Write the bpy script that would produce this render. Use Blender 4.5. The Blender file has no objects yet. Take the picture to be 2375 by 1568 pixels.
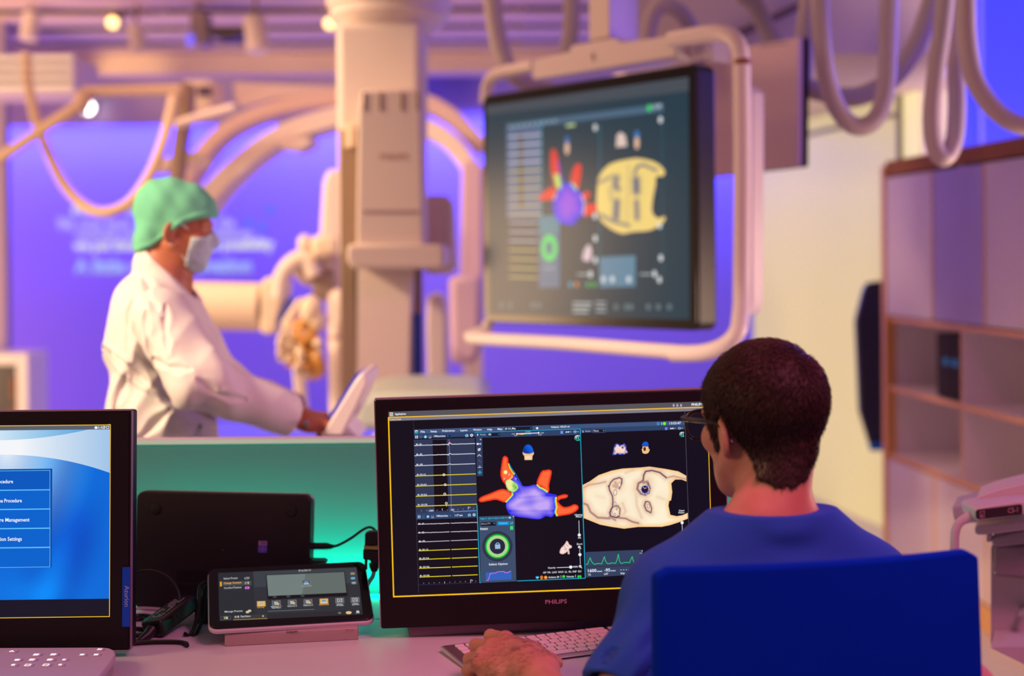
import bpy, bmesh, math, random
import numpy as np
from mathutils import Matrix, Vector
random.seed(7); np.random.seed(7)
SC = bpy.context.scene
COL = SC.collection
pi = math.pi

# ------------------------------------------------------------------ camera, world, lights, exposure
F = 3300.0; CX = 1187.5; CY = 590.0; ROLL = math.radians(0.4); CAMZ = 1.42
cam_d = bpy.data.cameras.new('camera'); cam = bpy.data.objects.new('camera', cam_d); COL.objects.link(cam)
cam_d.sensor_width = 36.0; cam_d.sensor_fit = 'HORIZONTAL'; cam_d.lens = F / 2375.0 * 36.0
cam_d.clip_end = 60
# image of principal point: rotate shift by the roll so that the horizon point stays at (CX, CY)
cam_d.shift_y = -(784.0 - CY) / 2375.0
cam_d.shift_x = 0.0
cam.matrix_world = Matrix.Translation((0, 0, CAMZ)) @ Matrix.Rotation(ROLL, 4, 'Y') @ Matrix.Rotation(pi / 2, 4, 'X')
cam_d.dof.use_dof = True; cam_d.dof.focus_distance = 2.40; cam_d.dof.aperture_fstop = 1.9
SC.camera = cam

def lin(c):
    c = c / 255.0
    return c / 12.92 if c <= 0.04045 else ((c + 0.055) / 1.055) ** 2.4
def C(r, g, b): return (lin(r), lin(g), lin(b), 1.0)

SC.view_settings.view_transform = 'Standard'; SC.view_settings.look = 'None'
SC.view_settings.exposure = 0.0; SC.view_settings.gamma = 1.0
SC.view_settings.use_curve_mapping = False
try:
    SC.cycles.use_denoising = True
    SC.cycles.max_bounces = 6
    SC.cycles.sample_clamp_indirect = 4.0
except Exception: pass
w = bpy.data.worlds.new('world'); SC.world = w; w.use_nodes = True
w.node_tree.nodes['Background'].inputs[0].default_value = (0.47, 0.265, 0.32, 1)
w.node_tree.nodes['Background'].inputs[1].default_value = 0.33

def area(name, loc, target, size, color, power, sy=None, spread=None):
    l = bpy.data.lights.new(name, 'AREA'); l.energy = power; l.color = color
    l.shape = 'RECTANGLE' if sy else 'SQUARE'; l.size = size
    if sy: l.size_y = sy
    if spread: l.spread = spread
    o = bpy.data.objects.new(name, l); COL.objects.link(o); o.location = loc
    d = Vector(target) - Vector(loc)
    o.rotation_euler = d.to_track_quat('-Z', 'Y').to_euler()
    return o
def spot(name, loc, target, color, power, angle=60, r=0.05, blend=0.6):
    l = bpy.data.lights.new(name, 'SPOT'); l.energy = power; l.color = color
    l.spot_size = math.radians(angle); l.spot_blend = blend; l.shadow_soft_size = r
    o = bpy.data.objects.new(name, l); COL.objects.link(o); o.location = loc
    o.rotation_euler = (Vector(target) - Vector(loc)).to_track_quat('-Z', 'Y').to_euler()
    return o
WARM = (1.0, 0.66, 0.36); PINK = (1.0, 0.33, 0.52); BLUE = (0.12, 0.10, 1.0); VIOLET = (0.45, 0.2, 1.0)
spot('warm_person_spot', (-3.2, 1.9, 3.2), (-0.90, 3.7, 1.22), (1.0, 0.74, 0.48), 900, 27, r=0.22, blend=0.5)
spot('warm_equipment_spot', (-3.6, 4.2, 3.3), (-0.9, 6.2, 1.5), (1.0, 0.68, 0.40), 700, 44, r=0.25, blend=0.6)
area('warm_room_light', (-1.5, 6.0, 3.9), (-0.2, 7.5, 0.8), 2.4, (1.0, 0.50, 0.34), 62)
area('warm_slat_fill', (-5.4, 6.2, 1.0), (-1.6, 10.2, 3.0), 2.2, (1.0, 0.62, 0.34), 200)  # unseen fill added in place of floor bounce on the ceiling slats
area('pink_desk_light', (1.1, 0.9, 3.0), (0.4, 2.3, 0.9), 0.8, (1.0, 0.24, 0.46), 15, spread=1.7)
area('warm_side_fill', (-3.4, 0.9, 2.5), (0.5, 2.1, 1.0), 1.0, (1.0, 0.55, 0.28), 55)  # added warm fill for the desk and the seated person
area('violet_side_light', (3.4, 4.0, 2.7), (0.6, 4.6, 1.5), 1.2, (0.22, 0.12, 1.0), 24)
area('blue_wall_wash', (-1.4, 11.98, 2.62), (-1.4, 12.3, 0.9), 9.0, (0.09, 0.11, 1.0), 235, sy=0.12)
area('right_ceiling_fill', (3.1, 4.2, 0.8), (1.5, 5.7, 2.5), 0.9, (1.0, 0.66, 0.46), 110)  # off-view fill added to lift the mauve ceiling and the hoses
area('blue_hose_fill', (2.75, 6.2, 2.5), (1.3, 4.4, 2.1), 0.7, (0.10, 0.08, 1.0), 45)  # added area light carrying the blue panel's glow onto the hoses
area('pink_wall_fill', (-6.0, 9.2, 0.5), (-4.2, 12.3, 1.0), 1.2, (1.0, 0.45, 0.50), 90)  # unseen pink fill added to turn the blue wall's lower left mauve
spot('magenta_spot', (1.25, 1.2, 3.2), (0.45, 2.12, 1.15), (1.0, 0.06, 0.22), 75, 22, r=0.12, blend=0.7)
spot('beam_spot', (-3.2, 10.2, 2.62), (-2.95, 11.0, 2.84), (1.0, 0.62, 0.25), 26, 46, blend=0.9)

# ------------------------------------------------------------------ pixel <-> world helpers (photo frame 2375 x 1568)
cR, sR = math.cos(ROLL), math.sin(ROLL)
def ray(px, py):
    u = (px - CX) / F; v = (CY - py) / F
    return np.array([u * cR + v * sR, 1.0, -u * sR + v * cR])
def P(px, py, d):
    r = ray(px, py) * d
    return np.array([r[0], r[1], r[2] + CAMZ])
def PZ(px, py, z):
    r = ray(px, py); t = (z - CAMZ) / r[2]
    return np.array([r[0] * t, t, z])
def V(*a): return np.array(a, float)

# ------------------------------------------------------------------ materials
MATS = {}
def mat(name, color=(0.8, 0.8, 0.8, 1), rough=0.5, metal=0.0, spec=0.5, emit=None, estr=1.0, noise=0.0, nscale=60.0, bump=0.0, bscale=200.0, sss=0.0, trans=0.0, ior=1.45, coat=0.0, sheen=0.0, alpha=1.0):
    if name in MATS: return MATS[name]
    m = bpy.data.materials.new(name); m.use_nodes = True; MATS[name] = m
    nt = m.node_tree; b = nt.nodes['Principled BSDF']
    if len(color) == 3: color = tuple(color) + (1,)
    b.inputs['Base Color'].default_value = color
    b.inputs['Roughness'].default_value = rough; b.inputs['Metallic'].default_value = metal
    b.inputs['Specular IOR Level'].default_value = spec; b.inputs['IOR'].default_value = ior
    b.inputs['Transmission Weight'].default_value = trans
    b.inputs['Coat Weight'].default_value = coat
    b.inputs['Sheen Weight'].default_value = sheen
    if sss: 
        b.inputs['Subsurface Weight'].default_value = sss; b.inputs['Subsurface Radius'].default_value = (0.012, 0.005, 0.003)
        b.inputs['Subsurface Scale'].default_value = 1.0
    if emit:
        b.inputs['Emission Color'].default_value = emit if len(emit) == 4 else tuple(emit) + (1,)
        b.inputs['Emission Strength'].default_value = estr
    if noise or bump:
        tc = nt.nodes.new('ShaderNodeTexCoord')
    if noise:
        n = nt.nodes.new('ShaderNodeTexNoise'); n.inputs['Scale'].default_value = nscale; n.inputs['Detail'].default_value = 4
        nt.links.new(tc.outputs['Object'], n.inputs['Vector'])
        mx = nt.nodes.new('ShaderNodeMixRGB'); mx.blend_type = 'MULTIPLY'; mx.inputs[0].default_value = 1
        rp = nt.nodes.new('ShaderNodeMapRange'); rp.inputs['To Min'].default_value = 1 - noise; rp.inputs['To Max'].default_value = 1 + noise
        nt.links.new(n.outputs['Fac'], rp.inputs['Value'])
        mx.inputs[1].default_value = color
        nt.links.new(rp.outputs['Result'], mx.inputs[2]); nt.links.new(mx.outputs['Color'], b.inputs['Base Color'])
    if bump:
        n2 = nt.nodes.new('ShaderNodeTexNoise'); n2.inputs['Scale'].default_value = bscale; n2.inputs['Detail'].default_value = 5
        nt.links.new(tc.outputs['Object'], n2.inputs['Vector'])
        bp = nt.nodes.new('ShaderNodeBump'); bp.inputs['Strength'].default_value = bump; bp.inputs['Distance'].default_value = 0.002
        nt.links.new(n2.outputs['Fac'], bp.inputs['Height']); nt.links.new(bp.outputs['Normal'], b.inputs['Normal'])
    return m
def screen_mat(name, strength=1.0, rough=0.25, spec=0.25):
    if name in MATS: return MATS[name]
    m = mat(name, (0.004, 0.004, 0.005, 1), rough, spec=spec); nt = m.node_tree; b = nt.nodes['Principled BSDF']
    a = nt.nodes.new('ShaderNodeVertexColor'); a.layer_name = 'Col'
    nt.links.new(a.outputs['Color'], b.inputs['Emission Color']); b.inputs['Emission Strength'].default_value = strength
    return m
def paint_mat(name, rough=0.5):
    "printed artwork: colour comes from the mesh's own colour layer"
    if name in MATS: return MATS[name]
    m = mat(name, (0.5, 0.5, 0.5, 1), rough); nt = m.node_tree
    a = nt.nodes.new('ShaderNodeVertexColor'); a.layer_name = 'Col'
    nt.links.new(a.outputs['Color'], nt.nodes['Principled BSDF'].inputs['Base Color'])
    return m

# ------------------------------------------------------------------ mesh builder
class MB:
    def __init__(s): s.v = []; s.f = []; s.c = []
    def add(s, vs, fs, col=None):
        n = len(s.v); s.v += [tuple(map(float, p)) for p in vs]
        for f in fs: s.f.append(tuple(n + i for i in f)); s.c.append(col)
        return s
    def box(s, c, size, M=None, col=None):
        x, y, z = size[0] / 2, size[1] / 2, size[2] / 2
        vs = [np.array([i * x, j * y, k * z]) for i in (-1, 1) for j in (-1, 1) for k in (-1, 1)]
        if M is not None: vs = [np.array(M) @ p for p in vs]
        vs = [p + np.array(c) for p in vs]
        return s.add(vs, [(0, 1, 3, 2), (4, 6, 7, 5), (0, 4, 5, 1), (2, 3, 7, 6), (0, 2, 6, 4), (1, 5, 7, 3)], col)
    def span(s, a, b): # axis-aligned box from corner a to corner b
        a = np.array(a, float); b = np.array(b, float); return s.box((a + b) / 2, np.abs(b - a))
    def prism(s, pts, off, col=None):
        "closed polygon pts (3-D) extruded by vector off"
        n = len(pts); off = np.array(off, float); pts = [np.array(p, float) for p in pts]
        nrm = np.zeros(3)
        for i in range(n): nrm += np.cross(pts[i], pts[(i + 1) % n])
        if nrm @ off > 0: pts = pts[::-1]
        vs = pts + [p + off for p in pts]
        fs = [tuple(range(n)), tuple(range(2 * n - 1, n - 1, -1))] + [((i + 1) % n, i, n + i, n + (i + 1) % n) for i in range(n)]
        return s.add(vs, fs, col)
    def slab(s, px, d, th, col=None):
        "photo outline px at distance d, given real thickness th going away"
        return s.prism([P(x, y, d) for x, y in px], (0, th, 0), col)
    def tube(s, path, r, seg=12, caps=True, flat=1.0, closed=False):
        path = [np.array(p, float) for p in path]; n = len(path)
        rr = r if hasattr(r, '__len__') else [r] * n
        up = None; rings = []
        for i in range(n):
            if closed: t = path[(i + 1) % n] - path[i - 1]
            else: t = path[min(i + 1, n - 1)] - path[max(i - 1, 0)]
            t = t / (np.linalg.norm(t) + 1e-12)
            if up is None:
                up = np.array([0, 0, 1.0]) if abs(t[2]) < 0.9 else np.array([0, 1.0, 0])
            a = np.cross(t, up); a /= np.linalg.norm(a); b = np.cross(a, t); up = b
            rings.append([path[i] + rr[i] * (math.cos(2 * pi * k / seg) * a + flat * math.sin(2 * pi * k / seg) * b) for k in range(seg)])
        vs = [p for rg in rings for p in rg]; fs = []
        m = n if closed else n - 1
        for i in range(m):
            j = (i + 1) % n
            for k in range(seg): fs.append((i * seg + k, j * seg + k, j * seg + (k + 1) % seg, i * seg + (k + 1) % seg))
        if caps and not closed: fs += [tuple(range(seg - 1, -1, -1))[::-1][::-1], tuple((n - 1) * seg + k for k in range(seg))[::-1]]
        return s.add(vs, [tuple(f[::-1]) for f in fs])
    def lathe(s, prof, c=(0, 0, 0), seg=32, axis=2, caps=True):
        "profile of (radius, height) around an axis through c"
        vs = []; fs = []; n = len(prof)
        for r, h in prof:
            for k in range(seg):
                a = 2 * pi * k / seg; p = [r * math.cos(a), r * math.sin(a), h]
                if axis == 1: p = [p[0], p[2], -p[1]]
                if axis == 0: p = [p[2], p[0], p[1]]
                vs.append(np.array(p) + np.array(c))
        for i in range(n - 1):
            for k in range(seg): fs.append((i * seg + k, i * seg + (k + 1) % seg, (i + 1) * seg + (k + 1) % seg, (i + 1) * seg + k))
        if caps: fs += [tuple(range(seg - 1, -1, -1)), tuple((n - 1) * seg + k for k in range(seg))]
        return s.add(vs, fs)
    def ell(s, c, r, M=None, seg=20, rings=12, col=None):
        vs = []; fs = []
        for i in range(1, rings):
            t = pi * i / rings
            for k in range(seg):
                a = 2 * pi * k / seg; p = np.array([r[0] * math.sin(t) * math.cos(a), r[1] * math.sin(t) * math.sin(a), r[2] * math.cos(t)])
                if M is not None: p = np.array(M) @ p
                vs.append(p + np.array(c))
        top = np.array([0, 0, r[2]]); bot = -top
        if M is not None: top = np.array(M) @ top; bot = np.array(M) @ bot
        vs += [top + np.array(c), bot + np.array(c)]; nt_ = len(vs)
        for i in range(rings - 2):
            for k in range(seg): fs.append((i * seg + k, (i + 1) * seg + k, (i + 1) * seg + (k + 1) % seg, i * seg + (k + 1) % seg))
        for k in range(seg):
            fs.append((nt_ - 2, k, (k + 1) % seg)); b = (rings - 2) * seg; fs.append((nt_ - 1, b + (k + 1) % seg, b + k))
        return s.add(vs, fs, col)
def rounded(w, h, r, n=6, cx=0, cy=0):
    pts = []
    for (sx, sy, a0) in ((1, 1, 0), (-1, 1, 90), (-1, -1, 180), (1, -1, 270)):
        for k in range(n + 1):
            a = math.radians(a0 + 90 * k / n); pts.append((cx + sx * (w / 2 - r) + r * math.cos(a), cy + sy * (h / 2 - r) + r * math.sin(a)))
    return pts
def cat(pts, n=8):
    "Catmull-Rom through points"
    pts = [np.array(p, float) for p in pts]; q = [2 * pts[0] - pts[1]] + pts + [2 * pts[-1] - pts[-2]]; out = []
    for i in range(1, len(q) - 2):
        for k in range(n):
            t = k / n; p0, p1, p2, p3 = q[i - 1], q[i], q[i + 1], q[i + 2]
            out.append(0.5 * ((2 * p1) + (-p0 + p2) * t + (2 * p0 - 5 * p1 + 4 * p2 - p3) * t * t + (-p0 + 3 * p1 - 3 * p2 + p3) * t ** 3))
    out.append(pts[-1]); return out
def pxpath(pts, n=8):
    "smooth path through (px, py, depth)"
    return [P(*p) for p in cat(pts, n)]

WM = {}  # world matrix of every object built (numpy 4x4)
def thing(name, label, cat_, loc=(0, 0, 0), M=None, group=None):
    o = bpy.data.objects.new(name, None); COL.objects.link(o); o.empty_display_size = 0.1
    if M is None: W = np.eye(4); W[:3, 3] = loc
    else: W = np.array(M)
    o.matrix_world = Matrix(W.tolist()); WM[o.name] = W
    tag(o, label, cat_, group); return o
def tag(o, label=None, cat_=None, group=None, kind=None):
    if label: o['label'] = label
    if cat_: o['category'] = cat_
    if group: o['group'] = group
    if kind: o['kind'] = kind
    return o
def mesh_of(name, vs, fs, smooth=True, sharp=35, cols=None):
    me = bpy.data.meshes.new(name); me.from_pydata(vs, [], fs); me.update()
    if smooth:
        me.polygons.foreach_set('use_smooth', [True] * len(me.polygons))
        if sharp: me.set_sharp_from_angle(angle=math.radians(sharp))
    if cols is not None:
        a = me.color_attributes.new('Col', 'FLOAT_COLOR', 'CORNER'); buf = []
        for p, c in zip(me.polygons, cols):
            c = c or (0, 0, 0, 1); buf += list(c) * p.loop_total
        a.data.foreach_set('color', buf)
    return me
def obj(name, mb, m, parent=None, local=False, bevel=0.0, bseg=2, smooth=True, sharp=35, sub=0, label=None, origin=None):
    vs, fs = (mb.v, mb.f) if isinstance(mb, MB) else (mb[0], mb[1])
    W = np.eye(4)
    vs = np.array(vs, float)
    if parent is not None:
        W = WM[parent.name]
        if not local:
            Wi = np.linalg.inv(W); vs = vs @ Wi[:3, :3].T + Wi[:3, 3]
    elif not local:
        o0 = np.array(origin, float) if origin is not None else np.array([(vs[:, 0].min() + vs[:, 0].max()) / 2, (vs[:, 1].min() + vs[:, 1].max()) / 2, vs[:, 2].min()])
        W[:3, 3] = o0; vs = vs - o0
    cols = mb.c if isinstance(mb, MB) and any(c is not None for c in mb.c) else None
    me = mesh_of(name, vs.tolist(), fs if isinstance(fs, list) else fs.tolist(), smooth, sharp, cols)
    o = bpy.data.objects.new(name, me); COL.objects.link(o)
    if parent is not None:
        o.parent = parent; WM[o.name] = W.copy()
    else:
        o.matrix_world = Matrix(W.tolist()); WM[o.name] = W
    if m is not None: me.materials.append(m)
    if isinstance(mb, MB) and cols is None and len(me.polygons) < 60000:
        bm = bmesh.new(); bm.from_mesh(me); bmesh.ops.recalc_face_normals(bm, faces=bm.faces); bm.to_mesh(me); bm.free()
    if bevel:
        b = o.modifiers.new('bevel', 'BEVEL'); b.width = bevel; b.segments = bseg; b.limit_method = 'ANGLE'; b.angle_limit = math.radians(40)
        b.use_clamp_overlap = True
    if sub:
        s_ = o.modifiers.new('sub', 'SUBSURF'); s_.levels = sub; s_.render_levels = sub
    if label: o['label'] = label
    return o
def struct(name, mb, m, **k):
    o = obj(name, mb, m, **k); o['kind'] = 'structure'; return o
def rot(yaw=0, tilt=0, roll=0):
    "local x right, z up, y away; angles in degrees, tilt>0 leans the top away"
    y, t, r = map(math.radians, (yaw, tilt, roll))
    Rz = np.array([[math.cos(y), -math.sin(y), 0], [math.sin(y), math.cos(y), 0], [0, 0, 1]])
    Rx = np.array([[1, 0, 0], [0, math.cos(t), math.sin(t)], [0, -math.sin(t), math.cos(t)]])
    Ry = np.array([[math.cos(r), 0, -math.sin(r)], [0, 1, 0], [math.sin(r), 0, math.cos(r)]])
    return Rz @ Rx @ Ry
def pose(loc, yaw=0, tilt=0, roll=0):
    M = np.eye(4); M[:3, :3] = rot(yaw, tilt, roll); M[:3, 3] = loc; return M

# ------------------------------------------------------------------ drawing on flat faces (screens, labels, lettering)
_text_cache = {}
def text_shape(s, bold=0.0):
    k = (s, bold)
    if k in _text_cache: return _text_cache[k]
    cu = bpy.data.curves.new('t', 'FONT'); cu.body = s; cu.size = 1.0; cu.resolution_u = 2; cu.offset = bold; cu.fill_mode = 'FRONT'
    o = bpy.data.objects.new('t', cu); COL.objects.link(o)
    dg = bpy.context.evaluated_depsgraph_get(); ev = o.evaluated_get(dg); me = ev.to_mesh()
    vs = np.array([v.co[:] for v in me.vertices]) if len(me.vertices) else np.zeros((0, 3)); fs = [tuple(p.vertices) for p in me.polygons]
    ev.to_mesh_clear(); bpy.data.objects.remove(o); bpy.data.curves.remove(cu)
    _text_cache[k] = (vs, fs); return vs, fs
CAP = 0.70  # cap height of the built-in font at size 1
class Face:
    """a flat drawing surface: M = pose of the plane (x right, z up, y away); crop (x0, y0, scale) turns crop pixels into photo pixels"""
    def __init__(s, M, off=0.0, fit=None): s.M = np.array(M); s.off = off; s.mb = MB(); s.crop = (0, 0, 1.0); s.fit = fit
    def k(s, x0, y0, sc): s.crop = (x0, y0, sc); return s
    def L(s, x, y):
        x0, y0, sc = s.crop; r = ray(x0 + x / sc, y0 + y / sc); R = s.M[:3, :3]; n = R[:, 1]
        o = s.M[:3, 3] + n * s.off; t = ((o - V(0, 0, CAMZ)) @ n) / (r @ n)
        q = R.T @ (V(0, 0, CAMZ) + r * t - s.M[:3, 3]); return q[0], q[2]
    def poly_l(s, pts, col, lay=0):
        y = s.off - 0.00015 * (lay + 1); vs = [(a, y, b) for a, b in pts]
        # orient towards the viewer (-y)
        A = sum(pts[i][0] * pts[(i + 1) % len(pts)][1] - pts[(i + 1) % len(pts)][0] * pts[i][1] for i in range(len(pts)))
        if A < 0: vs = vs[::-1]
        s.mb.add(vs, [tuple(range(len(vs)))], col)
    def poly(s, pts, col, lay=0): s.poly_l([s.L(*p) for p in pts], col, lay)
    def rect(s, x0, y0, x1, y1, col, lay=0):
        a = s.L(x0, y0); b = s.L(x1, y1); s.poly_l([(a[0], a[1]), (b[0], a[1]), (b[0], b[1]), (a[0], b[1])], col, lay)
    def frame(s, x0, y0, x1, y1, w_, col, lay=0, fill=None):
        a = s.L(x0, y0); b = s.L(x1, y1); w_ = w_ * s.m(x0, y0)
        if fill: s.poly_l([(a[0], a[1]), (b[0], a[1]), (b[0], b[1]), (a[0], b[1])], fill, lay)
        for r in ((a[0], a[1], b[0], a[1] - w_), (a[0], b[1] + w_, b[0], b[1]), (a[0], a[1], a[0] + w_, b[1]), (b[0] - w_, a[1], b[0], b[1])):
            s.poly_l([(r[0], r[1]), (r[2], r[1]), (r[2], r[3]), (r[0], r[3])], col, lay + 1)
    def m(s, x, y):
        "metres on the face per crop pixel"
        a = s.L(x, y); b = s.L(x, y + 10); return math.hypot(a[0] - b[0], a[1] - b[1]) / 10
    def line(s, pts, w_, col, lay=1):
        q = [s.L(*p) for p in pts]; w_ = w_ * s.m(*pts[0]) / 2
        for i in range(len(q) - 1):
            (x0, y0), (x1, y1) = q[i], q[i + 1]; dx, dy = x1 - x0, y1 - y0; l = math.hypot(dx, dy) or 1e-9
            e = 0.25 * w_ / l if len(q) > 2 else 0
            nx, ny = -dy / l * w_, dx / l * w_; x0 -= dx * e; y0 -= dy * e; x1 += dx * e; y1 += dy * e
            s.poly_l([(x0 + nx, y0 + ny), (x1 + nx, y1 + ny), (x1 - nx, y1 - ny), (x0 - nx, y0 - ny)], col, lay)
    def disc(s, x, y, r, col, lay=2, ry=None, seg=24):
        c = s.L(x, y); k = s.m(x, y)
        s.poly_l([(c[0] + r * k * math.cos(2 * pi * i / seg), c[1] + (ry or r) * k * math.sin(2 * pi * i / seg)) for i in range(seg)], col, lay)
    def ring(s, x, y, r0, r1, col, lay=2, seg=32, a0=0, a1=360, gap=0):
        c = s.L(x, y); k = s.m(x, y)
        for i in range(seg):
            t0 = math.radians(a0 + (a1 - a0) * i / seg); t1 = math.radians(a0 + (a1 - a0) * (i + 1 - gap) / seg)
            s.poly_l([(c[0] + r0 * k * math.cos(t0), c[1] + r0 * k * math.sin(t0)), (c[0] + r1 * k * math.cos(t0), c[1] + r1 * k * math.sin(t0)),
                      (c[0] + r1 * k * math.cos(t1), c[1] + r1 * k * math.sin(t1)), (c[0] + r0 * k * math.cos(t1), c[1] + r0 * k * math.sin(t1))], col, lay)
    def text(s, t, x, y, cap, col, x1=None, lay=3, bold=0.0, align='l'):
        "baseline starts at crop pixel (x, y); cap = height of capitals in crop pixels; x1 = where the line ends"
        vs, fs = text_shape(t, bold)
        if not len(vs): return
        a = s.L(x, y); k = cap * s.m(x, y) / CAP; w0 = vs[:, 0].max() - vs[:, 0].min(); kx = k
        if x1 is not None:
            b = s.L(x1, y); kx = (b[0] - a[0]) / w0
        ox = -vs[:, 0].min() if align == 'l' else (-(vs[:, 0].min() + vs[:, 0].max()) / 2 if align == 'c' else -vs[:, 0].max())
        yy = s.off - 0.00015 * (lay + 1)
        s.mb.add([(a[0] + (v[0] + ox) * kx, yy, a[1] + v[1] * k) for v in vs], fs, col)
    def shade(s, pts, fn, step, lay=2, edge=None):
        "fill the polygon with small cells coloured by fn(x, y, distance to outline)"
        pts = np.array(pts, float); x0, y0 = pts.min(0); x1, y1 = pts.max(0)
        if edge is not None: s.poly([tuple(p) for p in pts], edge, lay - 1)
        X, Y = np.meshgrid(np.arange(x0 + step / 2, x1, step), np.arange(y0 + step / 2, y1, step)); X = X.ravel(); Y = Y.ravel()
        ins = np.zeros(len(X), bool); D = np.full(len(X), 1e9); n = len(pts)
        for i in range(n):
            a, b = pts[i], pts[(i + 1) % n]
            c = (a[1] > Y) != (b[1] > Y)
            with np.errstate(all='ignore'): xi = (b[0] - a[0]) * (Y - a[1]) / (b[1] - a[1]) + a[0]
            ins ^= c & (X < xi)
            ab = b - a; t = np.clip(((X - a[0]) * ab[0] + (Y - a[1]) * ab[1]) / (ab @ ab + 1e-9), 0, 1)
            D = np.minimum(D, np.hypot(X - a[0] - t * ab[0], Y - a[1] - t * ab[1]))
        ok = ins & ((D > step * 0.55) if edge is not None else True); X = X[ok]; Y = Y[ok]; D = D[ok]
        rgb = fn(X, Y, D); h = step / 2; yy = s.off - 0.00015 * (lay + 1)
        for i in range(len(X)):
            c = (rgb[i][0], rgb[i][1], rgb[i][2], 1.0); q = [s.L(X[i] - h, Y[i] + h), s.L(X[i] + h, Y[i] + h), s.L(X[i] + h, Y[i] - h), s.L(X[i] - h, Y[i] - h)]
            s.mb.add([(a, yy, b) for a, b in q], [(0, 1, 2, 3)], c)
def smooth_poly(pts, n=5):
    p = [np.array(q, float) for q in pts]; m = len(p); out = []
    for i in range(m):
        p0, p1, p2, p3 = p[i - 1], p[i], p[(i + 1) % m], p[(i + 2) % m]
        for k in range(n):
            t = k / n; out.append(tuple(0.5 * ((2 * p1) + (-p0 + p2) * t + (2 * p0 - 5 * p1 + 4 * p2 - p3) * t * t + (-p0 + 3 * p1 - 3 * p2 + p3) * t ** 3)))
    return out
def lerp(a, b, t): return np.array(a)[None, :3] * (1 - t[:, None]) + np.array(b)[None, :3] * t[:, None]
def segd(X, Y, pl):
    D = np.full(len(X), 1e9)
    for i in range(len(pl) - 1):
        a = np.array(pl[i], float); b = np.array(pl[i + 1], float); ab = b - a
        t = np.clip(((X - a[0]) * ab[0] + (Y - a[1]) * ab[1]) / (ab @ ab + 1e-9), 0, 1); D = np.minimum(D, np.hypot(X - a[0] - t * ab[0], Y - a[1] - t * ab[1]))
    return D

# ------------------------------------------------------------------ organic surfaces: distance fields turned into one mesh
def smin(a, b, k):
    h = np.clip(0.5 + 0.5 * (b - a) / k, 0, 1); return b * (1 - h) + a * h - k * h * (1 - h)
def smax(a, b, k): return -smin(-a, -b, k)
def s_ell(p, c, r, R=None):
    q = p - np.array(c)
    if R is not None: q = q @ R
    r = np.array(r); k0 = np.sqrt(((q / r) ** 2).sum(-1)); k1 = np.sqrt(((q / (r * r)) ** 2).sum(-1)) + 1e-9
    return k0 * (k0 - 1) / k1
def s_cone(p, a, b, ra, rb):
    a = np.array(a, float); b = np.array(b, float); ab = b - a; t = np.clip(((p - a) @ ab) / (ab @ ab), 0, 1)
    return np.sqrt(((p - a - t[..., None] * ab) ** 2).sum(-1)) - (ra + (rb - ra) * t)
def s_box(p, c, r, rad=0.0, R=None):
    q = p - np.array(c)
    if R is not None: q = q @ R
    q = np.abs(q) - (np.array(r) - rad)
    return np.sqrt((np.maximum(q, 0) ** 2).sum(-1)) + np.minimum(q.max(-1), 0) - rad
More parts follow.
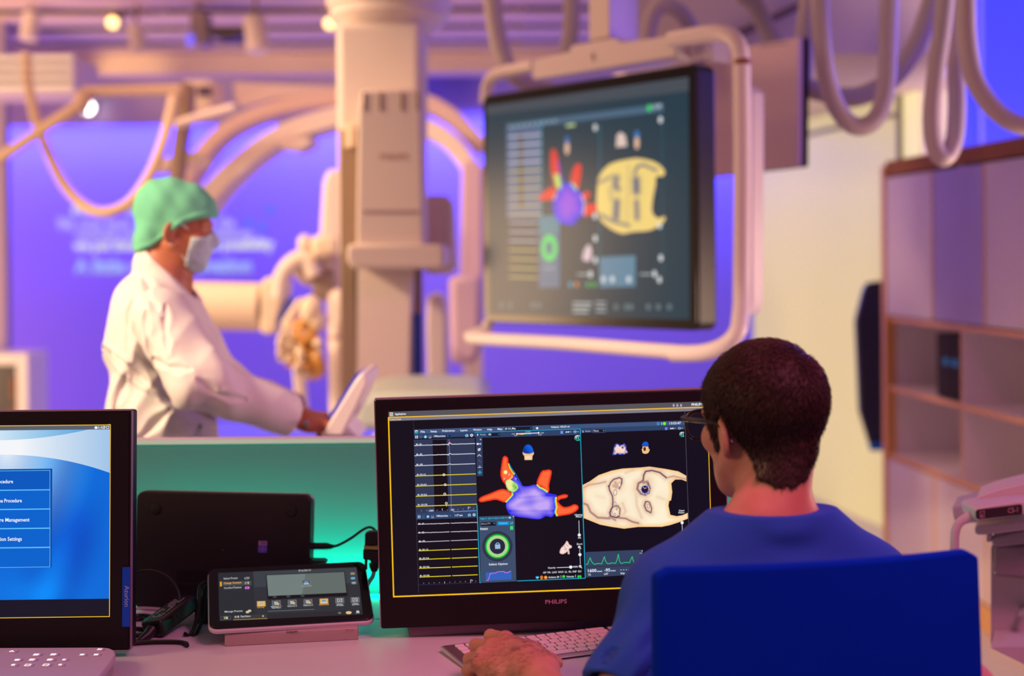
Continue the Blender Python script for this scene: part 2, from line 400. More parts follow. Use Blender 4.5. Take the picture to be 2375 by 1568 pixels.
def field_mesh(f, lo, hi, h, n=14, slack=1.6):
    "surface nets over the zero set of f(points) inside the box lo..hi"
    lo = np.array(lo, float); hi = np.array(hi, float); N = np.ceil((hi - lo) / h).astype(int) + 1
    nb = np.ceil(N / n).astype(int); cid = []; cpos = []; quads = []
    big = N + 2
    def gid(i, j, k): return (i * big[1] + j) * big[2] + k
    ctr = np.array([[a, b, c] for a in range(nb[0]) for b in range(nb[1]) for c in range(nb[2])])
    cd = f((ctr + 0.5) * n * h + lo); keep = ctr[np.abs(cd) < n * h * 0.87 * slack]
    g = np.arange(n + 1); G = np.stack(np.meshgrid(g, g, g, indexing='ij'), -1)
    for b in keep:
        i0 = b * n; pts = (G + i0) * h + lo; A = f(pts.reshape(-1, 3)).reshape(n + 1, n + 1, n + 1); S = A < 0
        if S.all() or not S.any(): continue
        cnt = np.zeros((n, n, n)); acc = np.zeros((n, n, n, 3))
        corners = [(x, y, z) for x in (0, 1) for y in (0, 1) for z in (0, 1)]
        for c1 in corners:
            for ax in range(3):
                if c1[ax]: continue
                c2 = list(c1); c2[ax] = 1
                a_ = A[c1[0]:n + c1[0], c1[1]:n + c1[1], c1[2]:n + c1[2]]; b_ = A[c2[0]:n + c2[0], c2[1]:n + c2[1], c2[2]:n + c2[2]]
                m = (a_ < 0) != (b_ < 0); t = np.where(m, a_ / np.where(m, a_ - b_, 1), 0)
                for d in range(3): acc[..., d] += np.where(m, c1[d] + (t if d == ax else 0), 0)
                cnt += m
        ii, jj, kk = np.nonzero(cnt); c_ = cnt[ii, jj, kk][:, None]
        cpos.append((acc[ii, jj, kk] / c_ + np.stack([ii, jj, kk], -1) + i0) * h + lo); cid.append(gid(ii + i0[0], jj + i0[1], kk + i0[2]))
        for ax in range(3):
            sl0 = [slice(0, n)] * 3; sl1 = [slice(0, n)] * 3; sl1[ax] = slice(1, n + 1)
            a_ = S[tuple(sl0)]; b_ = S[tuple(sl1)]; u, v = (ax + 1) % 3, (ax + 2) % 3
            ii = np.stack(np.nonzero(a_ != b_), -1)
            if not len(ii): continue
            flip = a_[ii[:, 0], ii[:, 1], ii[:, 2]]; ii = ii + i0
            q = []
            for du, dv in ((0, 0), (-1, 0), (-1, -1), (0, -1)):
                j = ii.copy(); j[:, u] += du; j[:, v] += dv; q.append(gid(j[:, 0], j[:, 1], j[:, 2]))
            q = np.stack(q, -1); q[~flip] = q[~flip][:, ::-1]; quads.append(q)
    cid = np.concatenate(cid); cpos = np.concatenate(cpos); quads = np.concatenate(quads)
    o = np.argsort(cid); cs = cid[o]; ix = np.searchsorted(cs, quads); ix = np.clip(ix, 0, len(cs) - 1); ok = (cs[ix] == quads).all(1)
    return cpos[o], ix[ok]
def clip_mesh(vs, fs, keepfn):
    k = keepfn(vs); fs = fs[k[fs].all(1)]; used = np.unique(fs); mp = np.full(len(vs), -1); mp[used] = np.arange(len(used)); return vs[used], mp[fs]
def vnoise(p, s, seed=0):
    q = p * s + seed * 3.7
    return (np.sin(q[..., 0] * 1.3 + 1.7 * np.sin(q[..., 1] * 0.9 + seed)) * np.cos(q[..., 1] * 1.1 + 1.3 * np.sin(q[..., 2] * 1.2)) + np.sin(q[..., 2] * 1.5 + 1.1 * np.sin(q[..., 0] * 0.8))) * 0.5
# ================================================================== THE ROOM
m_white = mat('white_paint', (0.80, 0.79, 0.78), 0.55, noise=0.04, nscale=3)
m_ceil = mat('ceiling_panel', (0.80, 0.63, 0.47), 0.6, noise=0.05, nscale=4)
m_dark_gap = mat('ceiling_void', (0.03, 0.02, 0.018), 0.8, noise=0.1, nscale=6)
m_floor = mat('pale_floor', (0.62, 0.56, 0.56), 0.35, noise=0.06, nscale=8)
m_bluewall = mat('blue_wall_paint', (0.38, 0.29, 0.82), 0.7, noise=0.03, nscale=2)
m_lav = mat('lavender_bulkhead', (0.60, 0.50, 0.66), 0.6, noise=0.03, nscale=3)
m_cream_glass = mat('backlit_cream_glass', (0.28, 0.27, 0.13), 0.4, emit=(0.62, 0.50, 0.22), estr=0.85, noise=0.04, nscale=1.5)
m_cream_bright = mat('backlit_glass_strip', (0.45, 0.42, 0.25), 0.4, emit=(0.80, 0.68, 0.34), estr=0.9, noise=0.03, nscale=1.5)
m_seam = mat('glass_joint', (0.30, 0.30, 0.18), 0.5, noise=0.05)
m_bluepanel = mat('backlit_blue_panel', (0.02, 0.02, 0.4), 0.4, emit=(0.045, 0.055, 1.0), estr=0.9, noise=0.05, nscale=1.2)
m_mauve = mat('mauve_ceiling', (0.78, 0.68, 0.62), 0.65, noise=0.04, nscale=2)

f = MB(); f.span((-7, -1.5, -0.06), (6, 13, 0)); struct('floor', f, m_floor, smooth=False)
b = MB(); b.span((-9, 12.3, 0), (5, 12.4, 3.4)); struct('wall_back', b, m_bluewall, smooth=False)
# bulkhead over the blue niche
z0 = P(300, 290, 11.7)[2]
b = MB(); b.span((-9, 11.7, z0), (-0.75, 11.78, 3.3)); struct('trim_1', b, m_lav, smooth=False)
# cross beam
za = P(400, 172, 11.0)[2]; zb = P(400, 124, 11.0)[2]
b = MB(); b.span((-4.15, 11.0, za), (0.9, 11.25, zb)); struct('trim_2', b, m_ceil, smooth=False)
zc = P(1000, 165, 11.9)[2]
# slatted ceiling: void above, panels below, all one ceiling surface
b = MB(); b.span((-9, 7.5, 3.42), (4.0, 12.4, 3.5)); struct('ceiling', b, m_dark_gap, smooth=False)
b = MB(); y = 7.9
for k in range(6):
    b.span((-9, y, 3.0), (0.9, y + 0.46, 3.012)); y += 0.70
struct('ceiling_slats', b, m_ceil, smooth=False)
b = MB()
for k in range(7): b.span((-7.5 + k * 1.25, 7.7, 3.06), (-7.4 + k * 1.25, 12.2, 3.14))
struct('ceiling_rails', b, m_ceil, smooth=False)
# lower mauve ceiling on the right: upright fascia and soffit behind it
zl = 2.20
b = MB(); b.span((0.50, 5.6, zl), (1.72, 5.68, 3.5)); struct('trim_7', b, m_mauve, smooth=False)
b = MB(); b.prism([(0.50, 5.68, zl), (1.72, 5.68, zl), (2.13, 6.9, zl), (2.13, 7.2, zl), (1.75, 9.4, zl), (0.50, 9.4, zl)], (0, 0, 0.08)); struct('ceiling_lower', b, m_mauve, smooth=False)
g0 = P(1884, 0, 5.594); g1 = P(1650, 108, 5.594)
b = MB(); b.tube([g0, g1], 0.016, 6); struct('trim_3', b, mat('groove', (0.22, 0.17, 0.2), 0.7, noise=0.05))
# right wall of backlit cream glass, running towards the camera
A = V(1.567, 9.27, 0); B = V(1.974, 6.92, 0); dr = (B - A) / np.linalg.norm(B - A); nrm = V(dr[1], -dr[0], 0)
if nrm[0] < 0: nrm = -nrm
def wallseg(t0, t1, z0, z1, th=0.06, off=0):
    p0 = A + dr * t0 + nrm * off; p1 = A + dr * t1 + nrm * off
    return MB().prism([p0 + V(0, 0, z0), p1 + V(0, 0, z0), p1 + V(0, 0, z1), p0 + V(0, 0, z1)], nrm * th)
LEN = np.linalg.norm(B - A)
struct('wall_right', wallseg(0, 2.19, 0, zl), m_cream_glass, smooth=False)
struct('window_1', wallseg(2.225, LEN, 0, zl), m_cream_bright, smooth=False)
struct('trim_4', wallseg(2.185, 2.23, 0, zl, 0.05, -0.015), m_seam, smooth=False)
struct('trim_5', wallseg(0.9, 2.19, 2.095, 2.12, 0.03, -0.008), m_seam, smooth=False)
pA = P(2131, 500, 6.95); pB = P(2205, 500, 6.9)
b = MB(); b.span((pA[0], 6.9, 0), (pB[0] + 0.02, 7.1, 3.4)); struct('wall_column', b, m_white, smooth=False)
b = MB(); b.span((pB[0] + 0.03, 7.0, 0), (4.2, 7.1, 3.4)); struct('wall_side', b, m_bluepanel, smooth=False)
b = MB(); q = P(2268, 100, 6.99); b.span((q[0], 6.975, 1.2), (q[0] + 0.02, 7.0, 3.4)); struct('trim_6', b, mat('blue_joint', (0.2, 0.2, 0.8), 0.4, emit=(0.05, 0.06, 1.0), estr=0.6, noise=0.04), smooth=False)
# left lavender wall edge
pA = P(14, 700, 9.5)
b = MB(); b.span((-5.5, 9.5, 0), (pA[0], 9.6, 3.0)); struct('wall_left', b, mat('violet_wall', (0.34, 0.26, 0.42), 0.6, noise=0.03, nscale=3), smooth=False)

# lettering on the blue wall
c1 = C(185, 170, 240); c2 = C(225, 222, 235); c3 = C(165, 180, 255)
WMX = pose((-2, 12.3, 1.5))
def wall_words(fn, label):
    f = Face(WMX, off=-0.004); f.k(0, 0, 1); fn(f); o = obj('projected_lettering', f.mb, screen_mat('projected_light', 1.0, 0.7), None, local=True, smooth=False); o.matrix_world = Matrix(WMX.tolist()); tag(o, label, 'lettering', 'lettering thrown on the blue wall')
wall_words(lambda f: f.text('RI', 168, 497, 18, c2, x1=212, lay=1, bold=0.03), 'bright pale letters left of the cap, topmost on blue wall')
wall_words(lambda f: f.text('RI', 296, 497, 18, c2, x1=326, lay=1, bold=0.03), 'bright pale letters touching the back of the green cap')
wall_words(lambda f: f.text('Bij ons kun je leren wat de', 134, 530, 24, c1, x1=546, lay=1, bold=0.045), 'widest pale lilac line of blurred words on the blue wall')
wall_words(lambda f: f.text('techniek van morgen kan betekenen', 176, 554, 22, c1, x1=586, lay=1, bold=0.045), 'second pale lilac line of blurred words on the blue wall')
wall_words(lambda f: f.text('we put those who care into possibility', 170, 580, 24, c2, x1=636, lay=1, bold=0.045), 'brightest cream line of blurred words beside the face mask')
wall_words(lambda f: f.text('A little more innovation', 172, 633, 32, c3, x1=584, lay=1, bold=0.045), 'lowest light blue line of blurred words on the blue wall')
for (x, y), lb in (((608, 527), 'faint light dot on the blue wall, middle one of three'), ((628, 488), 'faint light dot on the blue wall, highest of three'), ((576, 517), 'faint light dot on the blue wall, leftmost of three')):
    wall_words(lambda f: f.disc(x, y, 10, C(95, 120, 255), lay=1), lb)
# ================================================================== THE DESK AND WHAT STANDS ON IT
DZ = 0.74
YAW_D = 6.0
m_desk = mat('desk_laminate', (0.64, 0.62, 0.68), 0.38, noise=0.03, nscale=6)
m_black = mat('black_plastic', (0.012, 0.010, 0.013), 0.42, noise=0.1, nscale=80)
m_blackgloss = mat('black_glass', (0.006, 0.005, 0.007), 0.12)
m_bezel = mat('dark_bezel', (0.008, 0.004, 0.007), 0.50, spec=0.3, noise=0.08, nscale=80)
m_grey = mat('grey_plastic', (0.45, 0.42, 0.44), 0.45, noise=0.04, nscale=30)
m_pinkgrey = mat('warm_grey_metal', (0.42, 0.33, 0.34), 0.42, metal=0.3, noise=0.05, nscale=40)
m_mauvegrey = mat('pale_mauve_plastic', (0.62, 0.52, 0.60), 0.45, noise=0.03, nscale=30)
m_alu = mat('brushed_aluminium', (0.62, 0.60, 0.62), 0.35, metal=0.7, noise=0.04, nscale=50)
m_rubber = mat('black_rubber', (0.008, 0.008, 0.008), 0.5, noise=0.1, nscale=50)
m_part = mat('screen_wall_panel', (0.10, 0.23, 0.25), 0.5, noise=0.03, nscale=4)

desk = thing('desk', 'long pale desk in front of the turquoise divider panel', 'desk', (-0.4, 2.3, 0))
back = 2.83
t = MB(); t.prism([(-2.4, 2.21, DZ - 0.03), (0.60, 2.24, DZ - 0.03), (0.60, back, DZ - 0.03), (-2.4, back - 0.02, DZ - 0.03)], (0, 0, 0.03)); obj('desktop', t, m_desk, desk, bevel=0.003)
for x in (-2.3, 0.50):
    for y in (2.30, 2.68): l = MB(); l.span((x, y, 0), (x + 0.06, y + 0.06, DZ - 0.031)); obj('leg', l, m_grey, desk, bevel=0.004)
# divider panel
div = thing('divider_panel', 'low divider panel behind the desk lit turquoise from below', 'divider', (-0.4, 2.87, 0))
dl0 = P(-900, 1050, 2.80); xr = P(1862, 1100, 2.88)[0]
ztl = P(297, 1024, 2.86)[2]; 
yl, yr = 2.845, 2.875
t = MB(); t.prism([(-2.4, yl, 0), (xr, yr, 0), (xr, yr, 1.043), (-2.4, yl, 1.043)], (0, 0.03, 0)); obj('panel', t, m_part, div, smooth=False)
t = MB(); t.prism([(-2.4, yl - 0.004, 1.043), (xr + 0.004, yr - 0.004, 1.043), (xr + 0.004, yr - 0.004, 1.052), (-2.4, yl - 0.004, 1.052)], (0, 0.04, 0)); obj('top_cap', t, m_white, div, label='cream top edge strip')
t = MB(); t.span((xr, yr - 0.004, 0), (xr + 0.006, yr + 0.036, 1.043)); obj('end_cap', t, m_mauvegrey, div)
# the green light strip behind the desk: a real lamp lying in the gap at the foot of the panel
led = thing('light_strip', 'green light strip lying along the foot of the divider', 'lamp', (-0.8, 2.826, DZ))
t = MB(); t.span((-2.3, 2.819, DZ), (0.57, 2.826, DZ + 0.006)); obj('diffuser', t, mat('green_led', (0.1, 0.6, 0.4), 0.5, emit=(0.0, 1.0, 0.42), estr=9.0), led, smooth=False)
area('green_strip_light', (-0.75, 2.806, DZ + 0.018), (-0.75, 2.85, DZ + 0.08), 2.6, (0.0, 1.0, 0.58), 7.0, sy=0.012)

def monitor(name, label, M, w_, h_, th, face, bez, grp=None):
    t = thing(name, label, 'monitor', M=M)
    b_ = MB(); b_.prism([(x, 0.002, z) for x, z in rounded(w_, h_, 0.004)], (0, th, 0)); obj('housing', b_, m_bezel, t, local=True, bevel=0.002)
    b_ = MB(); b_.prism([(x, 0.0006, z) for x, z in rounded(w_ - 0.006, h_ - 0.006, 0.003)], (0, 0.002, 0)); obj('front_bezel', b_, m_bezel, t, local=True)
    e = MB()
    for sx in (-1, 1): e.box((sx * (w_ / 2 + 0.0008), 0.008, 0), (0.0016, 0.010, h_ - 0.002))
    e.box((0, 0.012, h_ / 2 + 0.001), (w_, 0.02, 0.002)); obj('edge_trim', e, mat('trim_mauve', (.26, .18, .23), .5, noise=.03), t, local=True, smooth=False)
    return t
# ---- main monitor
MM = pose((0.0699, 2.5222, 0.969), 2.1, 0.2, 1.25); mw, mh = 0.62, 0.4043
mon = monitor('desk_monitor', 'large black monitor on the desk showing coloured heart maps', MM, mw, mh, 0.045, None, None)
b_ = MB(); b_.prism([(x, 0, z) for x, z in rounded(0.30, 0.22, 0.02)], (0, 0.03, 0)); 
for i in range(len(b_.v)): b_.v[i] = (b_.v[i][0], b_.v[i][1] + 0.047, b_.v[i][2])
obj('rear_cover', b_, m_black, mon, local=True, bevel=0.006)
bs = MB(); q0 = P(950, 1478, 2.531); ys = math.radians(8)
ux = V(math.cos(ys), math.sin(ys), 0); uy = V(-math.sin(ys), math.cos(ys), 0); o0 = V(q0[0], q0[1], DZ)
prof = [(0, 0.0), (-0.002, 0.012), (0.006, 0.040), (0.02, 0.044), (0.12, 0.03), (0.13, 0.0)]
bs.prism([o0 + uy * a + V(0, 0, c) for a, c in prof], ux * 0.50); obj('stand_base', bs, mat('mauve_metal', (0.24, 0.15, 0.20), 0.45, metal=0.2, noise=0.05, nscale=60), mon, bevel=0.003)
S = Face(MM)
EDGE = C(255, 196, 20); W_ = C(240, 245, 255); NAVY = C(47, 56, 84); BAR = C(62, 86, 128); BAR2 = C(44, 66, 104); DK = C(26, 18, 32); CYN = C(20, 190, 225); YEL = C(245, 225, 20); LBL = C(225, 228, 240)
# screen background, from the photograph's corners
S.k(0, 0, 1)
a_ = S.L(900.6, 955.2); b2 = S.L(916, 1384); sc_r = S.L(1646, 1100)[0]
sx0, sz1, sx1, sz0 = a_[0], a_[1], sc_r, b2[1]
def SR(x0, z0, x1, z1, col, lay): S.poly_l([(x0, z0), (x1, z0), (x1, z1), (x0, z1)], col, lay)
SR(sx0, sz0, sx1, sz1, C(17, 13, 25), 0)
S.k(860, 890, 5.916)
zy = S.L(240, 463)[1]; zt2 = S.L(258, 512)[1]
SR(sx0, zy, sx1, sz1, C(86, 84, 92), 1); SR(sx0, zt2, sx1, zy, C(128, 124, 138), 1)
t_ = 0.0016
SR(sx0 - 0.0005, zy - t_ / 2, sx1, zy + t_ / 2, EDGE, 3); SR(sx0 - 0.001, sz0, sx0 + 0.0012, zy, EDGE, 3); SR(sx1 - 0.0012, sz0, sx1, zy, EDGE, 3); SR(sx0 - 0.001, sz0 - 0.001, sx1, sz0 + 0.0014, EDGE, 3)
# apps icon and titles
S.rect(258, 396, 306, 444, C(225, 230, 235), 2); S.rect(263, 402, 280, 440, C(235, 90, 40), 3); S.rect(283, 402, 300, 420, C(60, 150, 220), 3); S.rect(283, 423, 300, 440, C(90, 190, 90), 3); S.rect(263, 423, 280, 432, C(250, 200, 40), 4)
S.text('Applications', 330, 430, 27, W_, x1=482, bold=0.02); S.text('Control Desk', 258, 503, 25, C(255, 214, 90), x1=418, bold=0.02)
# vertical hairlines
S.line([(583, 513), (590, 632)], 3, C(70, 66, 84)); 
S.k(860, 1155, 5.916); S.line([(616, 0), (655, 1305)], 4, C(72, 68, 88)); S.k(860, 890, 5.916)
# menu bar: from x=590 to far right (photo 960 -> 1588)
S.k(0, 0, 1); bl = S.L(960, 996.5); br = S.L(1588, 975.5); SR(bl[0], bl[1] - 0.0072, br[0], bl[1], BAR, 1); SR(bl[0], bl[1] - 0.0155, br[0], bl[1] - 0.0072, BAR2, 1)
rx = br[0]
S.line([(1588, 950), (1600, 1300)], 0.7, C(95, 95, 115), 2)
S.k(860, 890, 5.916)
S.ring(624, 658, 8, 20, C(230, 240, 245), 3, a0=0, a1=180); S.ring(624, 664, 8, 20, C(30, 200, 190), 3, a0=180, a1=360)
for t1, x, y, x1 in (('File', 686, 672, 742), ('Setup', 820, 667, 906), ('Preferences', 982, 660, 1152), ('Layout', 1230, 652, 1326)): S.text(t1, x, y, 26, W_, x1=x1, bold=0.015)
S.k(1090, 960, 7.126)
for t1, x, y, x1 in (('Window', 52, 276, 196), ('Help', 286, 271, 368), ('Map:', 456, 264, 540), ('#1 LA_Map', 582, 258, 756), ('Volume: 105.53 ml', 1338, 232, 1646)): S.text(t1, x, y, 29, W_, x1=x1, bold=0.015)
S.frame(570, 219, 1034, 262, 3, C(60, 62, 110), 2, fill=C(28, 22, 38)); S.poly([(996, 229), (1018, 229), (1007, 243)], CYN, 4); S.disc(1110, 236, 18, W_, 3)
# toolbars
S.k(860, 890, 5.916)
def toolbar(k, dx=0, dy=0, box=True):
    S.rect(612 + dx, 712 + dy, 624 + dx, 752 + dy, LBL, 3); S.rect(634 + dx, 711 + dy, 646 + dx, 751 + dy, LBL, 3)
    for i in range(4): S.line([(670 + dx, 714 + dy + i * 11), (704 + dx, 713 + dy + i * 11)], 3, C(70, 130, 200), 3)
    S.disc(750 + dx, 729 + dy, 21, C(110, 190, 235), 3, seg=8); S.disc(750 + dx, 729 + dy, 10, C(225, 240, 250), 4, seg=8)
    S.frame(794 + dx, 712 + dy, 832 + dx, 750 + dy, 4, C(120, 140, 180), 3); S.line([(798 + dx, 744 + dy), (808 + dx, 734 + dy), (816 + dx, 742 + dy), (830 + dx, 728 + dy)], 4, LBL, 4)
toolbar(0); S.frame(860, 706, 1098, 740, 3, C(50, 66, 130), 2, fill=C(24, 36, 72)); S.text('100mm/sec', 868, 732, 24, W_, x1=1026, bold=0.02); S.poly([(1046, 714), (1068, 712), (1057, 724)], CYN, 4)
def camgear(cx_, cy_, gx, gy):
    S.rect(cx_ - 20, cy_ - 12, cx_ + 20, cy_ + 16, C(150, 205, 240), 3); S.rect(cx_ - 8, cy_ - 19, cx_ + 10, cy_ - 12, C(150, 205, 240), 3); S.disc(cx_, cy_ + 2, 8, BAR2, 4)
    S.ring(gx, gy, 9, 19, W_, 3)
camgear(1317, 712, 1383, 708)
# trace area (upper)
def qd(pts, col, lay=1): S.poly(pts, col, lay)
qd([(590, 768), (1425, 742), (1458, 1568), (616, 1568)], NAVY, 1)
S.k(860, 1155, 5.916); qd([(612, -6), (1456, -6), (1460, 180), (620, 206)], NAVY, 1); S.k(860, 890, 5.916)
qd([(847, 770), (1040, 766), (1060, 1568), (870, 1568)], C(18, 12, 22), 2)
S.k(860, 1155, 5.916); qd([(868, -6), (1058, -6), (1064, 172), (876, 178)], C(18, 12, 22), 2); qd([(618, 206), (1462, 178), (1464, 268), (624, 298)], BAR2, 3)
S.line([(1128, 188), (1446, 173)], 8, C(120, 160, 235), 4); S.k(860, 890, 5.916)
def wob(x0, y0, x1, y1, amp, n=26, sd=0):
    r_ = random.Random(sd); return [(x0 + (x1 - x0) * i / n, y0 + (y1 - y0) * i / n + (amp if i % 2 else -amp) * r_.random()) for i in range(n + 1)]
for n_, (y0, ym, y1, am) in enumerate(((849, 832, 821, 4), (987, 970, 959, 4), (1126, 1110, 1097, 1))):
    S.line(wob(596 + n_ * 5, y0, 1058, ym, am, sd=n_), 7, W_, 4)
    pk = (30, 18, 14)[n_]
    S.line([(1058, ym), (1062, ym + 12 if n_ < 2 else ym), (1078, ym - pk * 0.8), (1095, ym - pk * 0.5), (1112, ym - 2)], 7, W_, 4); S.line(wob(1112, ym - 2, 1430, y1, am * .7, sd=n_ + 5), 7, W_, 4)
S.disc(1077, 816, 15, C(235, 50, 50), 3)
S.line([(1074, 760), (1102, 1568)], 7, C(110, 125, 170), 3); S.k(860, 1155, 5.916); S.line([(1102, -6), (1105, 150)], 7, C(110, 125, 170), 3); S.k(860, 890, 5.916)
for i, (y0, y1) in enumerate(((1266, 1237), (1405, 1375), (1544, 1514))): S.line([(610 + i * 4, y0), (1440 + i * 5, y1)], 9, YEL, 4)
for i, (x, y) in enumerate(((1003, 1248), (1021, 1385), (1015, 1513))): S.ring(x, y, 10, 17, W_, 5)
for i, (t1, x, y, x1) in enumerate((('M - E1', 622, 842, 696), ('M - E2', 626, 980, 706), ('M - E3', 628, 1119, 710), ('M - D1-1.2', 634, 1257, 754), ('M - D1-3.4', 638, 1396, 764), ('M - D1-5.6', 642, 1534, 770))): S.text(t1, x, y, 20, LBL, x1=x1, bold=0.03, lay=5)
S.k(860, 1155, 5.916)
S.text('M - D1-7.8', 646, 103, 20, LBL, x1=774, bold=0.03, lay=5); S.line([(620, 115), (1454, 84)], 9, YEL, 4); S.ring(1036, 72, 10, 17, W_, 5); S.line([(1040, 88), (1040, 118)], 5, YEL, 5)
for x, y, h_ in ((694, 176, 8), (766, 172, 8), (910, 166, 8), (980, 156, 26), (1052, 162, 8), (1194, 155, 8), (1266, 152, 8), (1336, 138, 40), (1410, 148, 8)): S.line([(x, y - h_ / 2), (x + 1, y + h_ / 2)], 5, LBL, 4)
S.text('1s', 1344, 138, 22, LBL, x1=1366)
S.frame(784, 156, 872, 190, 3, C(90, 110, 190), 3, fill=C(36, 40, 70)); S.text('-320', 792, 184, 20, W_, x1=860, lay=6, bold=.02); S.frame(1080, 146, 1152, 180, 3, C(90, 110, 190), 3, fill=C(36, 40, 70)); S.text('-50', 1092, 173, 20, W_, x1=1142, lay=6, bold=.02)
toolbar(1, 34, -474); S.text('100mm/sec', 902, 258, 24, W_, x1=1060, bold=0.02, lay=5); S.poly([(1082, 238), (1104, 236), (1093, 248)], CYN, 5); S.text('1.17 sec', 1154, 250, 26, W_, x1=1260, bold=0.02, lay=5); camgear(1352, 234, 1417, 230)
for i, (y0, y1, am) in enumerate(((360, 334, 5), (479, 452, 5), (604, 571, 2))):
    S.line(wob(646 + 4 * i, y0, 1080, y0 - (y0 - y1) * .52, am, 40, i), 7, C(215, 212, 225), 4); S.line(wob(1098, y0 - (y0 - y1) * .56, 1462, y1, am, 34, i + 9), 7, C(215, 212, 225), 4)
for i, (y0, y1) in enumerate(((725, 692), (845, 811), (965, 932), (1085, 1052))): S.line([(656 + i * 4, y0), (1088 + i * 4, y0 - (y0 - y1) * .54)], 9, YEL, 4); S.line([(1106 + i * 4, y0 - (y0 - y1) * .56), (1466, y1)], 9, YEL, 4)
for t1, x, y, x1 in (('M - E1', 656, 364, 730), ('M - E2', 656, 484, 734), ('M - E3', 662, 603, 742), ('M - D1 1.2', 664, 720, 788), ('M - D1 3.4', 668, 838, 796), ('M - D1 5.6', 672, 957, 804), ('M - D1-7.8', 676, 1076, 804)): S.text(t1, x, y, 20, LBL, x1=x1, bold=0.03, lay=5)
for i in range(11):
    x = 726 + i * 71.5; y = 1174 - i * 3; h_ = 26 if i == 4 else (44 if i == 9 else 8); S.line([(x, y - h_ / 2 - 4), (x + 1, y + h_ / 2 - 4)], 5, LBL, 4)
S.text('1s', 1374, 1138, 24, LBL, x1=1400); S.line([(655, 1192), (1470, 1160)], 4, C(66, 60, 96), 4)
# panel 1 (3-D map) with cyan frame
S.k(1090, 960, 7.126); S.line([(78, 304), (1820, 246)], 7, CYN, 6); S.line([(1822, 244), (1868, 1568)], 9, CYN, 6)
S.poly([(84, 308), (1816, 250), (1822, 346), (90, 396)], BAR2, 3)
S.text('1', 120, 358, 28, W_, x1=134, bold=.02, lay=6); S.text('Mode:', 170, 356, 28, C(190, 200, 220), x1=260, lay=6); S.frame(292, 318, 498, 366, 3, C(60, 62, 110), 4, fill=C(26, 20, 36)); S.text('3D', 306, 352, 26, W_, x1=352, lay=7, bold=.02); S.poly([(464, 332), (484, 331), (474, 344)], CYN, 7)
S.poly([(774, 322), (1134, 308), (1134, 318), (774, 332)], C(250, 240, 245), 6)
for i, c in enumerate((C(250, 140, 60), C(245, 225, 80), C(80, 200, 80), C(70, 190, 220), C(70, 70, 200), C(130, 80, 190))): S.poly([(774 + i * 60, 332 - i * 2.4), (834 + i * 60, 330 - i * 2.4), (834 + i * 60, 341 - i * 2.4), (774 + i * 60, 344 - i * 2.4)], c, 6)
S.disc(774, 328, 12, W_, 7); S.disc(1134, 312, 14, W_, 7); S.text('0.15', 692, 340, 20, W_, x1=740, lay=7); S.text('0.15', 734, 366, 18, W_, x1=780, lay=7); S.text('0.50', 1168, 323, 20, W_, x1=1220, lay=7); S.text('0.50', 1128, 352, 18, W_, x1=1180, lay=7); S.text('VOLTAGE', 912, 302, 13, W_, x1=998, lay=7)
S.rect(1495, 281, 1538, 326, C(120, 150, 235), 6); S.line([(1584, 300), (1640, 297)], 9, W_, 6); S.disc(1592, 300, 10, W_, 6); S.disc(1632, 297, 10, W_, 6); S.poly([(1656, 292), (1674, 291), (1665, 302)], W_, 6)
def eye(x, y): S.ring(x, y, 16, 22, C(170, 195, 225), 6); S.disc(x, y, 9, C(170, 195, 225), 6); S.line([(x - 34, y), (x - 20, y - 6)], 6, C(170, 195, 225), 6); S.line([(x + 20, y - 6), (x + 34, y)], 6, C(170, 195, 225), 6)
eye(1737, 294); S.poly([(1780, 290), (1796, 289), (1788, 300)], W_, 6)
S.poly([(98, 398), (204, 394), (216, 1024), (118, 1030)], C(48, 60, 92), 5)
S.text('x', 164, 430, 24, W_, x1=188, lay=7, bold=.03); S.disc(126, 496, 16, W_, 7); S.disc(172, 494, 15, C(150, 185, 235), 7); S.line([(130, 496), (170, 494)], 10, W_, 7)
S.ring(152, 588, 10, 22, LBL, 7); S.line([(130, 612), (176, 562)], 7, LBL, 7)
S.line([(122, 698), (138, 692), (146, 672), (160, 672), (168, 692), (186, 696)], 8, LBL, 7); S.line([(140, 755), (178, 798)], 6, C(110, 118, 140), 7)
S.line([(130, 884), (146, 880), (156, 890), (168, 878), (190, 882)], 7, LBL, 7); S.line([(161, 848), (162, 872)], 6, LBL, 7); S.ring(163, 966, 14, 22, CYN, 7); S.disc(163, 966, 7, CYN, 7)
for a in range(4): S.line([(163 + 22 * math.cos(a * pi / 2), 966 + 22 * math.sin(a * pi / 2)), (163 + 34 * math.cos(a * pi / 2), 966 + 34 * math.sin(a * pi / 2))], 6, CYN, 7)
def klogo(x, y, s_):
    for k in (0, 1): 
        S.line([(x + k * 26 * s_, y), (x + (k * 26 - 16) * s_, y + 10 * s_), (x + (k * 26 - 20) * s_, y + 40 * s_)], 11 * s_, W_, 7); S.line([(x + (k * 26 - 20) * s_, y + 40 * s_), (x + (k * 26 - 14) * s_, y + 66 * s_)], 11 * s_, C(40, 220, 190), 7)
    S.line([(x + 48 * s_, y), (x + 34 * s_, y + 36 * s_), (x + 50 * s_, y + 72 * s_)], 11 * s_, C(120, 235, 215), 7); S.line([(x, y + 76 * s_), (x + 52 * s_, y + 76 * s_)], 8 * s_, C(40, 220, 190), 7); S.line([(x, y - 4 * s_), (x + 54 * s_, y - 4 * s_)], 8 * s_, W_, 7)
klogo(1756, 362, 1.0)
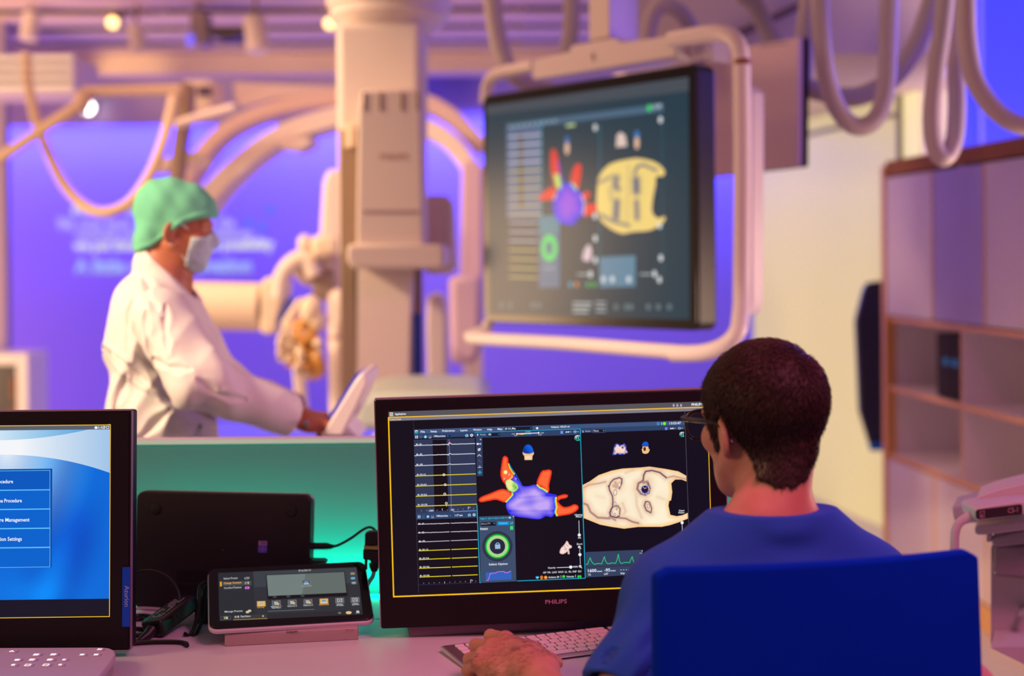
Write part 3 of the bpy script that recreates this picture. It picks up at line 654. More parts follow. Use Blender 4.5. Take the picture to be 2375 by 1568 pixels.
# head seen from behind, blue cap
S.poly([(868, 632), (884, 628), (900, 640), (1026, 640), (1042, 628), (1056, 632), (1054, 668), (1034, 690), (1028, 760), (902, 762), (896, 690), (876, 672)], C(238, 190, 145), 6)
S.poly([(912, 690), (1012, 690), (1010, 748), (918, 750)], C(250, 215, 175), 7)
S.shade(smooth_poly([(878, 640), (880, 580), (915, 522), (962, 504), (1010, 524), (1042, 580), (1044, 636), (1000, 656), (962, 660), (910, 654)], 4), lambda x, y, d: lerp(C(0, 50, 150), C(10, 95, 225), np.clip((x - 900) / 120 + (600 - y) / 160, 0, 1)), 8, 7, edge=C(0, 70, 180))
# atrium
body = smooth_poly([(735, 1010), (860, 1176), (960, 1192), (1100, 1170), (1290, 1300), (1440, 1342), (1400, 1390), (1420, 1568), (1360, 1700), (1250, 1690), (1150, 1740), (930, 1720), (740, 1690), (640, 1640), (594, 1480), (720, 1340), (690, 1290), (790, 1240), (700, 1080)], 4)
redv = (C(225, 30, 15), C(255, 108, 58))
def vein(pts, lay=8, hl=None):
    S.shade(smooth_poly(pts, 4), lambda x, y, d: lerp(redv[0], redv[1], np.clip(d / 42, 0, 1) ** 1.2), 7, lay, edge=redv[0])
def atr(x, y, d):
    n_ = 0.5 + 0.5 * np.sin(x * 0.011 + 1.2 * np.sin(y * 0.013)) * np.cos(y * 0.017 + 0.8 * np.sin(x * 0.009))
    t = np.clip(d / 130, 0, 1) * (0.45 + 0.75 * n_); t = np.clip(t - 0.30 * np.exp(-((y - 1380 + 0.1 * (x - 900)) / 26.0) ** 2) * (x > 800) - 0.25 * np.exp(-((y - 1600) / 22.0) ** 2), 0, 1); return lerp(C(48, 44, 235), C(196, 166, 245), t)
S.shade(body, atr, 7, 7, edge=C(50, 50, 240))
# rims
def rim(pts, w_=26):
    for k, (c, o_) in enumerate(((C(60, 170, 235), 0), (C(120, 225, 180), 8), (C(215, 235, 60), 16), (C(255, 200, 40), 24))): S.line([(x + dx * o_, y + dy * o_) for x, y, dx, dy in pts], w_ * .5, c, 10 + k)
vein([(535, 740), (560, 700), (585, 692), (630, 730), (640, 830), (680, 920), (735, 990), (700, 1060), (620, 1130), (560, 1140), (515, 1060), (502, 960)])
vein([(560, 1100), (640, 1060), (700, 1060), (680, 1150), (640, 1280), (590, 1190)], 8)
S.shade(smooth_poly([(640, 1080), (700, 1100), (770, 1150), (800, 1220), (760, 1270), (700, 1290), (640, 1260), (600, 1180), (590, 1110)], 4), lambda x, y, d: np.where((vnoise(np.stack([x, y, x * 0], -1), 0.045, 2) > 0.45)[:, None], np.array(C(240, 120, 50))[None, :3], lerp(C(120, 200, 90), C(235, 240, 150), np.clip(0.5 + vnoise(np.stack([x, y, x * 0], -1), 0.03, 5), 0, 1))), 7, 12, edge=C(90, 200, 190))
S.line([(634, 820), (660, 900), (700, 960), (730, 1000)], 16, C(250, 215, 40), 12); S.line([(644, 815), (676, 895), (716, 945), (744, 985)], 12, C(60, 200, 90), 13); S.line([(652, 830), (690, 900), (750, 985), (850, 1160)], 12, C(30, 90, 230), 13)
S.line([(690, 1010), (700, 1040), (660, 1070), (620, 1110)], 14, C(245, 230, 120), 13); S.line([(600, 1200), (640, 1260), (700, 1290)], 14, C(70, 210, 90), 13)
S.disc(586, 962, 32, C(250, 240, 110), 13); S.disc(590, 955, 20, C(250, 250, 220), 14)
for t1, x, y in (('8', 640, 1014), ('2', 556, 1080), ('6', 750, 1078), ('4', 592, 1156), ('7', 724, 1006), ('3', 672, 1180)): S.text(t1, x, y, 24, W_, x1=x + 16, lay=15, bold=.02)
vein([(1150, 1000), (1195, 935), (1250, 925), (1300, 915), (1345, 935), (1352, 980), (1330, 1080), (1310, 1180), (1312, 1260), (1280, 1300), (1200, 1220), (1100, 1150)])
rim([(1100, 1180, .3, -.9), (1150, 1230, .4, -.9), (1200, 1250, .4, -.9), (1275, 1300, .4, -.9)])
vein([(150, 1400), (200, 1360), (330, 1310), (450, 1260), (540, 1238), (620, 1260), (680, 1300), (690, 1350), (640, 1410), (570, 1462), (500, 1440), (420, 1420), (300, 1440), (190, 1460), (148, 1440)])
rim([(712, 1300, -.9, 0), (715, 1340, -.9, -.1), (660, 1400, -.7, -.5), (600, 1462, -.7, -.4)])
vein([(1440, 1370), (1480, 1345), (1560, 1325), (1610, 1335), (1620, 1360), (1590, 1390), (1500, 1410), (1450, 1440)])
vein([(1440, 1440), (1500, 1500), (1560, 1535), (1650, 1520), (1720, 1490), (1780, 1510), (1795, 1560), (1740, 1620), (1650, 1660), (1540, 1680), (1440, 1690), (1400, 1640), (1420, 1560)])
rim([(1408, 1372, .9, 0), (1404, 1440, .9, 0), (1420, 1540, .9, 0), (1400, 1620, .9, -.1), (1430, 1690, .8, -.3)], 30)
# step panel
S.k(1090, 1170, 8.252)
S.poly([(172, 228), (852, 204), (886, 1466), (206, 1496)], C(60, 78, 108), 15)
S.line([(170, 0), (186, 1496)], 13, CYN, 16) if False else None
S.text('Step 4', 198, 282, 32, CYN, x1=318, lay=18, bold=.02); S.line([(364, 264), (760, 248)], 9, CYN, 17)
for x, y in ((364, 264), (497, 258), (628, 252)): S.disc(x, y, 18, CYN, 18); S.disc(x, y, 10, C(40, 55, 80), 19)
S.disc(762, 248, 20, C(120, 235, 250), 18); S.text('x', 818, 236, 24, W_, x1=842, lay=18, bold=.03)
S.rect(204, 338, 496, 400, C(22, 22, 34), 17); S.text('Select PV', 214, 380, 28, C(190, 200, 215), x1=390, lay=18); S.poly([(452, 350), (482, 348), (467, 370)], CYN, 18)
S.rect(524, 326, 750, 388, C(10, 140, 205), 17); S.text('Shadow', 558, 370, 30, C(150, 225, 250), x1=716, lay=18); S.frame(766, 322, 826, 380, 6, CYN, 17, fill=C(40, 55, 80)); S.line([(782, 350), (794, 362), (812, 340)], 6, W_, 19)
S.text('Restart', 198, 474, 32, W_, x1=342, lay=18, bold=.02); S.line([(198, 484), (342, 478)], 4, W_, 18); S.rect(766, 408, 828, 480, C(60, 215, 110), 17)
S.disc(525, 795, 284, C(46, 56, 78), 16, seg=48); S.ring(525, 795, 276, 286, C(24, 28, 44), 17, seg=48); S.disc(525, 795, 236, C(24, 26, 46), 17, seg=48)
S.ring(525, 795, 192, 232, C(0, 205, 50), 19, seg=48, gap=0.16); S.ring(525, 795, 148, 205, C(205, 255, 170), 20, seg=48, gap=0.34); S.disc(525, 795, 146, C(36, 40, 62), 18, seg=40)
S.rect(478, 762, 580, 842, C(155, 185, 220), 21); S.ring(528, 762, 26, 40, C(155, 185, 220), 21, a0=0, a1=180, seg=16)
S.text('Select Option', 362, 1160, 40, W_, x1=720, lay=18, bold=.012); S.poly([(304, 1296), (792, 1276), (794, 1430), (306, 1450)], C(52, 98, 190), 17)
S.line([(306, 1450), (350, 1446), (388, 1316), (500, 1304), (520, 1284), (650, 1276), (664, 1298), (738, 1296), (758, 1272), (782, 1270)], 9, C(230, 130, 235), 19)
S.line([(134, 0), (190, 1494)], 12, CYN, 14); S.line([(186, 1494), (206, 1493)], 12, CYN, 14); S.line([(898, 1460), (2208, 1406)], 11, CYN, 14); S.line([(2156, 0), (2206, 1406)], 12, CYN, 14)
S.text('Clipping', 2000, 210, 30, W_, x1=2150, lay=15, bold=.012); S.text('Plane', 2026, 246, 30, W_, x1=2136, lay=15, bold=.012)
S.line([(2082, 306), (2090, 560)], 9, LBL, 15); S.disc(2090, 580, 29, W_, 16); S.text('0%', 2066, 648, 28, W_, x1=2124, lay=15, bold=.015); S.text('Zoom', 2040, 768, 30, W_, x1=2150, lay=15, bold=.012)
def mag(x, y, lay=15): S.ring(x, y, 12, 24, W_, lay); S.line([(x + 14, y + 16), (x + 34, y + 36)], 11, W_, lay); S.disc(x, y, 6, W_, lay)
mag(2090, 810); S.line([(2098, 850), (2110, 1136)], 8, LBL, 15); S.disc(2102, 956, 29, W_, 16); mag(2106, 1178)
S.text('Opacity', 1490, 1224, 32, LBL, x1=1636, lay=15, bold=.012); S.line([(1658, 1206), (1900, 1196)], 10, LBL, 15); S.disc(1926, 1194, 30, W_, 16); S.text('100%', 1966, 1204, 30, W_, x1=2064, lay=15, bold=.012)
for t1, x, y, x1 in (('AP', 1396, 1318, 1460), ('PA', 1484, 1314, 1546), ('LAO', 1572, 1311, 1664), ('RAO', 1692, 1306, 1788), ('LL', 1814, 1302, 1864), ('RL', 1890, 1300, 1946), ('INF', 1966, 1298, 2040), ('SU', 2066, 1294, 2128)): S.text(t1, x, y, 36, LBL, x1=x1, lay=15, bold=.012)
S.disc(1274, 1388, 18, C(40, 175, 230), 15); S.disc(1302, 1386, 18, C(40, 175, 230), 15); S.poly([(1256, 1392), (1320, 1390), (1288, 1428)], C(40, 175, 230), 15); S.line([(1262, 1396), (1284, 1392), (1290, 1402), (1316, 1392)], 6, W_, 16)
S.disc(1370, 1392, 27, C(240, 140, 40), 15, ry=34); S.line([(1356, 1398), (1370, 1380), (1386, 1402)], 7, C(90, 40, 20), 16); S.disc(1448, 1392, 32, C(250, 140, 40), 15); S.line([(1430, 1394), (1466, 1390)], 9, C(255, 225, 190), 16)
S.text('Achieve 20', 1500, 1406, 34, W_, x1=1706, lay=15, bold=.012); S.line([(1738, 1352), (1740, 1404)], 6, W_, 15); S.disc(1792, 1376, 28, C(70, 210, 70), 15); S.text('Velocity', 1842, 1394, 34, W_, x1=1990, lay=15, bold=.012); S.line([(2018, 1342), (2020, 1392)], 6, W_, 15)
S.disc(2072, 1378, 18, C(50, 210, 60), 15, ry=28); S.disc(2114, 1376, 18, C(50, 210, 60), 15, ry=28); S.line([(2092, 1346), (2093, 1372)], 6, C(50, 210, 60), 15)
# small heart
S.shade(smooth_poly([(1716, 890), (1740, 830), (1790, 780), (1820, 740), (1850, 694), (1880, 720), (1900, 760), (1946, 790), (1940, 830), (1896, 850), (1906, 940), (1870, 944), (1866, 900), (1820, 930), (1770, 948), (1720, 930)], 4), lambda x, y, d: lerp(C(190, 130, 120), C(250, 222, 216), np.clip(d / 22, 0, 1)), 10, 15, edge=C(235, 200, 190))
for a, b2 in (((1800, 800), (1850, 850)), ((1840, 760), (1880, 800)), ((1800, 850), (1850, 870))): S.line([a, b2], 8, C(80, 35, 40), 17)
# panel 2 (panorama)
S.k(1340, 960, 5.407)
S.poly([(36, 182), (1335, 132), (1338, 212), (38, 252)], BAR2, 3) if False else None
S.text('2', 56, 230, 20, W_, x1=72, lay=6, bold=.02); S.text('Mode:', 96, 226, 19, C(190, 200, 220), x1=162, lay=6); S.frame(186, 190, 344, 232, 3, C(100, 110, 160), 4, fill=C(26, 20, 36)); S.text('Pano', 200, 222, 21, W_, x1=264, lay=7); S.poly([(314, 206), (332, 205), (323, 217)], C(60, 220, 180), 7)
S.ring(1007, 122, 12, 20, C(60, 150, 210), 6, a0=-60, a1=240, seg=16); S.line([(1008, 118), (1008, 142)], 5, C(120, 190, 235), 6); S.line([(1051, 106), (1051, 138)], 5, W_, 6); S.disc(1086, 121, 20, C(110, 240, 70), 6)
S.text('13:53:47', 1150, 132, 29, W_, x1=1292, lay=6, bold=.012)
S.rect(1092, 168, 1124, 200, C(110, 135, 220), 6); S.line([(1162, 183), (1200, 181)], 7, W_, 6); S.disc(1166, 183, 8, W_, 6); S.disc(1194, 181, 8, W_, 6); S.poly([(1212, 178), (1226, 177), (1219, 186)], W_, 6)
S.ring(1275, 180, 10, 16, C(170, 195, 225), 6); S.line([(1254, 180), (1264, 174)], 5, C(170, 195, 225), 6); S.line([(1286, 174), (1298, 180)], 5, C(170, 195, 225), 6); S.poly([(1306, 176), (1318, 175), (1312, 184)], W_, 6)
klogo(1294, 232, 0.68); 
S.k(860, 890, 2.958 * 2)
S.k(1550, 760, 2.8)
for x in (34, 58, 82): S.rect(x - 5, 500, x + 6, 512, C(185, 185, 195), 3); S.ring(x, 499, 3, 5, C(185, 185, 195), 3, a0=0, a1=180, seg=10)
S.text('PHILIPS', 151, 507, 15, W_, x1=224, lay=4, bold=.03)
S.k(1340, 960, 5.407)
# mini chamber and mini head
S.shade(smooth_poly([(432, 514), (446, 470), (450, 425), (470, 380), (500, 372), (520, 385), (560, 385), (582, 370), (606, 400), (612, 450), (630, 484), (600, 500), (560, 512), (500, 505), (470, 512)], 3), lambda x, y, d: lerp(C(30, 45, 190), C(250, 215, 195), np.clip(d / 22 - 0.2 + 0.5 * np.sin(x * .11) * np.sin(y * .09), 0, 1)), 7, 5, edge=C(60, 90, 210)); S.disc(563, 420, 15, C(40, 40, 110), 8); S.disc(568, 420, 7, C(170, 150, 200), 9)
S.poly(smooth_poly([(800, 440), (812, 440), (815, 410), (880, 410), (888, 440), (900, 440), (896, 465), (880, 490), (848, 500), (815, 490), (806, 462)], 3), C(240, 195, 135), 5); S.poly(smooth_poly([(806, 405), (815, 365), (845, 347), (875, 355), (886, 385), (884, 405), (848, 400)], 3), C(20, 85, 210), 6); S.disc(838, 440, 16, C(70, 40, 25), 7, ry=26); S.line([(850, 400), (850, 420)], 5, C(120, 70, 40), 7)
# the panorama disc
pano = [(60, 892), (150, 845), (260, 768), (420, 712), (560, 685), (780, 672), (900, 660), (1100, 690), (1260, 720), (1360, 775), (1362, 846), (1300, 822), (1220, 822), (1172, 870), (1184, 980), (1170, 1080), (1145, 1095), (1136, 1150), (1160, 1265), (1240, 1282), (1310, 1270), (1378, 1240), (1380, 1312), (1260, 1360), (1150, 1395), (1050, 1415), (760, 1416), (580, 1438), (420, 1415), (280, 1388), (160, 1340), (74, 1305)]
strokes = [([(820, 830), (825, 770), (850, 720), (930, 708), (1030, 735), (1110, 800)], 13, 1.0), ([(390, 920), (410, 860), (450, 820), (520, 798), (552, 815), (550, 870), (520, 935)], 11, 1.0), ([(385, 900), (400, 960), (435, 1030), (440, 1090), (435, 1150)], 13, .95),
    ([(440, 1160), (420, 1190), (400, 1240), (410, 1280), (480, 1300), (520, 1280)], 14, 1.0), ([(450, 1160), (500, 1150), (530, 1190), (525, 1260)], 11, .9), ([(500, 1300), (600, 1310), (680, 1350), (760, 1370)], 16, .8), ([(395, 1290), (470, 1330)], 18, .7),
    ([(820, 835), (760, 870), (745, 940), (790, 1000), (850, 1015)], 20, .85), ([(880, 860), (905, 930), (890, 990), (850, 1008)], 16, .9), ([(850, 1110), (870, 1095), (900, 1110), (925, 1180), (920, 1230)], 9, 1.0), ([(850, 1100), (835, 1150), (860, 1210), (915, 1238)], 15, .9),
    ([(70, 1120), (120, 1140), (160, 1230), (250, 1300), (400, 1310)], 20, .75), ([(60, 930), (140, 890), (260, 870), (350, 850)], 16, .55), ([(1110, 800), (1200, 780), (1360, 820)], 16, .6), ([(820, 860), (870, 850), (880, 900)], 26, .75), ([(470, 860), (490, 920), (450, 900)], 30, .55), ([(560, 1120), (600, 1220), (560, 1280)], 26, .30), ([(730, 1000), (740, 1150), (800, 1300)], 26, .28), ([(600, 740), (700, 700)], 24, .25), ([(1000, 1040), (1080, 1070)], 30, .2), ([(240, 1030), (330, 1050)], 40, .12)]
def pano_c(x, y, d):
    a = np.zeros(len(x))
    for pl, w_, st in strokes: dd = segd(x, y, pl); a = np.maximum(a, st * np.exp(-(dd / w_) ** 2)); a = np.maximum(a, 0.36 * st * np.exp(-(dd / (w_ * 3.2)) ** 2))
    a2 = np.clip(1 - d / 55, 0, 1); base = lerp(C(255, 243, 214), C(250, 205, 140), a2 ** .8 * .9 + 0.15 * (0.5 + 0.5 * np.sin(x * .012) * np.sin(y * .015)))
    k = a[:, None]; m_ = np.array(C(226, 180, 150))[None, :3]; n_ = np.array(C(34, 32, 92))[None, :3]
    return np.where(k < .45, base * (1 - k / .45) + m_ * (k / .45), m_ * (1 - (k - .45) / .55) + n_ * ((k - .45) / .55))
S.shade(pano, pano_c, 5.6, 7, edge=C(255, 200, 130))
for (x, y, r1, r2) in ((520, 885, 22, 36), (468, 985, 26, 40), (465, 1125, 18, 26), (487, 1185, 12, 24), (425, 1235, 14, 18), (462, 1258, 16, 18), (885, 1155, 18, 32)):
    S.shade([(x + r1 * math.cos(a), y + r2 * math.sin(a)) for a in np.linspace(0, 2 * pi, 14)[:-1]], lambda X, Y, D: lerp(C(120, 100, 130), C(250, 225, 195), np.clip(D / 12, 0, 1)), 5, 9)
S.shade([(840 + 46 * math.cos(a), 945 + 50 * math.sin(a)) for a in np.linspace(0, 2 * pi, 20)[:-1]], lambda X, Y, D: lerp(C(40, 50, 130), C(36, 22, 44), np.clip(D / 20, 0, 1)), 5, 9)
for k in range(10):
    a = k * 0.63; x, y = 840 + 54 * math.cos(a), 948 + 54 * math.sin(a); S.disc(x, y, 9, C(60, 130, 235), 10); S.disc(x + 2, y, 5, W_, 11)
S.line([(820, 915), (835, 935), (860, 925)], 7, C(235, 190, 160), 11)
S.text('Open', 1266, 1220, 20, W_, x1=1334, lay=15, bold=.012); S.text('Factor', 1262, 1246, 20, W_, x1=1338, lay=15, bold=.012); S.line([(1302, 1290), (1310, 1474)], 6, LBL, 15); S.disc(1306, 1361, 19, W_, 16); S.text('61%', 1288, 1506, 18, W_, x1=1334, lay=15, bold=.012)
S.k(1300, 890, 2.958)
S.text('Zoom', 828, 1074, 11, W_, x1=866, lay=15, bold=.012); S.ring(846, 1090, 4, 8, W_, 15); S.line([(851, 1096), (857, 1102)], 4, W_, 15); S.line([(850, 1106), (853, 1130)], 3, LBL, 15)
S.poly([(170, 1154), (564, 1138), (574, 1306), (176, 1328)], C(52, 66, 96), 8); S.line([(172, 1258), (568, 1240)], 3, C(28, 26, 44), 9)
pts = [(174, 1238)]; 
for cx_ in (203, 300, 396, 491): pts += [(cx_ - 18, 1238 - (cx_ - 203) * .04), (cx_ - 8, 1210 - (cx_ - 203) * .03), (cx_, 1192 - (8 if cx_ > 203 else 0) - (16 if cx_ == 396 else 0)), (cx_ + 8, 1216), (cx_ + 20, 1232), (cx_ + 34, 1238 - (cx_ - 203) * .05), (cx_ + 48, 1232 - (cx_ - 203) * .04)]
pts.append((534, 1224)); S.line(pts, 4, C(40, 215, 130), 11)
S.text('x', 555, 1149, 8, W_, x1=563, lay=11, bold=.03); S.text('1%', 543, 1166, 8, W_, x1=559, lay=11); S.rect(546, 1170, 557, 1226, C(30, 30, 50), 11); S.disc(552, 1228, 5, C(225, 60, 90), 12); S.text('x', 560, 1257, 8, W_, x1=568, lay=11, bold=.03)
for t1, x, y, x1, cp in (('1600', 188, 1292, 246, 21), ('msec', 250, 1290, 286, 11), ('-95', 300, 1288, 340, 21), ('msec', 343, 1286, 378, 11), ('- - -', 410, 1282, 456, 18), ('ohm', 465, 1280, 491, 10), ('0.11', 496, 1280, 537, 21), ('mV', 538, 1278, 558, 12), ('CL', 190, 1314, 209, 13), ('LAT', 299, 1310, 327, 13), ('Imp', 412, 1305, 440, 13), ('BI', 497, 1300, 511, 12)): S.text(t1, x, y, cp, W_, x1=x1, lay=11, bold=.012)
obj('screen_image', S.mb, screen_mat('screen_picture', 1.0), mon, local=True, smooth=False)
S2 = Face(MM); S2.k(950, 1300, 3.654); S2.text('PHILIPS', 1150, 368, 34, C(178, 128, 158), x1=1334, lay=2, bold=0.02); obj('logo', S2.mb, paint_mat('printed_lettering', 0.5), mon, local=True, smooth=False)

# ---- left monitor
ML = pose((-0.962, 2.41, 0.956), 1.33, 2.72, 0.0)
lm = monitor('desk_monitor', 'black monitor cut by the left edge showing a blue menu', ML, 0.62, 0.404, 0.045, None, None)
t = MB(); t.box((0.31 - 0.006, 0.0, -0.112), (0.0125, 0.004, 0.10)); obj('blue_side_tab', t, mat('blue_tab', (0.0, 0.06, 0.55), 0.4, noise=.03), lm, local=True, label='blue tab')
t = MB(); t.span((-1.20, 2.40, DZ), (-0.72, 2.56, DZ + 0.012)); obj('stand_base', t, m_grey, lm, bevel=.003)
t = MB(); t.span((-1.02, 2.46, DZ + 0.01), (-0.90, 2.49, 0.95)); obj('stand_neck', t, m_grey, lm, bevel=.003)
L = Face(ML, off=0.0); L.k(0, 930, 2.458)
gx = L.L(630, 600)[0]; gz1 = L.L(300, 137)[1]; gz0 = L.L(300, 1235)[1]; gx0 = -0.31 + 0.022
def LR(x0, z0, x1, z1, col, lay): L.poly_l([(x0, z0), (x1, z0), (x1, z1), (x0, z1)], col, lay)
LR(gx0, gz0, gx, gz1, C(22, 20, 36), 0)
for r in ((gx0, gz1 - .0013, gx, gz1), (gx0, gz0, gx, gz0 + .0013), (gx - .0013, gz0, gx, gz1), (gx0, gz0, gx0 + .0013, gz1)): LR(*r, C(240, 190, 40), 4)
zb1 = L.L(300, 141)[1]; zb0 = L.L(300, 165)[1]; LR(gx0, zb0, gx, zb1, C(92, 96, 108), 2)
zz0 = L.L(300, 1131)[1]
# desktop picture as a fine grid of colours (what the screen shows)
kk = L.m(300, 600); ox, oz = L.L(0, 0); nx_ = 150; xs = np.linspace(gx0, gx - .0016, nx_ + 1)
def top1(X): return 225 - max(0, X) ** 2 * .00022
def top2(X): return 308 + (max(0, X) / 625) ** 2.1 * 108
def pic(X, Y, reg):
    if reg == 0: a = np.clip(X / 500, 0, 1); return np.array((205, 228, 245)) * (1 - a) + np.array((90, 165, 220)) * a
    if reg == 1: a = np.clip((X - 120) / 520, 0, 1) ** .9; return np.array((244, 246, 250)) * (1 - a) + np.array((160, 195, 232)) * a
    a = np.clip(1 - math.hypot((X - 40) / 520, (Y - 300) / 620), 0, 1) ** 1.1
    c = np.array((4, 105, 215)) * (1 - a) + np.array((225, 235, 248)) * a; c = c + np.array((0, 28, 30)) * math.exp(-((X - 330) / 170) ** 2 - ((Y - 900) / 900) ** 2) * .6 * math.sin(X * .02 + Y * .008)
    return c + np.array((0, -28, -18)) * math.exp(-((X - 420) / 130) ** 2 - ((Y - 760) / 200) ** 2) + np.array((0, 22, 22)) * math.exp(-((X - 200) / 200) ** 2 - ((Y - 1100) / 90) ** 2)
yt, yb = (oz - zb0) / kk, (oz - zz0) / kk
for i in range(nx_):
    Xa, Xb = (xs[i] - ox) / kk, (xs[i + 1] - ox) / kk
    for reg, (fa, fb, nj) in enumerate((((lambda X: yt), top1, 3), (top1, top2, 8), (top2, (lambda X: yb), 56))):
        for j in range(nj):
            ya0 = fa(Xa) + (fb(Xa) - fa(Xa)) * j / nj; ya1 = fa(Xa) + (fb(Xa) - fa(Xa)) * (j + 1) / nj; yb0 = fa(Xb) + (fb(Xb) - fa(Xb)) * j / nj; yb1 = fa(Xb) + (fb(Xb) - fa(Xb)) * (j + 1) / nj
            if ya1 <= ya0 or yb1 <= yb0: continue
            c = pic((Xa + Xb) / 2, (ya0 + ya1 + yb0 + yb1) / 4, reg)
            L.poly_l([(xs[i], oz - ya1 * kk), (xs[i + 1], oz - yb1 * kk), (xs[i + 1], oz - yb0 * kk), (xs[i], oz - ya0 * kk)], C(*np.clip(c, 0, 255)), 1)
L.rect(-900, 398, 295, 948, C(8, 70, 165), 5)
for k in range(5):
    y0 = 406 + k * 109.5; y1 = y0 + 103
    L.frame(-890, y0, 287, y1, 3.4, C(95, 190, 250), 6, fill=C(0, 98, 205) if k else C(0, 88, 190))
for t1, x, y, x1 in (('Start Procedure', -88, 470, 76), ('Resume Procedure', -57, 579, 126), ('Procedure Management', -92, 689, 170), ('Application Settings', -84, 798, 126)): L.text(t1, x, y, 21, W_, x1=x1, lay=9, bold=.015)
L.disc(548, 152, 8, W_, 5); L.rect(540, 147, 557, 158, W_, 5); L.text('1:1', 562, 158, 14, W_, x1=580, lay=5, bold=.03); L.frame(585, 143, 601, 158, 2.5, W_, 5); L.line([(588, 156), (599, 146)], 2.5, W_, 6); L.frame(607, 143, 623, 158, 2.5, W_, 5)
obj('screen_image', L.mb, screen_mat('screen_picture'), lm, local=True, smooth=False)
L2 = Face(ML, off=-0.0021); 
vs, fs = text_shape('Azurion', 0.01); k = 0.011; x0_ = L.L(715, 1050)[0]; z0_ = L.L(715, 1052)[1]
L2.mb.add([(x0_ - 0.0005 + v[1] * k, -0.0027, z0_ - v[0] * k) for v in vs], fs, C(150, 165, 220)); obj('tab_lettering', L2.mb, paint_mat('printed_lettering'), lm, local=True, smooth=False)

# ---- control keypad in front of it
kp = thing('control_keypad', 'mauve control keypad with glowing white symbols before left monitor', 'keypad', (-0.78, 2.26, DZ))
kpts = [PZ(-260, 1506, DZ + .03), PZ(0, 1502, DZ + .03), PZ(236, 1501, DZ + .03), PZ(255, 1503, DZ + .03), PZ(267, 1509, DZ + .03), PZ(268, 1518, DZ + .03), PZ(262, 1530, DZ + .03), PZ(232, 1568, DZ + .03), PZ(205, 1620, DZ + .03), PZ(-260, 1625, DZ + .03)]
t = MB(); t.prism(kpts, (0, 0, -0.012)); obj('top_shell', t, m_mauvegrey, kp, bevel=.003, bseg=3)
cen = np.mean(kpts, 0); t = MB(); t.prism([cen + (p - cen) * V(.97, .93, 1) + V(0, 0, -.012) for p in kpts], (0, 0, -0.018)); obj('lower_shell', t, m_grey, kp, bevel=.003)
gl = mat('white_backlit_symbol', (0.9, 0.9, 0.9), 0.5, emit=(1, 1, 1), estr=0.9)
for (x, y, w_, sh) in ((68, 1432, 60, 0), (206, 1450, 62, 1), (304, 1449, 62, 1), (468, 1450, 50, 2), (548, 1450, 50, 3), (568, 1420, 50, 4), (98, 1480, 56, 2), (182, 1479, 60, 1), (284, 1479, 60, 1), (364, 1480, 50, 5), (74, 1510, 56, 5), (158, 1510, 60, 6), (262, 1509, 60, 6), (342, 1509, 50, 5)):
    c = PZ(x / 2.458, 930 + y / 2.458, DZ + .0301); s_ = 1 / 2.458 * c[1] / F
    bt = MB(); bt.prism([(c[0] + a, c[1] + b_, c[2]) for a, b_ in rounded(w_ * s_, w_ * s_ * 0.9, .003)], (0, 0, .0012)); bo = obj('button', bt, m_mauvegrey, kp, bevel=.0004)
    sm = MB(); z = c[2] + .0014; u = w_ * s_ * .32
    if sh == 0: sm.tube([(c[0] - u * .6, c[1] - u * .3, z), (c[0], c[1] + u * .5, z), (c[0] + u * .6, c[1] - u * .3, z)], u * .16, 5)
    elif sh in (1, 2, 3):
        sm.box((c[0], c[1] + u * .3, z), (u * 1.5, u * .7, .0004)); 
        for a in (-.5, 0, .5): sm.box((c[0] + a * u, c[1] - u * .5, z), (u * .22, u * .9, .0004))
    elif sh == 4:
        for a in (-1, 1): sm.tube([(c[0] - u * .7, c[1] - a * u * .7, z), (c[0] + u * .7, c[1] + a * u * .7, z)], u * .13, 5)
    elif sh == 5: sm.lathe([(u * .55, z), (u * .55, z + .0004)], (c[0], c[1], 0), 12); sm.box((c[0], c[1] + u * .6, z), (u, u * .5, .0004))
    else:
        for a, b_ in ((0, 1), (0, -1)): sm.box((c[0], c[1] + b_ * u * .8, z), (u * 1.6, u * .15, .0004))
        for a in (-1, 1): sm.box((c[0] + a * u * .75, c[1], z), (u * .15, u * 1.6, .0004))
    obj('symbol', sm, gl, bo, smooth=False)

# ---- laptop leaning on the divider, underside to the camera
MLap = pose((-0.561, 2.728, 0.8535), -8.43, 4.86, -0.22)
lp = thing('laptop', 'black laptop leaning against the divider with its underside showing', 'laptop', M=MLap)
t = MB(); t.prism([(x, 0, z) for x, z in rounded(0.35, 0.2236, 0.016)], (0, 0.019, 0)); obj('bottom_cover', t, mat('laptop_underside', (0.011, 0.006, 0.010), 0.55, noise=.15, nscale=90, bump=.05), lp, local=True, bevel=.003, bseg=3)
t = MB(); t.prism([(x, 0.0195, z) for x, z in rounded(0.352, 0.2256, 0.017)], (0, 0.006, 0)); obj('lid', t, mat('laptop_silver', (0.35, 0.33, 0.33), .35, metal=.7, noise=.04), lp, local=True, bevel=.002)
LF = Face(MLap, off=-0.0004); LF.k(290, 1120, 3.5)
for (x, y) in ((248, 210), (1348, 228)):
    a = LF.L(x, y); t = MB(); t.lathe([(.011, 0), (.010, -.0025), (.006, -.003)], (a[0], 0.0, a[1]), 24, axis=1)
    t.v = [(v[0], -abs(v[1]) if v[1] > 0 else v[1], v[2]) for v in t.v]; obj('rubber_foot', t, m_rubber, lp, local=True)
vt = MB()
for rr, (y0, y1) in enumerate(((712, 806), (826, 905))):
    for i in range(24):
        x = 420 + i * 10.5; a = LF.L(x, y0); b2 = LF.L(x + 5, y1); vt.span((a[0], -.0006, a[1]), (b2[0], .0004, b2[1]))
obj('vent', vt, mat('vent_dark', (.004, .003, .004), .7), lp, local=True, smooth=False)
vt = MB()
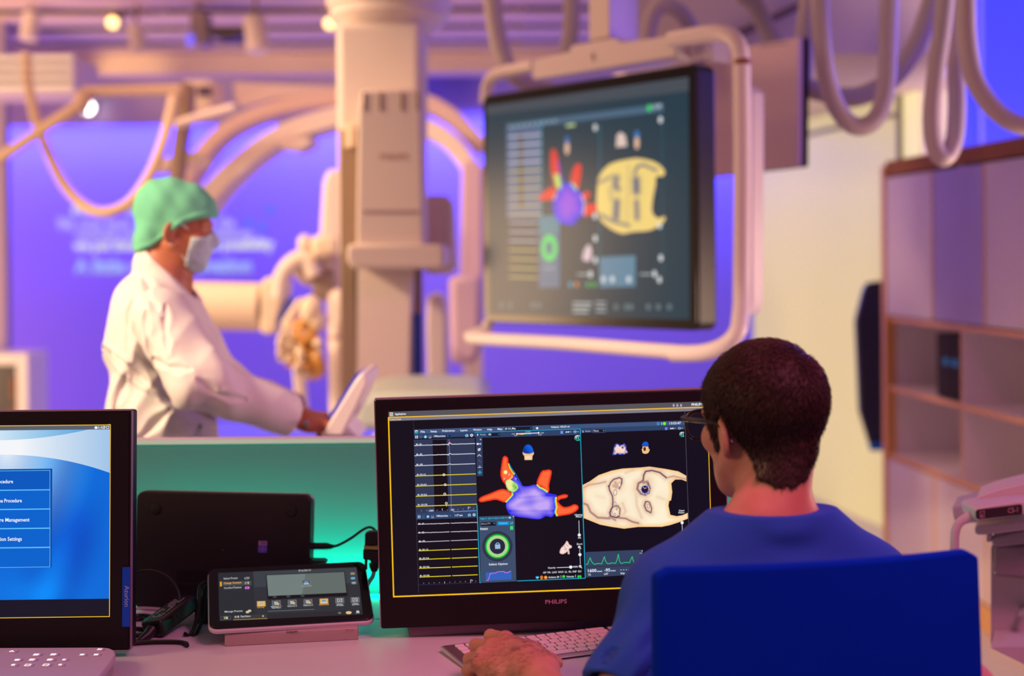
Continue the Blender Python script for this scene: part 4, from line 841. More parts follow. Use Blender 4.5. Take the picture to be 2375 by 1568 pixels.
for i in range(13):
    a = LF.L(72, 620 + i * 26); vt.span((a[0] - .003, .004, a[1]), (a[0] + .003, .016, a[1] + .003))
obj('side_vent', vt, mat('vent_silver', (.35, .4, .38), .5), lp, local=True, smooth=False)
for (x, y, r_) in ((112, 520, 4), (352, 345, 3), (760, 540, 5), (790, 545, 4), (395, 962, 4), (455, 960, 3)):
    a = LF.L(x, y); t = MB(); t.lathe([(r_ * .0003, -.0006), (r_ * .0003, 0)], (0, 0, 0), 12, axis=1); t.v = [(v[0] + a[0], -.0005 if v[1] > 1e-5 else 0, v[2] + a[1]) for v in t.v]; obj('screw', t, m_alu if x == 790 else m_rubber, lp, local=True)
LF.poly([(1084, 470), (1154, 472), (1152, 566), (1080, 566)], C(88, 84, 190), 1); LF.poly([(1084, 470), (1154, 472), (1154, 508), (1082, 504)], C(150, 120, 170), 2); LF.line([(1118, 506), (1116, 566)], 4, C(150, 120, 190), 3); LF.line([(1080, 534), (1153, 538)], 4, C(150, 120, 190), 3)
for k in range(3): LF.line([(1098 + k * 6, 480 + k * 8), (1146, 481 + k * 8)], 3, C(70, 60, 90), 3)
obj('sticker', LF.mb, paint_mat('printed_sticker', .4), lp, local=True, smooth=False, label='blue window logo sticker')
# ---- connectors and leads on the right of it
cb = thing('video_cable', 'black cable arching from the laptop side to the monitor plug', 'cable', P(800, 1262, 2.70))
q = [(722, 1270, 2.715), (770, 1268, 2.71), (790, 1262, 2.70), (815, 1248, 2.69), (840, 1230, 2.68), (856, 1223, 2.675), (868, 1228, 2.67), (872, 1240, 2.66)]
t = MB(); t.tube(pxpath(q), .0026, 8); obj('lead', t, m_rubber, cb)
t = MB(); t.tube([P(719, 1267, 2.712), P(722, 1267, 2.712), P(758, 1267, 2.712), P(768, 1268, 2.711), P(776, 1267, 2.71)], [.008, .0085, .0085, .006, .0035], 10, flat=.8); obj('plug', t, m_black, cb)
vg = thing('monitor_plug', 'black screw connector beside the left edge of main monitor', 'connector', P(860, 1270, 2.66))
t = MB(); t.slab([(846, 1238), (856, 1234), (876, 1234), (888, 1242), (888, 1262), (846, 1268)], 2.64, .02); obj('hood', t, m_black, vg, bevel=.002)
t = MB(); t.slab([(844, 1266), (888, 1268), (888, 1276), (844, 1274)], 2.636, .028); obj('metal_shell', t, mat('brass_shell', (.55, .38, .15), .35, metal=.8, noise=.05), vg, bevel=.0005, label='brass coloured shell')
t = MB(); t.slab([(842, 1275), (888, 1277), (886, 1306), (862, 1308), (858, 1300), (842, 1298)], 2.64, .022); obj('body', t, m_black, vg, bevel=.002)
t = MB(); t.slab([(846, 1296), (852, 1296), (852, 1322), (845, 1322)], 2.645, .006); obj('thumbscrew', t, m_black, vg, bevel=.001)
t = MB(); t.tube([P(868, 1306, 2.65), P(868, 1316, 2.65), P(868, 1325, 2.65)], [.010, .009, .006], 10); obj('strain_relief', t, m_rubber, vg)
t = MB(); t.tube(pxpath([(868, 1322, 2.65), (865, 1336, 2.66), (856, 1350, 2.67), (850, 1366, 2.68), (852, 1395, 2.70), (860, 1424, 2.72)]), .0042, 8); obj('lead', t, m_grey, vg, label='grey lead')
t = MB(); t.tube([P(862, 1440, 2.66), P(876, 1438, 2.66), P(892, 1440, 2.66)], .003, 8); o = obj('lead_end', t, mat('orange_plug', (.6, .08, .01), .4), origin=None); tag(o, 'small orange lead end behind the right side of tablet console', 'cable')
t = MB(); t.slab([(716, 1301), (750, 1301), (756, 1304), (756, 1310), (716, 1310)], 2.68, .03); o = obj('usb_dongle', t, m_black, bevel=.002); tag(o, 'flat black dongle in the laptop side above the tablet console', 'dongle')

# ---- power adapter and its cables
pa = thing('power_adapter', 'black laptop power brick with a printed label lying on its leads', 'power adapter', PZ(395, 1450, DZ))
ax0 = PZ(352, 1480, DZ + .004); ax1 = PZ(452, 1440, DZ + .004); e1 = (ax1 - ax0); e1[2] = 0; e1 /= np.linalg.norm(e1); e2 = V(-e1[1], e1[0], 0)
R_ = np.stack([e1, e2, V(0, 0, 1)], 1); c = (ax0 + ax1) / 2 + e2 * .008 + V(0, 0, .014)
tiltm = np.array(Matrix.Rotation(math.radians(-10), 3, 'X')); R2 = R_ @ np.array(Matrix.Rotation(math.radians(-13), 3, 'Y')) @ tiltm; c = c + V(0, 0, .010)
t = MB(); t.box(c, (.108, .046, .03), M=R2); obj('brick', t, m_black, pa, bevel=.005, bseg=3)
lf = MB(); n_ = R2[:, 2]
def onb(u, v, h=.01535): return c + R2[:, 0] * u + R2[:, 1] * v + n_ * h
lf.add([onb(-.042, -.014), onb(.042, -.014), onb(.042, .012), onb(-.042, .012)], [(0, 1, 2, 3)], C(30, 28, 30))
rr = random.Random(3)
for row in range(4):
    u = -.038
    while u < .036:
        w_ = rr.uniform(.002, .007); v_ = -.011 + row * .0062
        if rr.random() < .75: lf.add([onb(u, v_, .0155), onb(u + w_, v_, .0155), onb(u + w_, v_ + .0028, .0155), onb(u, v_ + .0028, .0155)], [(0, 1, 2, 3)], C(190, 185, 190))
        u += w_ + .0018
obj('label', lf, paint_mat('printed_sticker'), pa, smooth=False)
t = MB(); p0 = c - R2[:, 0] * .054; t.tube([p0, p0 - R2[:, 0] * .012 + V(0, 0, -.004), p0 - R2[:, 0] * .026 + V(-.006, 0, -.008)], [.011, .009, .006], 12); obj('socket_plug', t, m_black, pa)
t = MB(); t.tube(cat([p0 - R2[:, 0] * .026 + V(-.006, 0, -.009), PZ(320, 1486, DZ + .004), PZ(290, 1490, DZ + .004), PZ(255, 1497, DZ + .004)], 6), .0038, 8); obj('mains_lead', t, m_rubber, pa)
def cable(pts, r, label, name='cable', m=None):
    t = MB(); t.tube(cat(pts, 8), r, 8); o = obj(name, t, m or m_rubber); tag(o, label, 'cable', 'cables on the desk'); return o
cable([P(285, 1362, 2.62), P(300, 1338, 2.62), P(330, 1325, 2.62), P(362, 1326, 2.62), P(392, 1340, 2.62), P(412, 1368, 2.62), P(417, 1395, 2.61), P(412, 1422, 2.60), PZ(404, 1434, DZ + .036)], .0028, 'thin black cable looping up in front of the laptop')
cable([P(478, 1350, 2.60), P(464, 1362, 2.60), P(462, 1395, 2.59), P(458, 1430, 2.575), P(448, 1462, 2.56), P(438, 1474, 2.55), PZ(428, 1470, DZ + .006)], .0038, 'left strand of the black cables hanging by the tablet console')
cable([P(484, 1356, 2.61), P(474, 1370, 2.61), P(472, 1400, 2.60), P(468, 1440, 2.585), P(456, 1470, 2.56), P(446, 1480, 2.545)], .0038, 'right strand of the black cables hanging by the tablet console')
for i, (pts, lb) in enumerate((([(285, 1436), (320, 1428), (352, 1430), (378, 1440)], 'uppermost black cable curving from monitor to the power brick'), ([(285, 1446), (320, 1436), (350, 1440), (366, 1448)], 'black cable curving just under the uppermost one by the brick'), ([(280, 1459), (310, 1458), (350, 1460)], 'straight black cable running left out of the power brick side'), ([(280, 1474), (312, 1474), (350, 1472)], 'second straight black cable left of the power brick'), ([(270, 1498), (310, 1492), (360, 1489), (410, 1489), (430, 1492), (434, 1497)], 'front black cable with a cut end lying on the desk'))):
    cable([PZ(x, y, DZ + .0042) for x, y in pts], .0040, lb)
cable([PZ(284, 1422, DZ + .004), PZ(310, 1412, DZ + .004), PZ(360, 1412, DZ + .004), PZ(430, 1420, DZ + .004)], .003, 'pale cable lying under the laptop bottom edge', m=m_grey)
t = MB(); a = PZ(470, 1455, DZ); t.span((a[0] - .02, a[1] + .02, DZ), (a[0] + .03, a[1] + .07, DZ + .05)); o = obj('junction_box', t, m_black, bevel=.004); tag(o, 'small black box behind the left side of tablet console', 'box')

# ---- tablet console
MT = pose((-0.4049, 2.5679, 0.811), 13.0, 63.8, -0.6)
tb = thing('tablet_console', 'tilted black touch screen console on a mauve base bar', 'touch screen', M=MT)
tw, th_ = .286, .1624
t = MB(); t.prism([(x, 0, z) for x, z in rounded(tw, th_, .014)], (0, .004, 0)); obj('glass', t, m_blackgloss, tb, local=True, bevel=.001)
t = MB(); t.prism([(x, .0042, z) for x, z in rounded(tw + .004, th_ + .004, .016)], (0, .010, 0)); obj('rim', t, m_mauvegrey, tb, local=True, bevel=.003, bseg=3)
t = MB(); t.prism([(x, .0144, z) for x, z in rounded(tw - .03, th_ - .02, .016)], (0, .012, 0)); obj('back_shell', t, m_mauvegrey, tb, local=True, bevel=.005)
# base bar on the desk
ys = math.radians(9.5); ux = V(math.cos(ys), math.sin(ys), 0); uy = V(-math.sin(ys), math.cos(ys), 0)
o0 = PZ(521, 1500, DZ); barw = .2325
prof = [(0, 0), (0, .019), (.002, .022), (.022, .034), (.05, .034), (.075, .0)]
t = MB(); t.prism([o0 + uy * a + V(0, 0, c_) for a, c_ in prof], ux * barw); obj('base_bar', t, mat('brown_mauve_metal', (.42, .30, .30), .4, metal=.25, noise=.05, nscale=60), tb, bevel=.0018)
t = MB(); t.prism([o0 + uy * .03 + ux * -.03 + V(0, 0, .035), o0 + uy * .03 + ux * (barw + .03) + V(0, 0, .035), o0 + uy * .04 + ux * (barw + .0) + V(0, 0, .012), o0 + uy * .04 + V(0, 0, .012)], uy * .03); obj('base_wing', t, m_mauvegrey, tb, bevel=.006, bseg=3)
sl = math.atan2(.012, .020); Mb = np.eye(4); Mb[:3, 0] = ux; Mb[:3, 1] = uy * math.sin(sl + .0) * 1 - V(0, 0, math.cos(sl)); 
nrm_ = uy * math.sin(sl) - V(0, 0, math.cos(sl)); nrm_ /= np.linalg.norm(nrm_); Mb[:3, 1] = nrm_; Mb[:3, 2] = np.cross(ux, nrm_); Mb[:3, 3] = o0 + uy * .002 + V(0, 0, .022)
BF = Face(Mb, off=-.0003); BF.k(470, 1290, 5.793); BF.text('PHILIPS', 1128, 1030, 18, C(48, 30, 40), x1=1278, lay=1, bold=.02); BF.text('Azurion', 1918, 999, 18, C(70, 50, 60), x1=2038, lay=1)
bvs = np.array(BF.mb.v) @ Mb[:3, :3].T + Mb[:3, 3]; bb = MB(); bb.v = [tuple(v) for v in bvs]; bb.f = BF.mb.f; bb.c = BF.mb.c; obj('base_lettering', bb, paint_mat('printed_lettering'), tb, smooth=False)
T = Face(MT); T.k(470, 1290, 5.793); G1 = C(50, 55, 60); OR = C(250, 185, 75); WT = C(210, 215, 218)
T.poly([(208, 228), (2066, 152), (2154, 784), (228, 874)], C(44, 44, 48), 0)
T.poly([(208, 228), (678, 208), (708, 782), (222, 806)], C(42, 46, 52), 1); T.poly([(678, 208), (2066, 152), (2146, 724), (706, 784)], C(60, 68, 74), 1); T.poly([(690, 420), (2104, 360), (2146, 724), (706, 784)], C(48, 52, 58), 2)
T.poly([(848, 254), (1910, 208), (1950, 540), (870, 588)], C(26, 26, 30), 3); T.poly([(860, 262), (1900, 218), (1930, 494), (884, 540)], C(120, 135, 132), 4); T.poly([(1382, 240), (1900, 218), (1930, 494), (1336, 520)], C(104, 116, 112), 5); T.poly([(884, 542), (1932, 498), (1934, 526), (888, 572)], C(18, 14, 18), 5)
for x in (970, 1150, 1342):
    for k in (0, 8, 16): T.line([(x - 24, 548 + k - (x - 970) * .04), (x + 24, 546 + k - (x - 970) * .04)], 3, C(110, 110, 112), 7)
T.text('EP 2x1200 <5*', 1292, 212, 20, WT, x1=1462, lay=7, bold=.02)
T.text('Select Preset', 282, 320, 24, WT, x1=472, lay=7, bold=.01); T.poly([(256, 348), (656, 336), (658, 396), (258, 408)], C(72, 78, 82), 5); T.text('Change Content', 284, 384, 24, OR, x1=520, lay=8, bold=.02); T.text('ComfortThemes', 286, 448, 24, WT, x1=524, lay=8, bold=.01); T.text('Manage Presets', 296, 766, 24, WT, x1=538, lay=8, bold=.01)
T.poly([(232, 350), (254, 348), (256, 412), (234, 414)], C(250, 180, 40), 6); T.frame(562, 296, 612, 316, 4, C(190, 192, 195), 7); T.line([(576, 294), (624, 290), (622, 312)], 4, C(190, 192, 195), 7)
T.rect(568, 418, 630, 446, C(225, 120, 220), 7); T.rect(588, 426, 606, 438, C(120, 60, 160), 8); T.rect(566, 356, 592, 382, C(150, 152, 155), 7); T.rect(600, 352, 624, 366, C(200, 202, 205), 7); T.rect(606, 368, 622, 382, C(240, 200, 70), 7)
T.disc(630, 742, 16, C(220, 205, 170), 7); T.disc(602, 758, 16, C(220, 205, 170), 7)
def tile(x, y, hot=False, kind=0, s_=1.0):
    T.poly([(x - 58 * s_, y - 36 * s_), (x + 58 * s_, y - 40 * s_), (x + 62 * s_, y + 32 * s_), (x - 56 * s_, y + 38 * s_)], C(225, 165, 75) if hot else C(120, 124, 128), 6); T.poly([(x - 46 * s_, y - 28 * s_), (x + 46 * s_, y - 31 * s_), (x + 50 * s_, y + 24 * s_), (x - 44 * s_, y + 29 * s_)], C(240, 195, 120) if hot else C(82, 86, 90), 7)
    if kind == 0: T.poly([(x - 28, y - 18), (x + 24, y - 20), (x + 26, y + 18), (x - 26, y + 20)], C(215, 215, 215), 8); T.line([(x - 24, y + 10), (x, y - 4), (x + 20, y - 12)], 5, C(30, 30, 34), 9); T.disc(x + 22, y + 12, 13, C(245, 195, 90), 10)
    if kind == 1: T.poly([(x - 26 * s_, y - 18 * s_), (x + 26 * s_, y - 20 * s_), (x + 30 * s_, y + 8 * s_), (x - 26 * s_, y + 10 * s_)], C(110, 165, 215), 8); T.poly([(x - 36 * s_, y + 12 * s_), (x + 36 * s_, y + 10 * s_), (x + 42 * s_, y + 20 * s_), (x - 38 * s_, y + 23 * s_)], C(225, 230, 235), 8)
    if kind == 2: T.poly([(x - 34, y - 24), (x + 34, y - 26), (x + 36, y + 18), (x - 32, y + 22)], C(205, 208, 210), 8); T.ring(x, y - 2, 8, 17, C(40, 42, 46), 9); T.line([(x - 26, y - 2), (x - 14, y - 4)], 4, C(40, 42, 46), 9)
tile(786, 648, True, 0); tile(988, 640); tile(1202, 630); tile(1414, 622); tile(1628, 614, True, 1); tile(1840, 604, False, 2); tile(2046, 596, False, 2); tile(1392, 364, False, 1)
for t1, x, y, x1, c_ in (('Live X-ray', 736, 706, 830, OR), ('Reference 1 /', 920, 697, 1064, WT), ('Dual Fluoro', 932, 713, 1052, WT), ('Reference 2', 1142, 690, 1268, WT), ('Reference 3', 1356, 680, 1484, WT), ('Control Desk', 1564, 670, 1700, OR), ('Volcano', 1802, 662, 1880, WT), ('IntraSight', 1796, 677, 1898, WT), ('Volcano', 2016, 654, 2090, WT), ('SyncVision', 2006, 668, 2106, WT), ('Control Desk', 1326, 420, 1468, C(175, 180, 180))): T.text(t1, x, y, 16, c_, x1=x1, lay=9, bold=.02)
T.line([(876, 750), (1500, 722)], 6, C(120, 130, 138), 8)
for x, y, c_ in ((2014, 242, C(170, 150, 120)), (2018, 304, C(110, 190, 235)), (2030, 366, C(170, 172, 170))): T.poly([(x - 42, y - 22), (x + 42, y - 26), (x + 44, y + 20), (x - 40, y + 24)], C(74, 78, 82), 6); T.poly([(x - 26, y - 12), (x + 26, y - 15), (x + 28, y + 12), (x - 24, y + 14)], c_, 7)
T.poly([(242, 812), (380, 804), (382, 856), (244, 866)], C(90, 92, 94), 3); T.poly([(248, 818), (374, 810), (376, 850), (250, 860)], C(48, 48, 50), 4); T.rect(284, 820, 312, 836, C(235, 120, 50), 6); T.rect(314, 818, 340, 834, C(110, 190, 225), 6); T.rect(284, 837, 312, 850, C(110, 190, 80), 6); T.rect(314, 836, 340, 848, C(230, 235, 235), 6)
T.poly([(408, 802), (864, 782), (868, 842), (412, 860)], C(58, 60, 62), 3); T.line([(412, 862), (868, 844)], 5, C(225, 175, 90), 6); T.text('FlexVision', 512, 830, 24, WT, x1=644, lay=7, bold=.02); T.text('x', 798, 822, 28, WT, x1=826, lay=7, bold=.04); T.rect(430, 812, 456, 836, C(170, 172, 175), 7); T.rect(464, 810, 490, 824, C(200, 202, 205), 7); T.rect(470, 826, 488, 838, C(150, 200, 80), 7)
T.disc(1840, 770, 14, C(120, 115, 105), 7); T.line([(1812, 772), (1868, 768)], 4, C(140, 135, 120), 7); T.disc(1962, 766, 26, C(240, 205, 140), 7, ry=20); T.disc(2084, 752, 14, WT, 7); T.line([(2062, 776), (2078, 756), (2086, 774), (2092, 756), (2106, 772)], 5, WT, 7)
obj('screen_image', T.mb, screen_mat('tablet_picture', .85, .15, .4), tb, local=True, smooth=False)

# ---- keyboard
KY = math.radians(23); ku = V(math.cos(KY), math.sin(KY), 0); kv = V(-math.sin(KY), math.cos(KY), 0)
k0 = PZ(1084, 1553, DZ + .005); k0 = V(k0[0], k0[1], DZ)   # front left corner
kb = thing('keyboard', 'slim aluminium keyboard with pale keys under the typing hand', 'keyboard', k0)
KL, KD = .365, .126
t = MB(); t.prism([k0 + ku * a + kv * b_ + V(0, 0, z) for a, b_, z in ((0, 0, .003), (0, KD, .003), (0, KD, .0115), (0, 0, .0055))], ku * KL); obj('base_plate', t, m_alu, kb, bevel=.0012)
t = MB(); t.prism([k0 + ku * a + kv * b_ + V(0, 0, z) for a, b_, z in ((.004, .012, .0060), (.004, KD - .002, .0122), (.004, KD - .002, .0115), (.004, .012, .0053))], ku * (KL - .008)); obj('key_bed', t, mat('dark_key_bed', (.12, .09, .10), .5, noise=.05), kb, smooth=False)
t = MB(); t.tube([k0 + kv * .104 + V(0, 0, .004) + ku * .01, k0 + kv * .104 + V(0, 0, .004) + ku * (KL - .01)], .0044, 10); t.v = [(v[0], v[1], max(v[2], DZ + .0001)) for v in t.v]; obj('rear_support', t, m_alu, kb)
for a in (.02, KL - .02): t = MB(); t.lathe([(.004, 0), (.004, .0035)], k0 + ku * a + kv * .012, 12); obj('foot', t, m_rubber, kb)
sl = math.atan2(.006, KD); kvs = kv * math.cos(sl) + V(0, 0, math.sin(sl)); kn = np.cross(ku, kvs)
m_key = mat('pale_key', (.80, .70, .76), .45, noise=.02)
keymesh = {}
pit = .0190
rows = [(.106, [1] * 13 + [2, 'g', 1], .0095), (.0880, [1] * 13 + [2, 'g', 1], .0150), (.0690, [1.5] + [1] * 12 + [1.5, 'g', 1], .0155), (.0500, [1.75] + [1] * 11 + [2.2], .0155), (.0310, [2.25] + [1] * 10 + [2.7], .0155), (.0125, [1.25, 1, 1, 1.3, 5.1, 1.3, 1, 1, 2, 'g', 1], .0150)]
KT = ['esc', None, None]
nk = 0; letters = {1: '`1234567890-=', 2: ' qwertyuiop[]\\', 3: ' asdfghjkl;\'', 4: ' zxcvbnm,./'}
for ri, (yy, ks, kd) in enumerate(rows):
    u = .021
    for ki, kw in enumerate(ks):
        if kw == 'g': u += .006; continue
        if kw == 'G': u += .006 + pit; continue
        w_ = kw * pit - .0030; key = (round(w_, 4), kd)
        if key not in keymesh:
            b_ = MB(); b_.prism([(x, y, .0) for x, y in rounded(w_, kd, .002, 3)], (0, 0, .0028))
            keymesh[key] = obj('key', b_, m_key, None, local=True, bevel=.0006); o = keymesh[key]
        else:
            o = keymesh[key].copy(); COL.objects.link(o)
        Mk = np.eye(4); Mk[:3, 0] = ku; Mk[:3, 1] = kvs; Mk[:3, 2] = kn; Mk[:3, 3] = k0 + ku * (u + w_ / 2) + kvs * (yy + kd / 2) + V(0, 0, .0060)
        o.parent = kb; o.matrix_parent_inverse = Matrix.Identity(4)
        Wp = WM[kb.name]; o.matrix_basis = Matrix((np.linalg.inv(Wp) @ Mk).tolist()); WM[o.name] = Mk; nk += 1
        ch = letters.get(ri, ''); c_ = ch[ki] if ki < len(ch) else ''
        if c_.strip():
            vs, fs = text_shape(c_); s_ = .0042
            lt = MB(); lt.add([(v[0] * s_ - .001, v[1] * s_ - .001, .0030) for v in vs], fs, C(90, 70, 84)); obj('key_legend', lt, paint_mat('printed_lettering'), o, local=True, smooth=False)
        u += kw * pit
# ================================================================== THE PEOPLE
def skin_mat(name, col, col2):
    m = mat(name, col, 0.48, sss=0.10, noise=0.0, bump=0.12, bscale=420)
    nt = m.node_tree; b = nt.nodes['Principled BSDF']; tc = nt.nodes.new('ShaderNodeTexCoord'); n = nt.nodes.new('ShaderNodeTexNoise'); n.inputs['Scale'].default_value = 22; n.inputs['Detail'].default_value = 5
    nt.links.new(tc.outputs['Object'], n.inputs['Vector']); r = nt.nodes.new('ShaderNodeValToRGB'); r.color_ramp.elements[0].position = .35; r.color_ramp.elements[1].position = .7
    r.color_ramp.elements[0].color = tuple(col) + (1,); r.color_ramp.elements[1].color = tuple(col2) + (1,)
    nt.links.new(n.outputs['Fac'], r.inputs['Fac']); nt.links.new(r.outputs['Color'], b.inputs['Base Color']); return m
m_skin = skin_mat('skin', (.46, .20, .13), (.54, .26, .18)); m_skin2 = skin_mat('warm_skin', (.42, .13, .065), (.48, .17, .09))
def cloth(name, col, sc=900, b=.25):
    return mat(name, col, .85, noise=.06, nscale=18, bump=b, bscale=sc, sheen=.05, spec=.15)
m_scrub = cloth('blue_scrub_cotton', (.018, .078, .42)); m_coat = cloth('white_coat_cotton', (.78, .72, .70)); m_cap = cloth('green_cap_cloth', (.17, .56, .36)); m_mask = cloth('pale_mask_cloth', (.50, .62, .68)); m_trous = cloth('navy_trouser_cotton', (.02, .03, .09))
m_shoe = mat('shoe_leather', (.05, .05, .05), .5, noise=.05)
def hair_mat(name, c1, c2):
    m = mat(name, c1, .42, noise=.35, nscale=120, spec=.5); return m
m_hair = hair_mat('brown_hair', (.036, .014, .012), None)
def Rz3(deg):
    a = math.radians(deg); return np.array([[math.cos(a), -math.sin(a), 0], [math.sin(a), math.cos(a), 0], [0, 0, 1]])
def frame_of(c, R):  # world -> local rows
    return lambda p: (p - np.array(c)) @ R
def head_field(q, ear=True, male=True):
    "q in head space: x to the head's right, y forward, z up; origin mid-head"
    k = .022; qa = q.copy(); qa[..., 0] = np.abs(q[..., 0])
    d = s_ell(q, (0, -.014, .026), (.0745, .098, .086))
    d = smin(d, s_ell(q, (0, .030, -.020), (.062, .070, .088)), .03)
    d = smin(d, s_ell(q, (0, .042, -.074), (.046, .048, .040)), .03)
    d = smin(d, s_cone(qa, (.056, .006, -.050), (.016, .070, -.092), .021, .024), .02)   # jaw line
    d = smin(d, s_ell(qa, (.040, .072, -.022), (.022, .018, .020)), .02)      # cheekbones
    d = smin(d, s_cone(qa, (.008, .092, .022), (.045, .078, .020), .009, .009), .012)    # brow
    d = smax(d, -s_ell(qa, (.032, .106, .002), (.019, .017, .013)), .012)       # eye sockets
    d = smin(d, s_ell(qa, (.031, .083, .002), (.0125, .0125, .0115)), .004)
    d = smin(d, s_cone(q, (0, .094, .008), (0, .114, -.026), .007, .0105), .010)  # nose
    d = smin(d, s_ell(qa, (.011, .102, -.030), (.008, .009, .007)), .006)
    d = smin(d, s_ell(q, (0, .092, -.056), (.022, .011, .006)), .006); d = smin(d, s_ell(q, (0, .090, -.066), (.019, .011, .006)), .006)
    d = smin(d, s_ell(q, (0, .078, -.096), (.020, .016, .014)), .015)
    if ear:
        e = np.stack([(qa[..., 0] - .079), q[..., 1] + .008, q[..., 2] + .016], -1) / .86
        a = math.radians(24); ca, sa = math.cos(a), math.sin(a)
        ex = e[..., 0] * ca + e[..., 1] * sa; ey = -e[..., 0] * sa + e[..., 1] * ca; tl = .20; ez = e[..., 2] - tl * ey
        e2 = np.stack([ex, ey, ez], -1)
        rr = np.sqrt((ey / .0175) ** 2 + (ez / .031) ** 2 + 1e-9)
        shell = s_ell(e2, (0, -.004, 0), (.0065, .0175, .031)); rim = np.sqrt(((rr - .86) * .022) ** 2 + (ex - .003) ** 2) - .0040
        lobe = s_ell(e2, (-.003, .004, -.027), (.0055, .009, .009))
        ed = smin(smin(shell, rim, .004), lobe, .005); ed = smax(ed, -s_ell(e2, (.008, .002, .002), (.0075, .009, .016)), .003)
        root = s_ell(e2, (-.010, .008, -.004), (.012, .010, .020))
        d = smin(d, smin(ed, root, .008) * .86, .006)
    return d
def hand_field(q, s=1.0, curl=(35, 55, 35), thumb=True, spread=1.0, tdrop=False):
    "q in hand space: wrist at origin, y towards the fingertips, x towards the thumb side, z = back of the hand; s = scale"
    q = q / s
    d = s_cone(q, (.000, -.03, 0), (.004, .012, .0), .026, .027); qf = q * np.array([1, 1, 1.45])
    d = s_cone(qf, (0, -.03, 0), (.002, .018, 0), .031, .031)
    pal = s_box(q, (.002, .048, .002), (.039, .038, .0135), .0125); d = smin(d, pal, .018)
    d = smin(d, s_ell(q, (.028, .030, -.008), (.018, .030, .016)), .012); d = smin(d, s_ell(q, (-.028, .030, -.007), (.014, .032, .014)), .012)
    if tdrop: d = smin(d, s_ell(q, (-.026, .046, -.016), (.017, .040, .022)), .012)
    fs = [(.030, .086, .083, (.046, .028, .023), .0098, .06), (.008, .091, .085, (.050, .031, .024), .0102, .01), (-.013, .087, .083, (.046, .029, .023), .0096, -.05), (-.032, .077, .076, (.036, .022, .020), .0086, -.13)]
    for i, (x, y, _, L_, r, sp) in enumerate(fs):
        c = curl if not isinstance(curl[0], (tuple, list)) else curl[i]
        p = np.array([x, y - .004, .006]); a = 0; dr_ = np.array([math.sin(sp * spread), math.cos(sp * spread), 0]); pts = [p]
        for seg, (l, da) in enumerate(zip(L_, c)):
            a += math.radians(da); v = dr_ * math.cos(a) + np.array([0, 0, -1]) * math.sin(a); p = p + v * l; pts.append(p)
        fd = s_cone(q, pts[0], pts[1], r * 1.08, r); fd = smin(fd, s_cone(q, pts[1], pts[2], r * 1.02, r * .93), .003); fd = smin(fd, s_cone(q, pts[2], pts[3], r * .93, r * .78), .003)
        mc = s_cone(q, (x * .45, .030, .006), pts[0], .008, .0105)   # metacarpal
        fd = smin(fd, mc, .006); d = smin(d, fd, .0045)
        kn = s_ell(q, pts[0] + np.array([0, 0, .003]), (.0100, .011, .0085)); d = smin(d, kn, .006)
    if thumb:
        t0, t1, t2, t3 = np.array([.024, .012, -.004]), np.array([.050, .036, -.010]), np.array([.068, .058, -.013]), np.array([.080, .078, -.014])
        if tdrop: t1, t2, t3 = np.array([.050, .032, -.028]), np.array([.070, .048, -.046]), np.array([.085, .056, -.062])
        td = smin(s_cone(q, t0, t1, .017, .0145), smin(s_cone(q, t1, t2, .0135, .0115), s_cone(q, t2, t3, .0118, .0092), .003), .006); d = smin(d, td, .010)
    return d * s
# ------------------------------------------------------------ the seated man, seen from behind
NB = P(1783, 1212, 2.07)                       # neck base
TR = Rz3(13)                                   # torso heading (columns: right, forward, up)
toT = frame_of(NB, TR)
def Tw(x, y, z): return NB + TR @ V(x, y, z)
HC = P(1768, 976, 2.115)                        # middle of the head
HRm = Rz3(27) @ np.array(Matrix.Rotation(math.radians(-6), 3, 'X')) @ np.array(Matrix.Rotation(math.radians(-3), 3, 'Y'))
toH = frame_of(HC, HRm)
XNK = -.032
HS_ = .975
shL = Tw(-.150, .0, -.100); shR = Tw(.150, .0, -.100)
elL = V(.105, 1.90, .752); wrL = V(.0165, 2.15, .797)
elR = V(.66, 2.07, .78); wrR = V(.52, 2.30, .778)
# hand frame
hf = V(-.60, .80, .0); hf /= np.linalg.norm(hf); hx = V(hf[1], -hf[0], 0); HL = np.stack([hx, hf, V(0, 0, 1)], 1)
tb_ = np.array(Matrix.Rotation(math.radians(-22), 3, 'Y')); HL = HL @ tb_
toHL = frame_of(wrL, HL)
hf2 = V(-.45, .89, 0); hf2 /= np.linalg.norm(hf2); hx2 = V(-hf2[1], hf2[0], 0); HRt = np.stack([hx2, hf2, V(0, 0, 1)], 1)
toHR = frame_of(wrR, HRt)
# neck endpoints
nk0 = HC + HRm @ V(-.004, -.026, -.055); nk1 = Tw(-.012, -.012, -.02)
def body_torso(p, grow=0.0):
    q = toT(p); qs = q * np.array([1, 1.45, 1])
    d = s_cone(qs, (-.085, .01, -.150), (.085, .01, -.150), .100, .100)
    d = smin(d, s_cone(qs, (0, .0, -.16), (0, .02, -.45), .160, .150), .05)
    for s in (-1, 1):
        d = smin(d, s_cone(q, (s * .030, -.016, .008), (s * .140, -.002, -.092), .044, .048), .035)
        d = smin(d, s_ell(q, (s * .150, 0, -.112), (.056, .062, .060)), .04)
        d = smin(d, s_ell(q, (s * .085, -.055, -.19), (.085, .045, .11)), .04)
    return d - grow
def head_neck(p, ear=True):
    qh = toH(p) / HS_
    d = head_field(qh, ear=ear) * HS_
    nk = smin(s_cone(p, nk0, nk1, .048, .050), s_cone(p, nk1, Tw(0, 0, -.08), .051, .070), .03)
    nk = smin(nk, s_cone(p, HC + HRm @ V(0, -.06, -.05), Tw(0, -.03, 0), .034, .038), .02)
    d = smin(d, nk, .022)
    return smin(d, body_torso(p, -.010), .03)
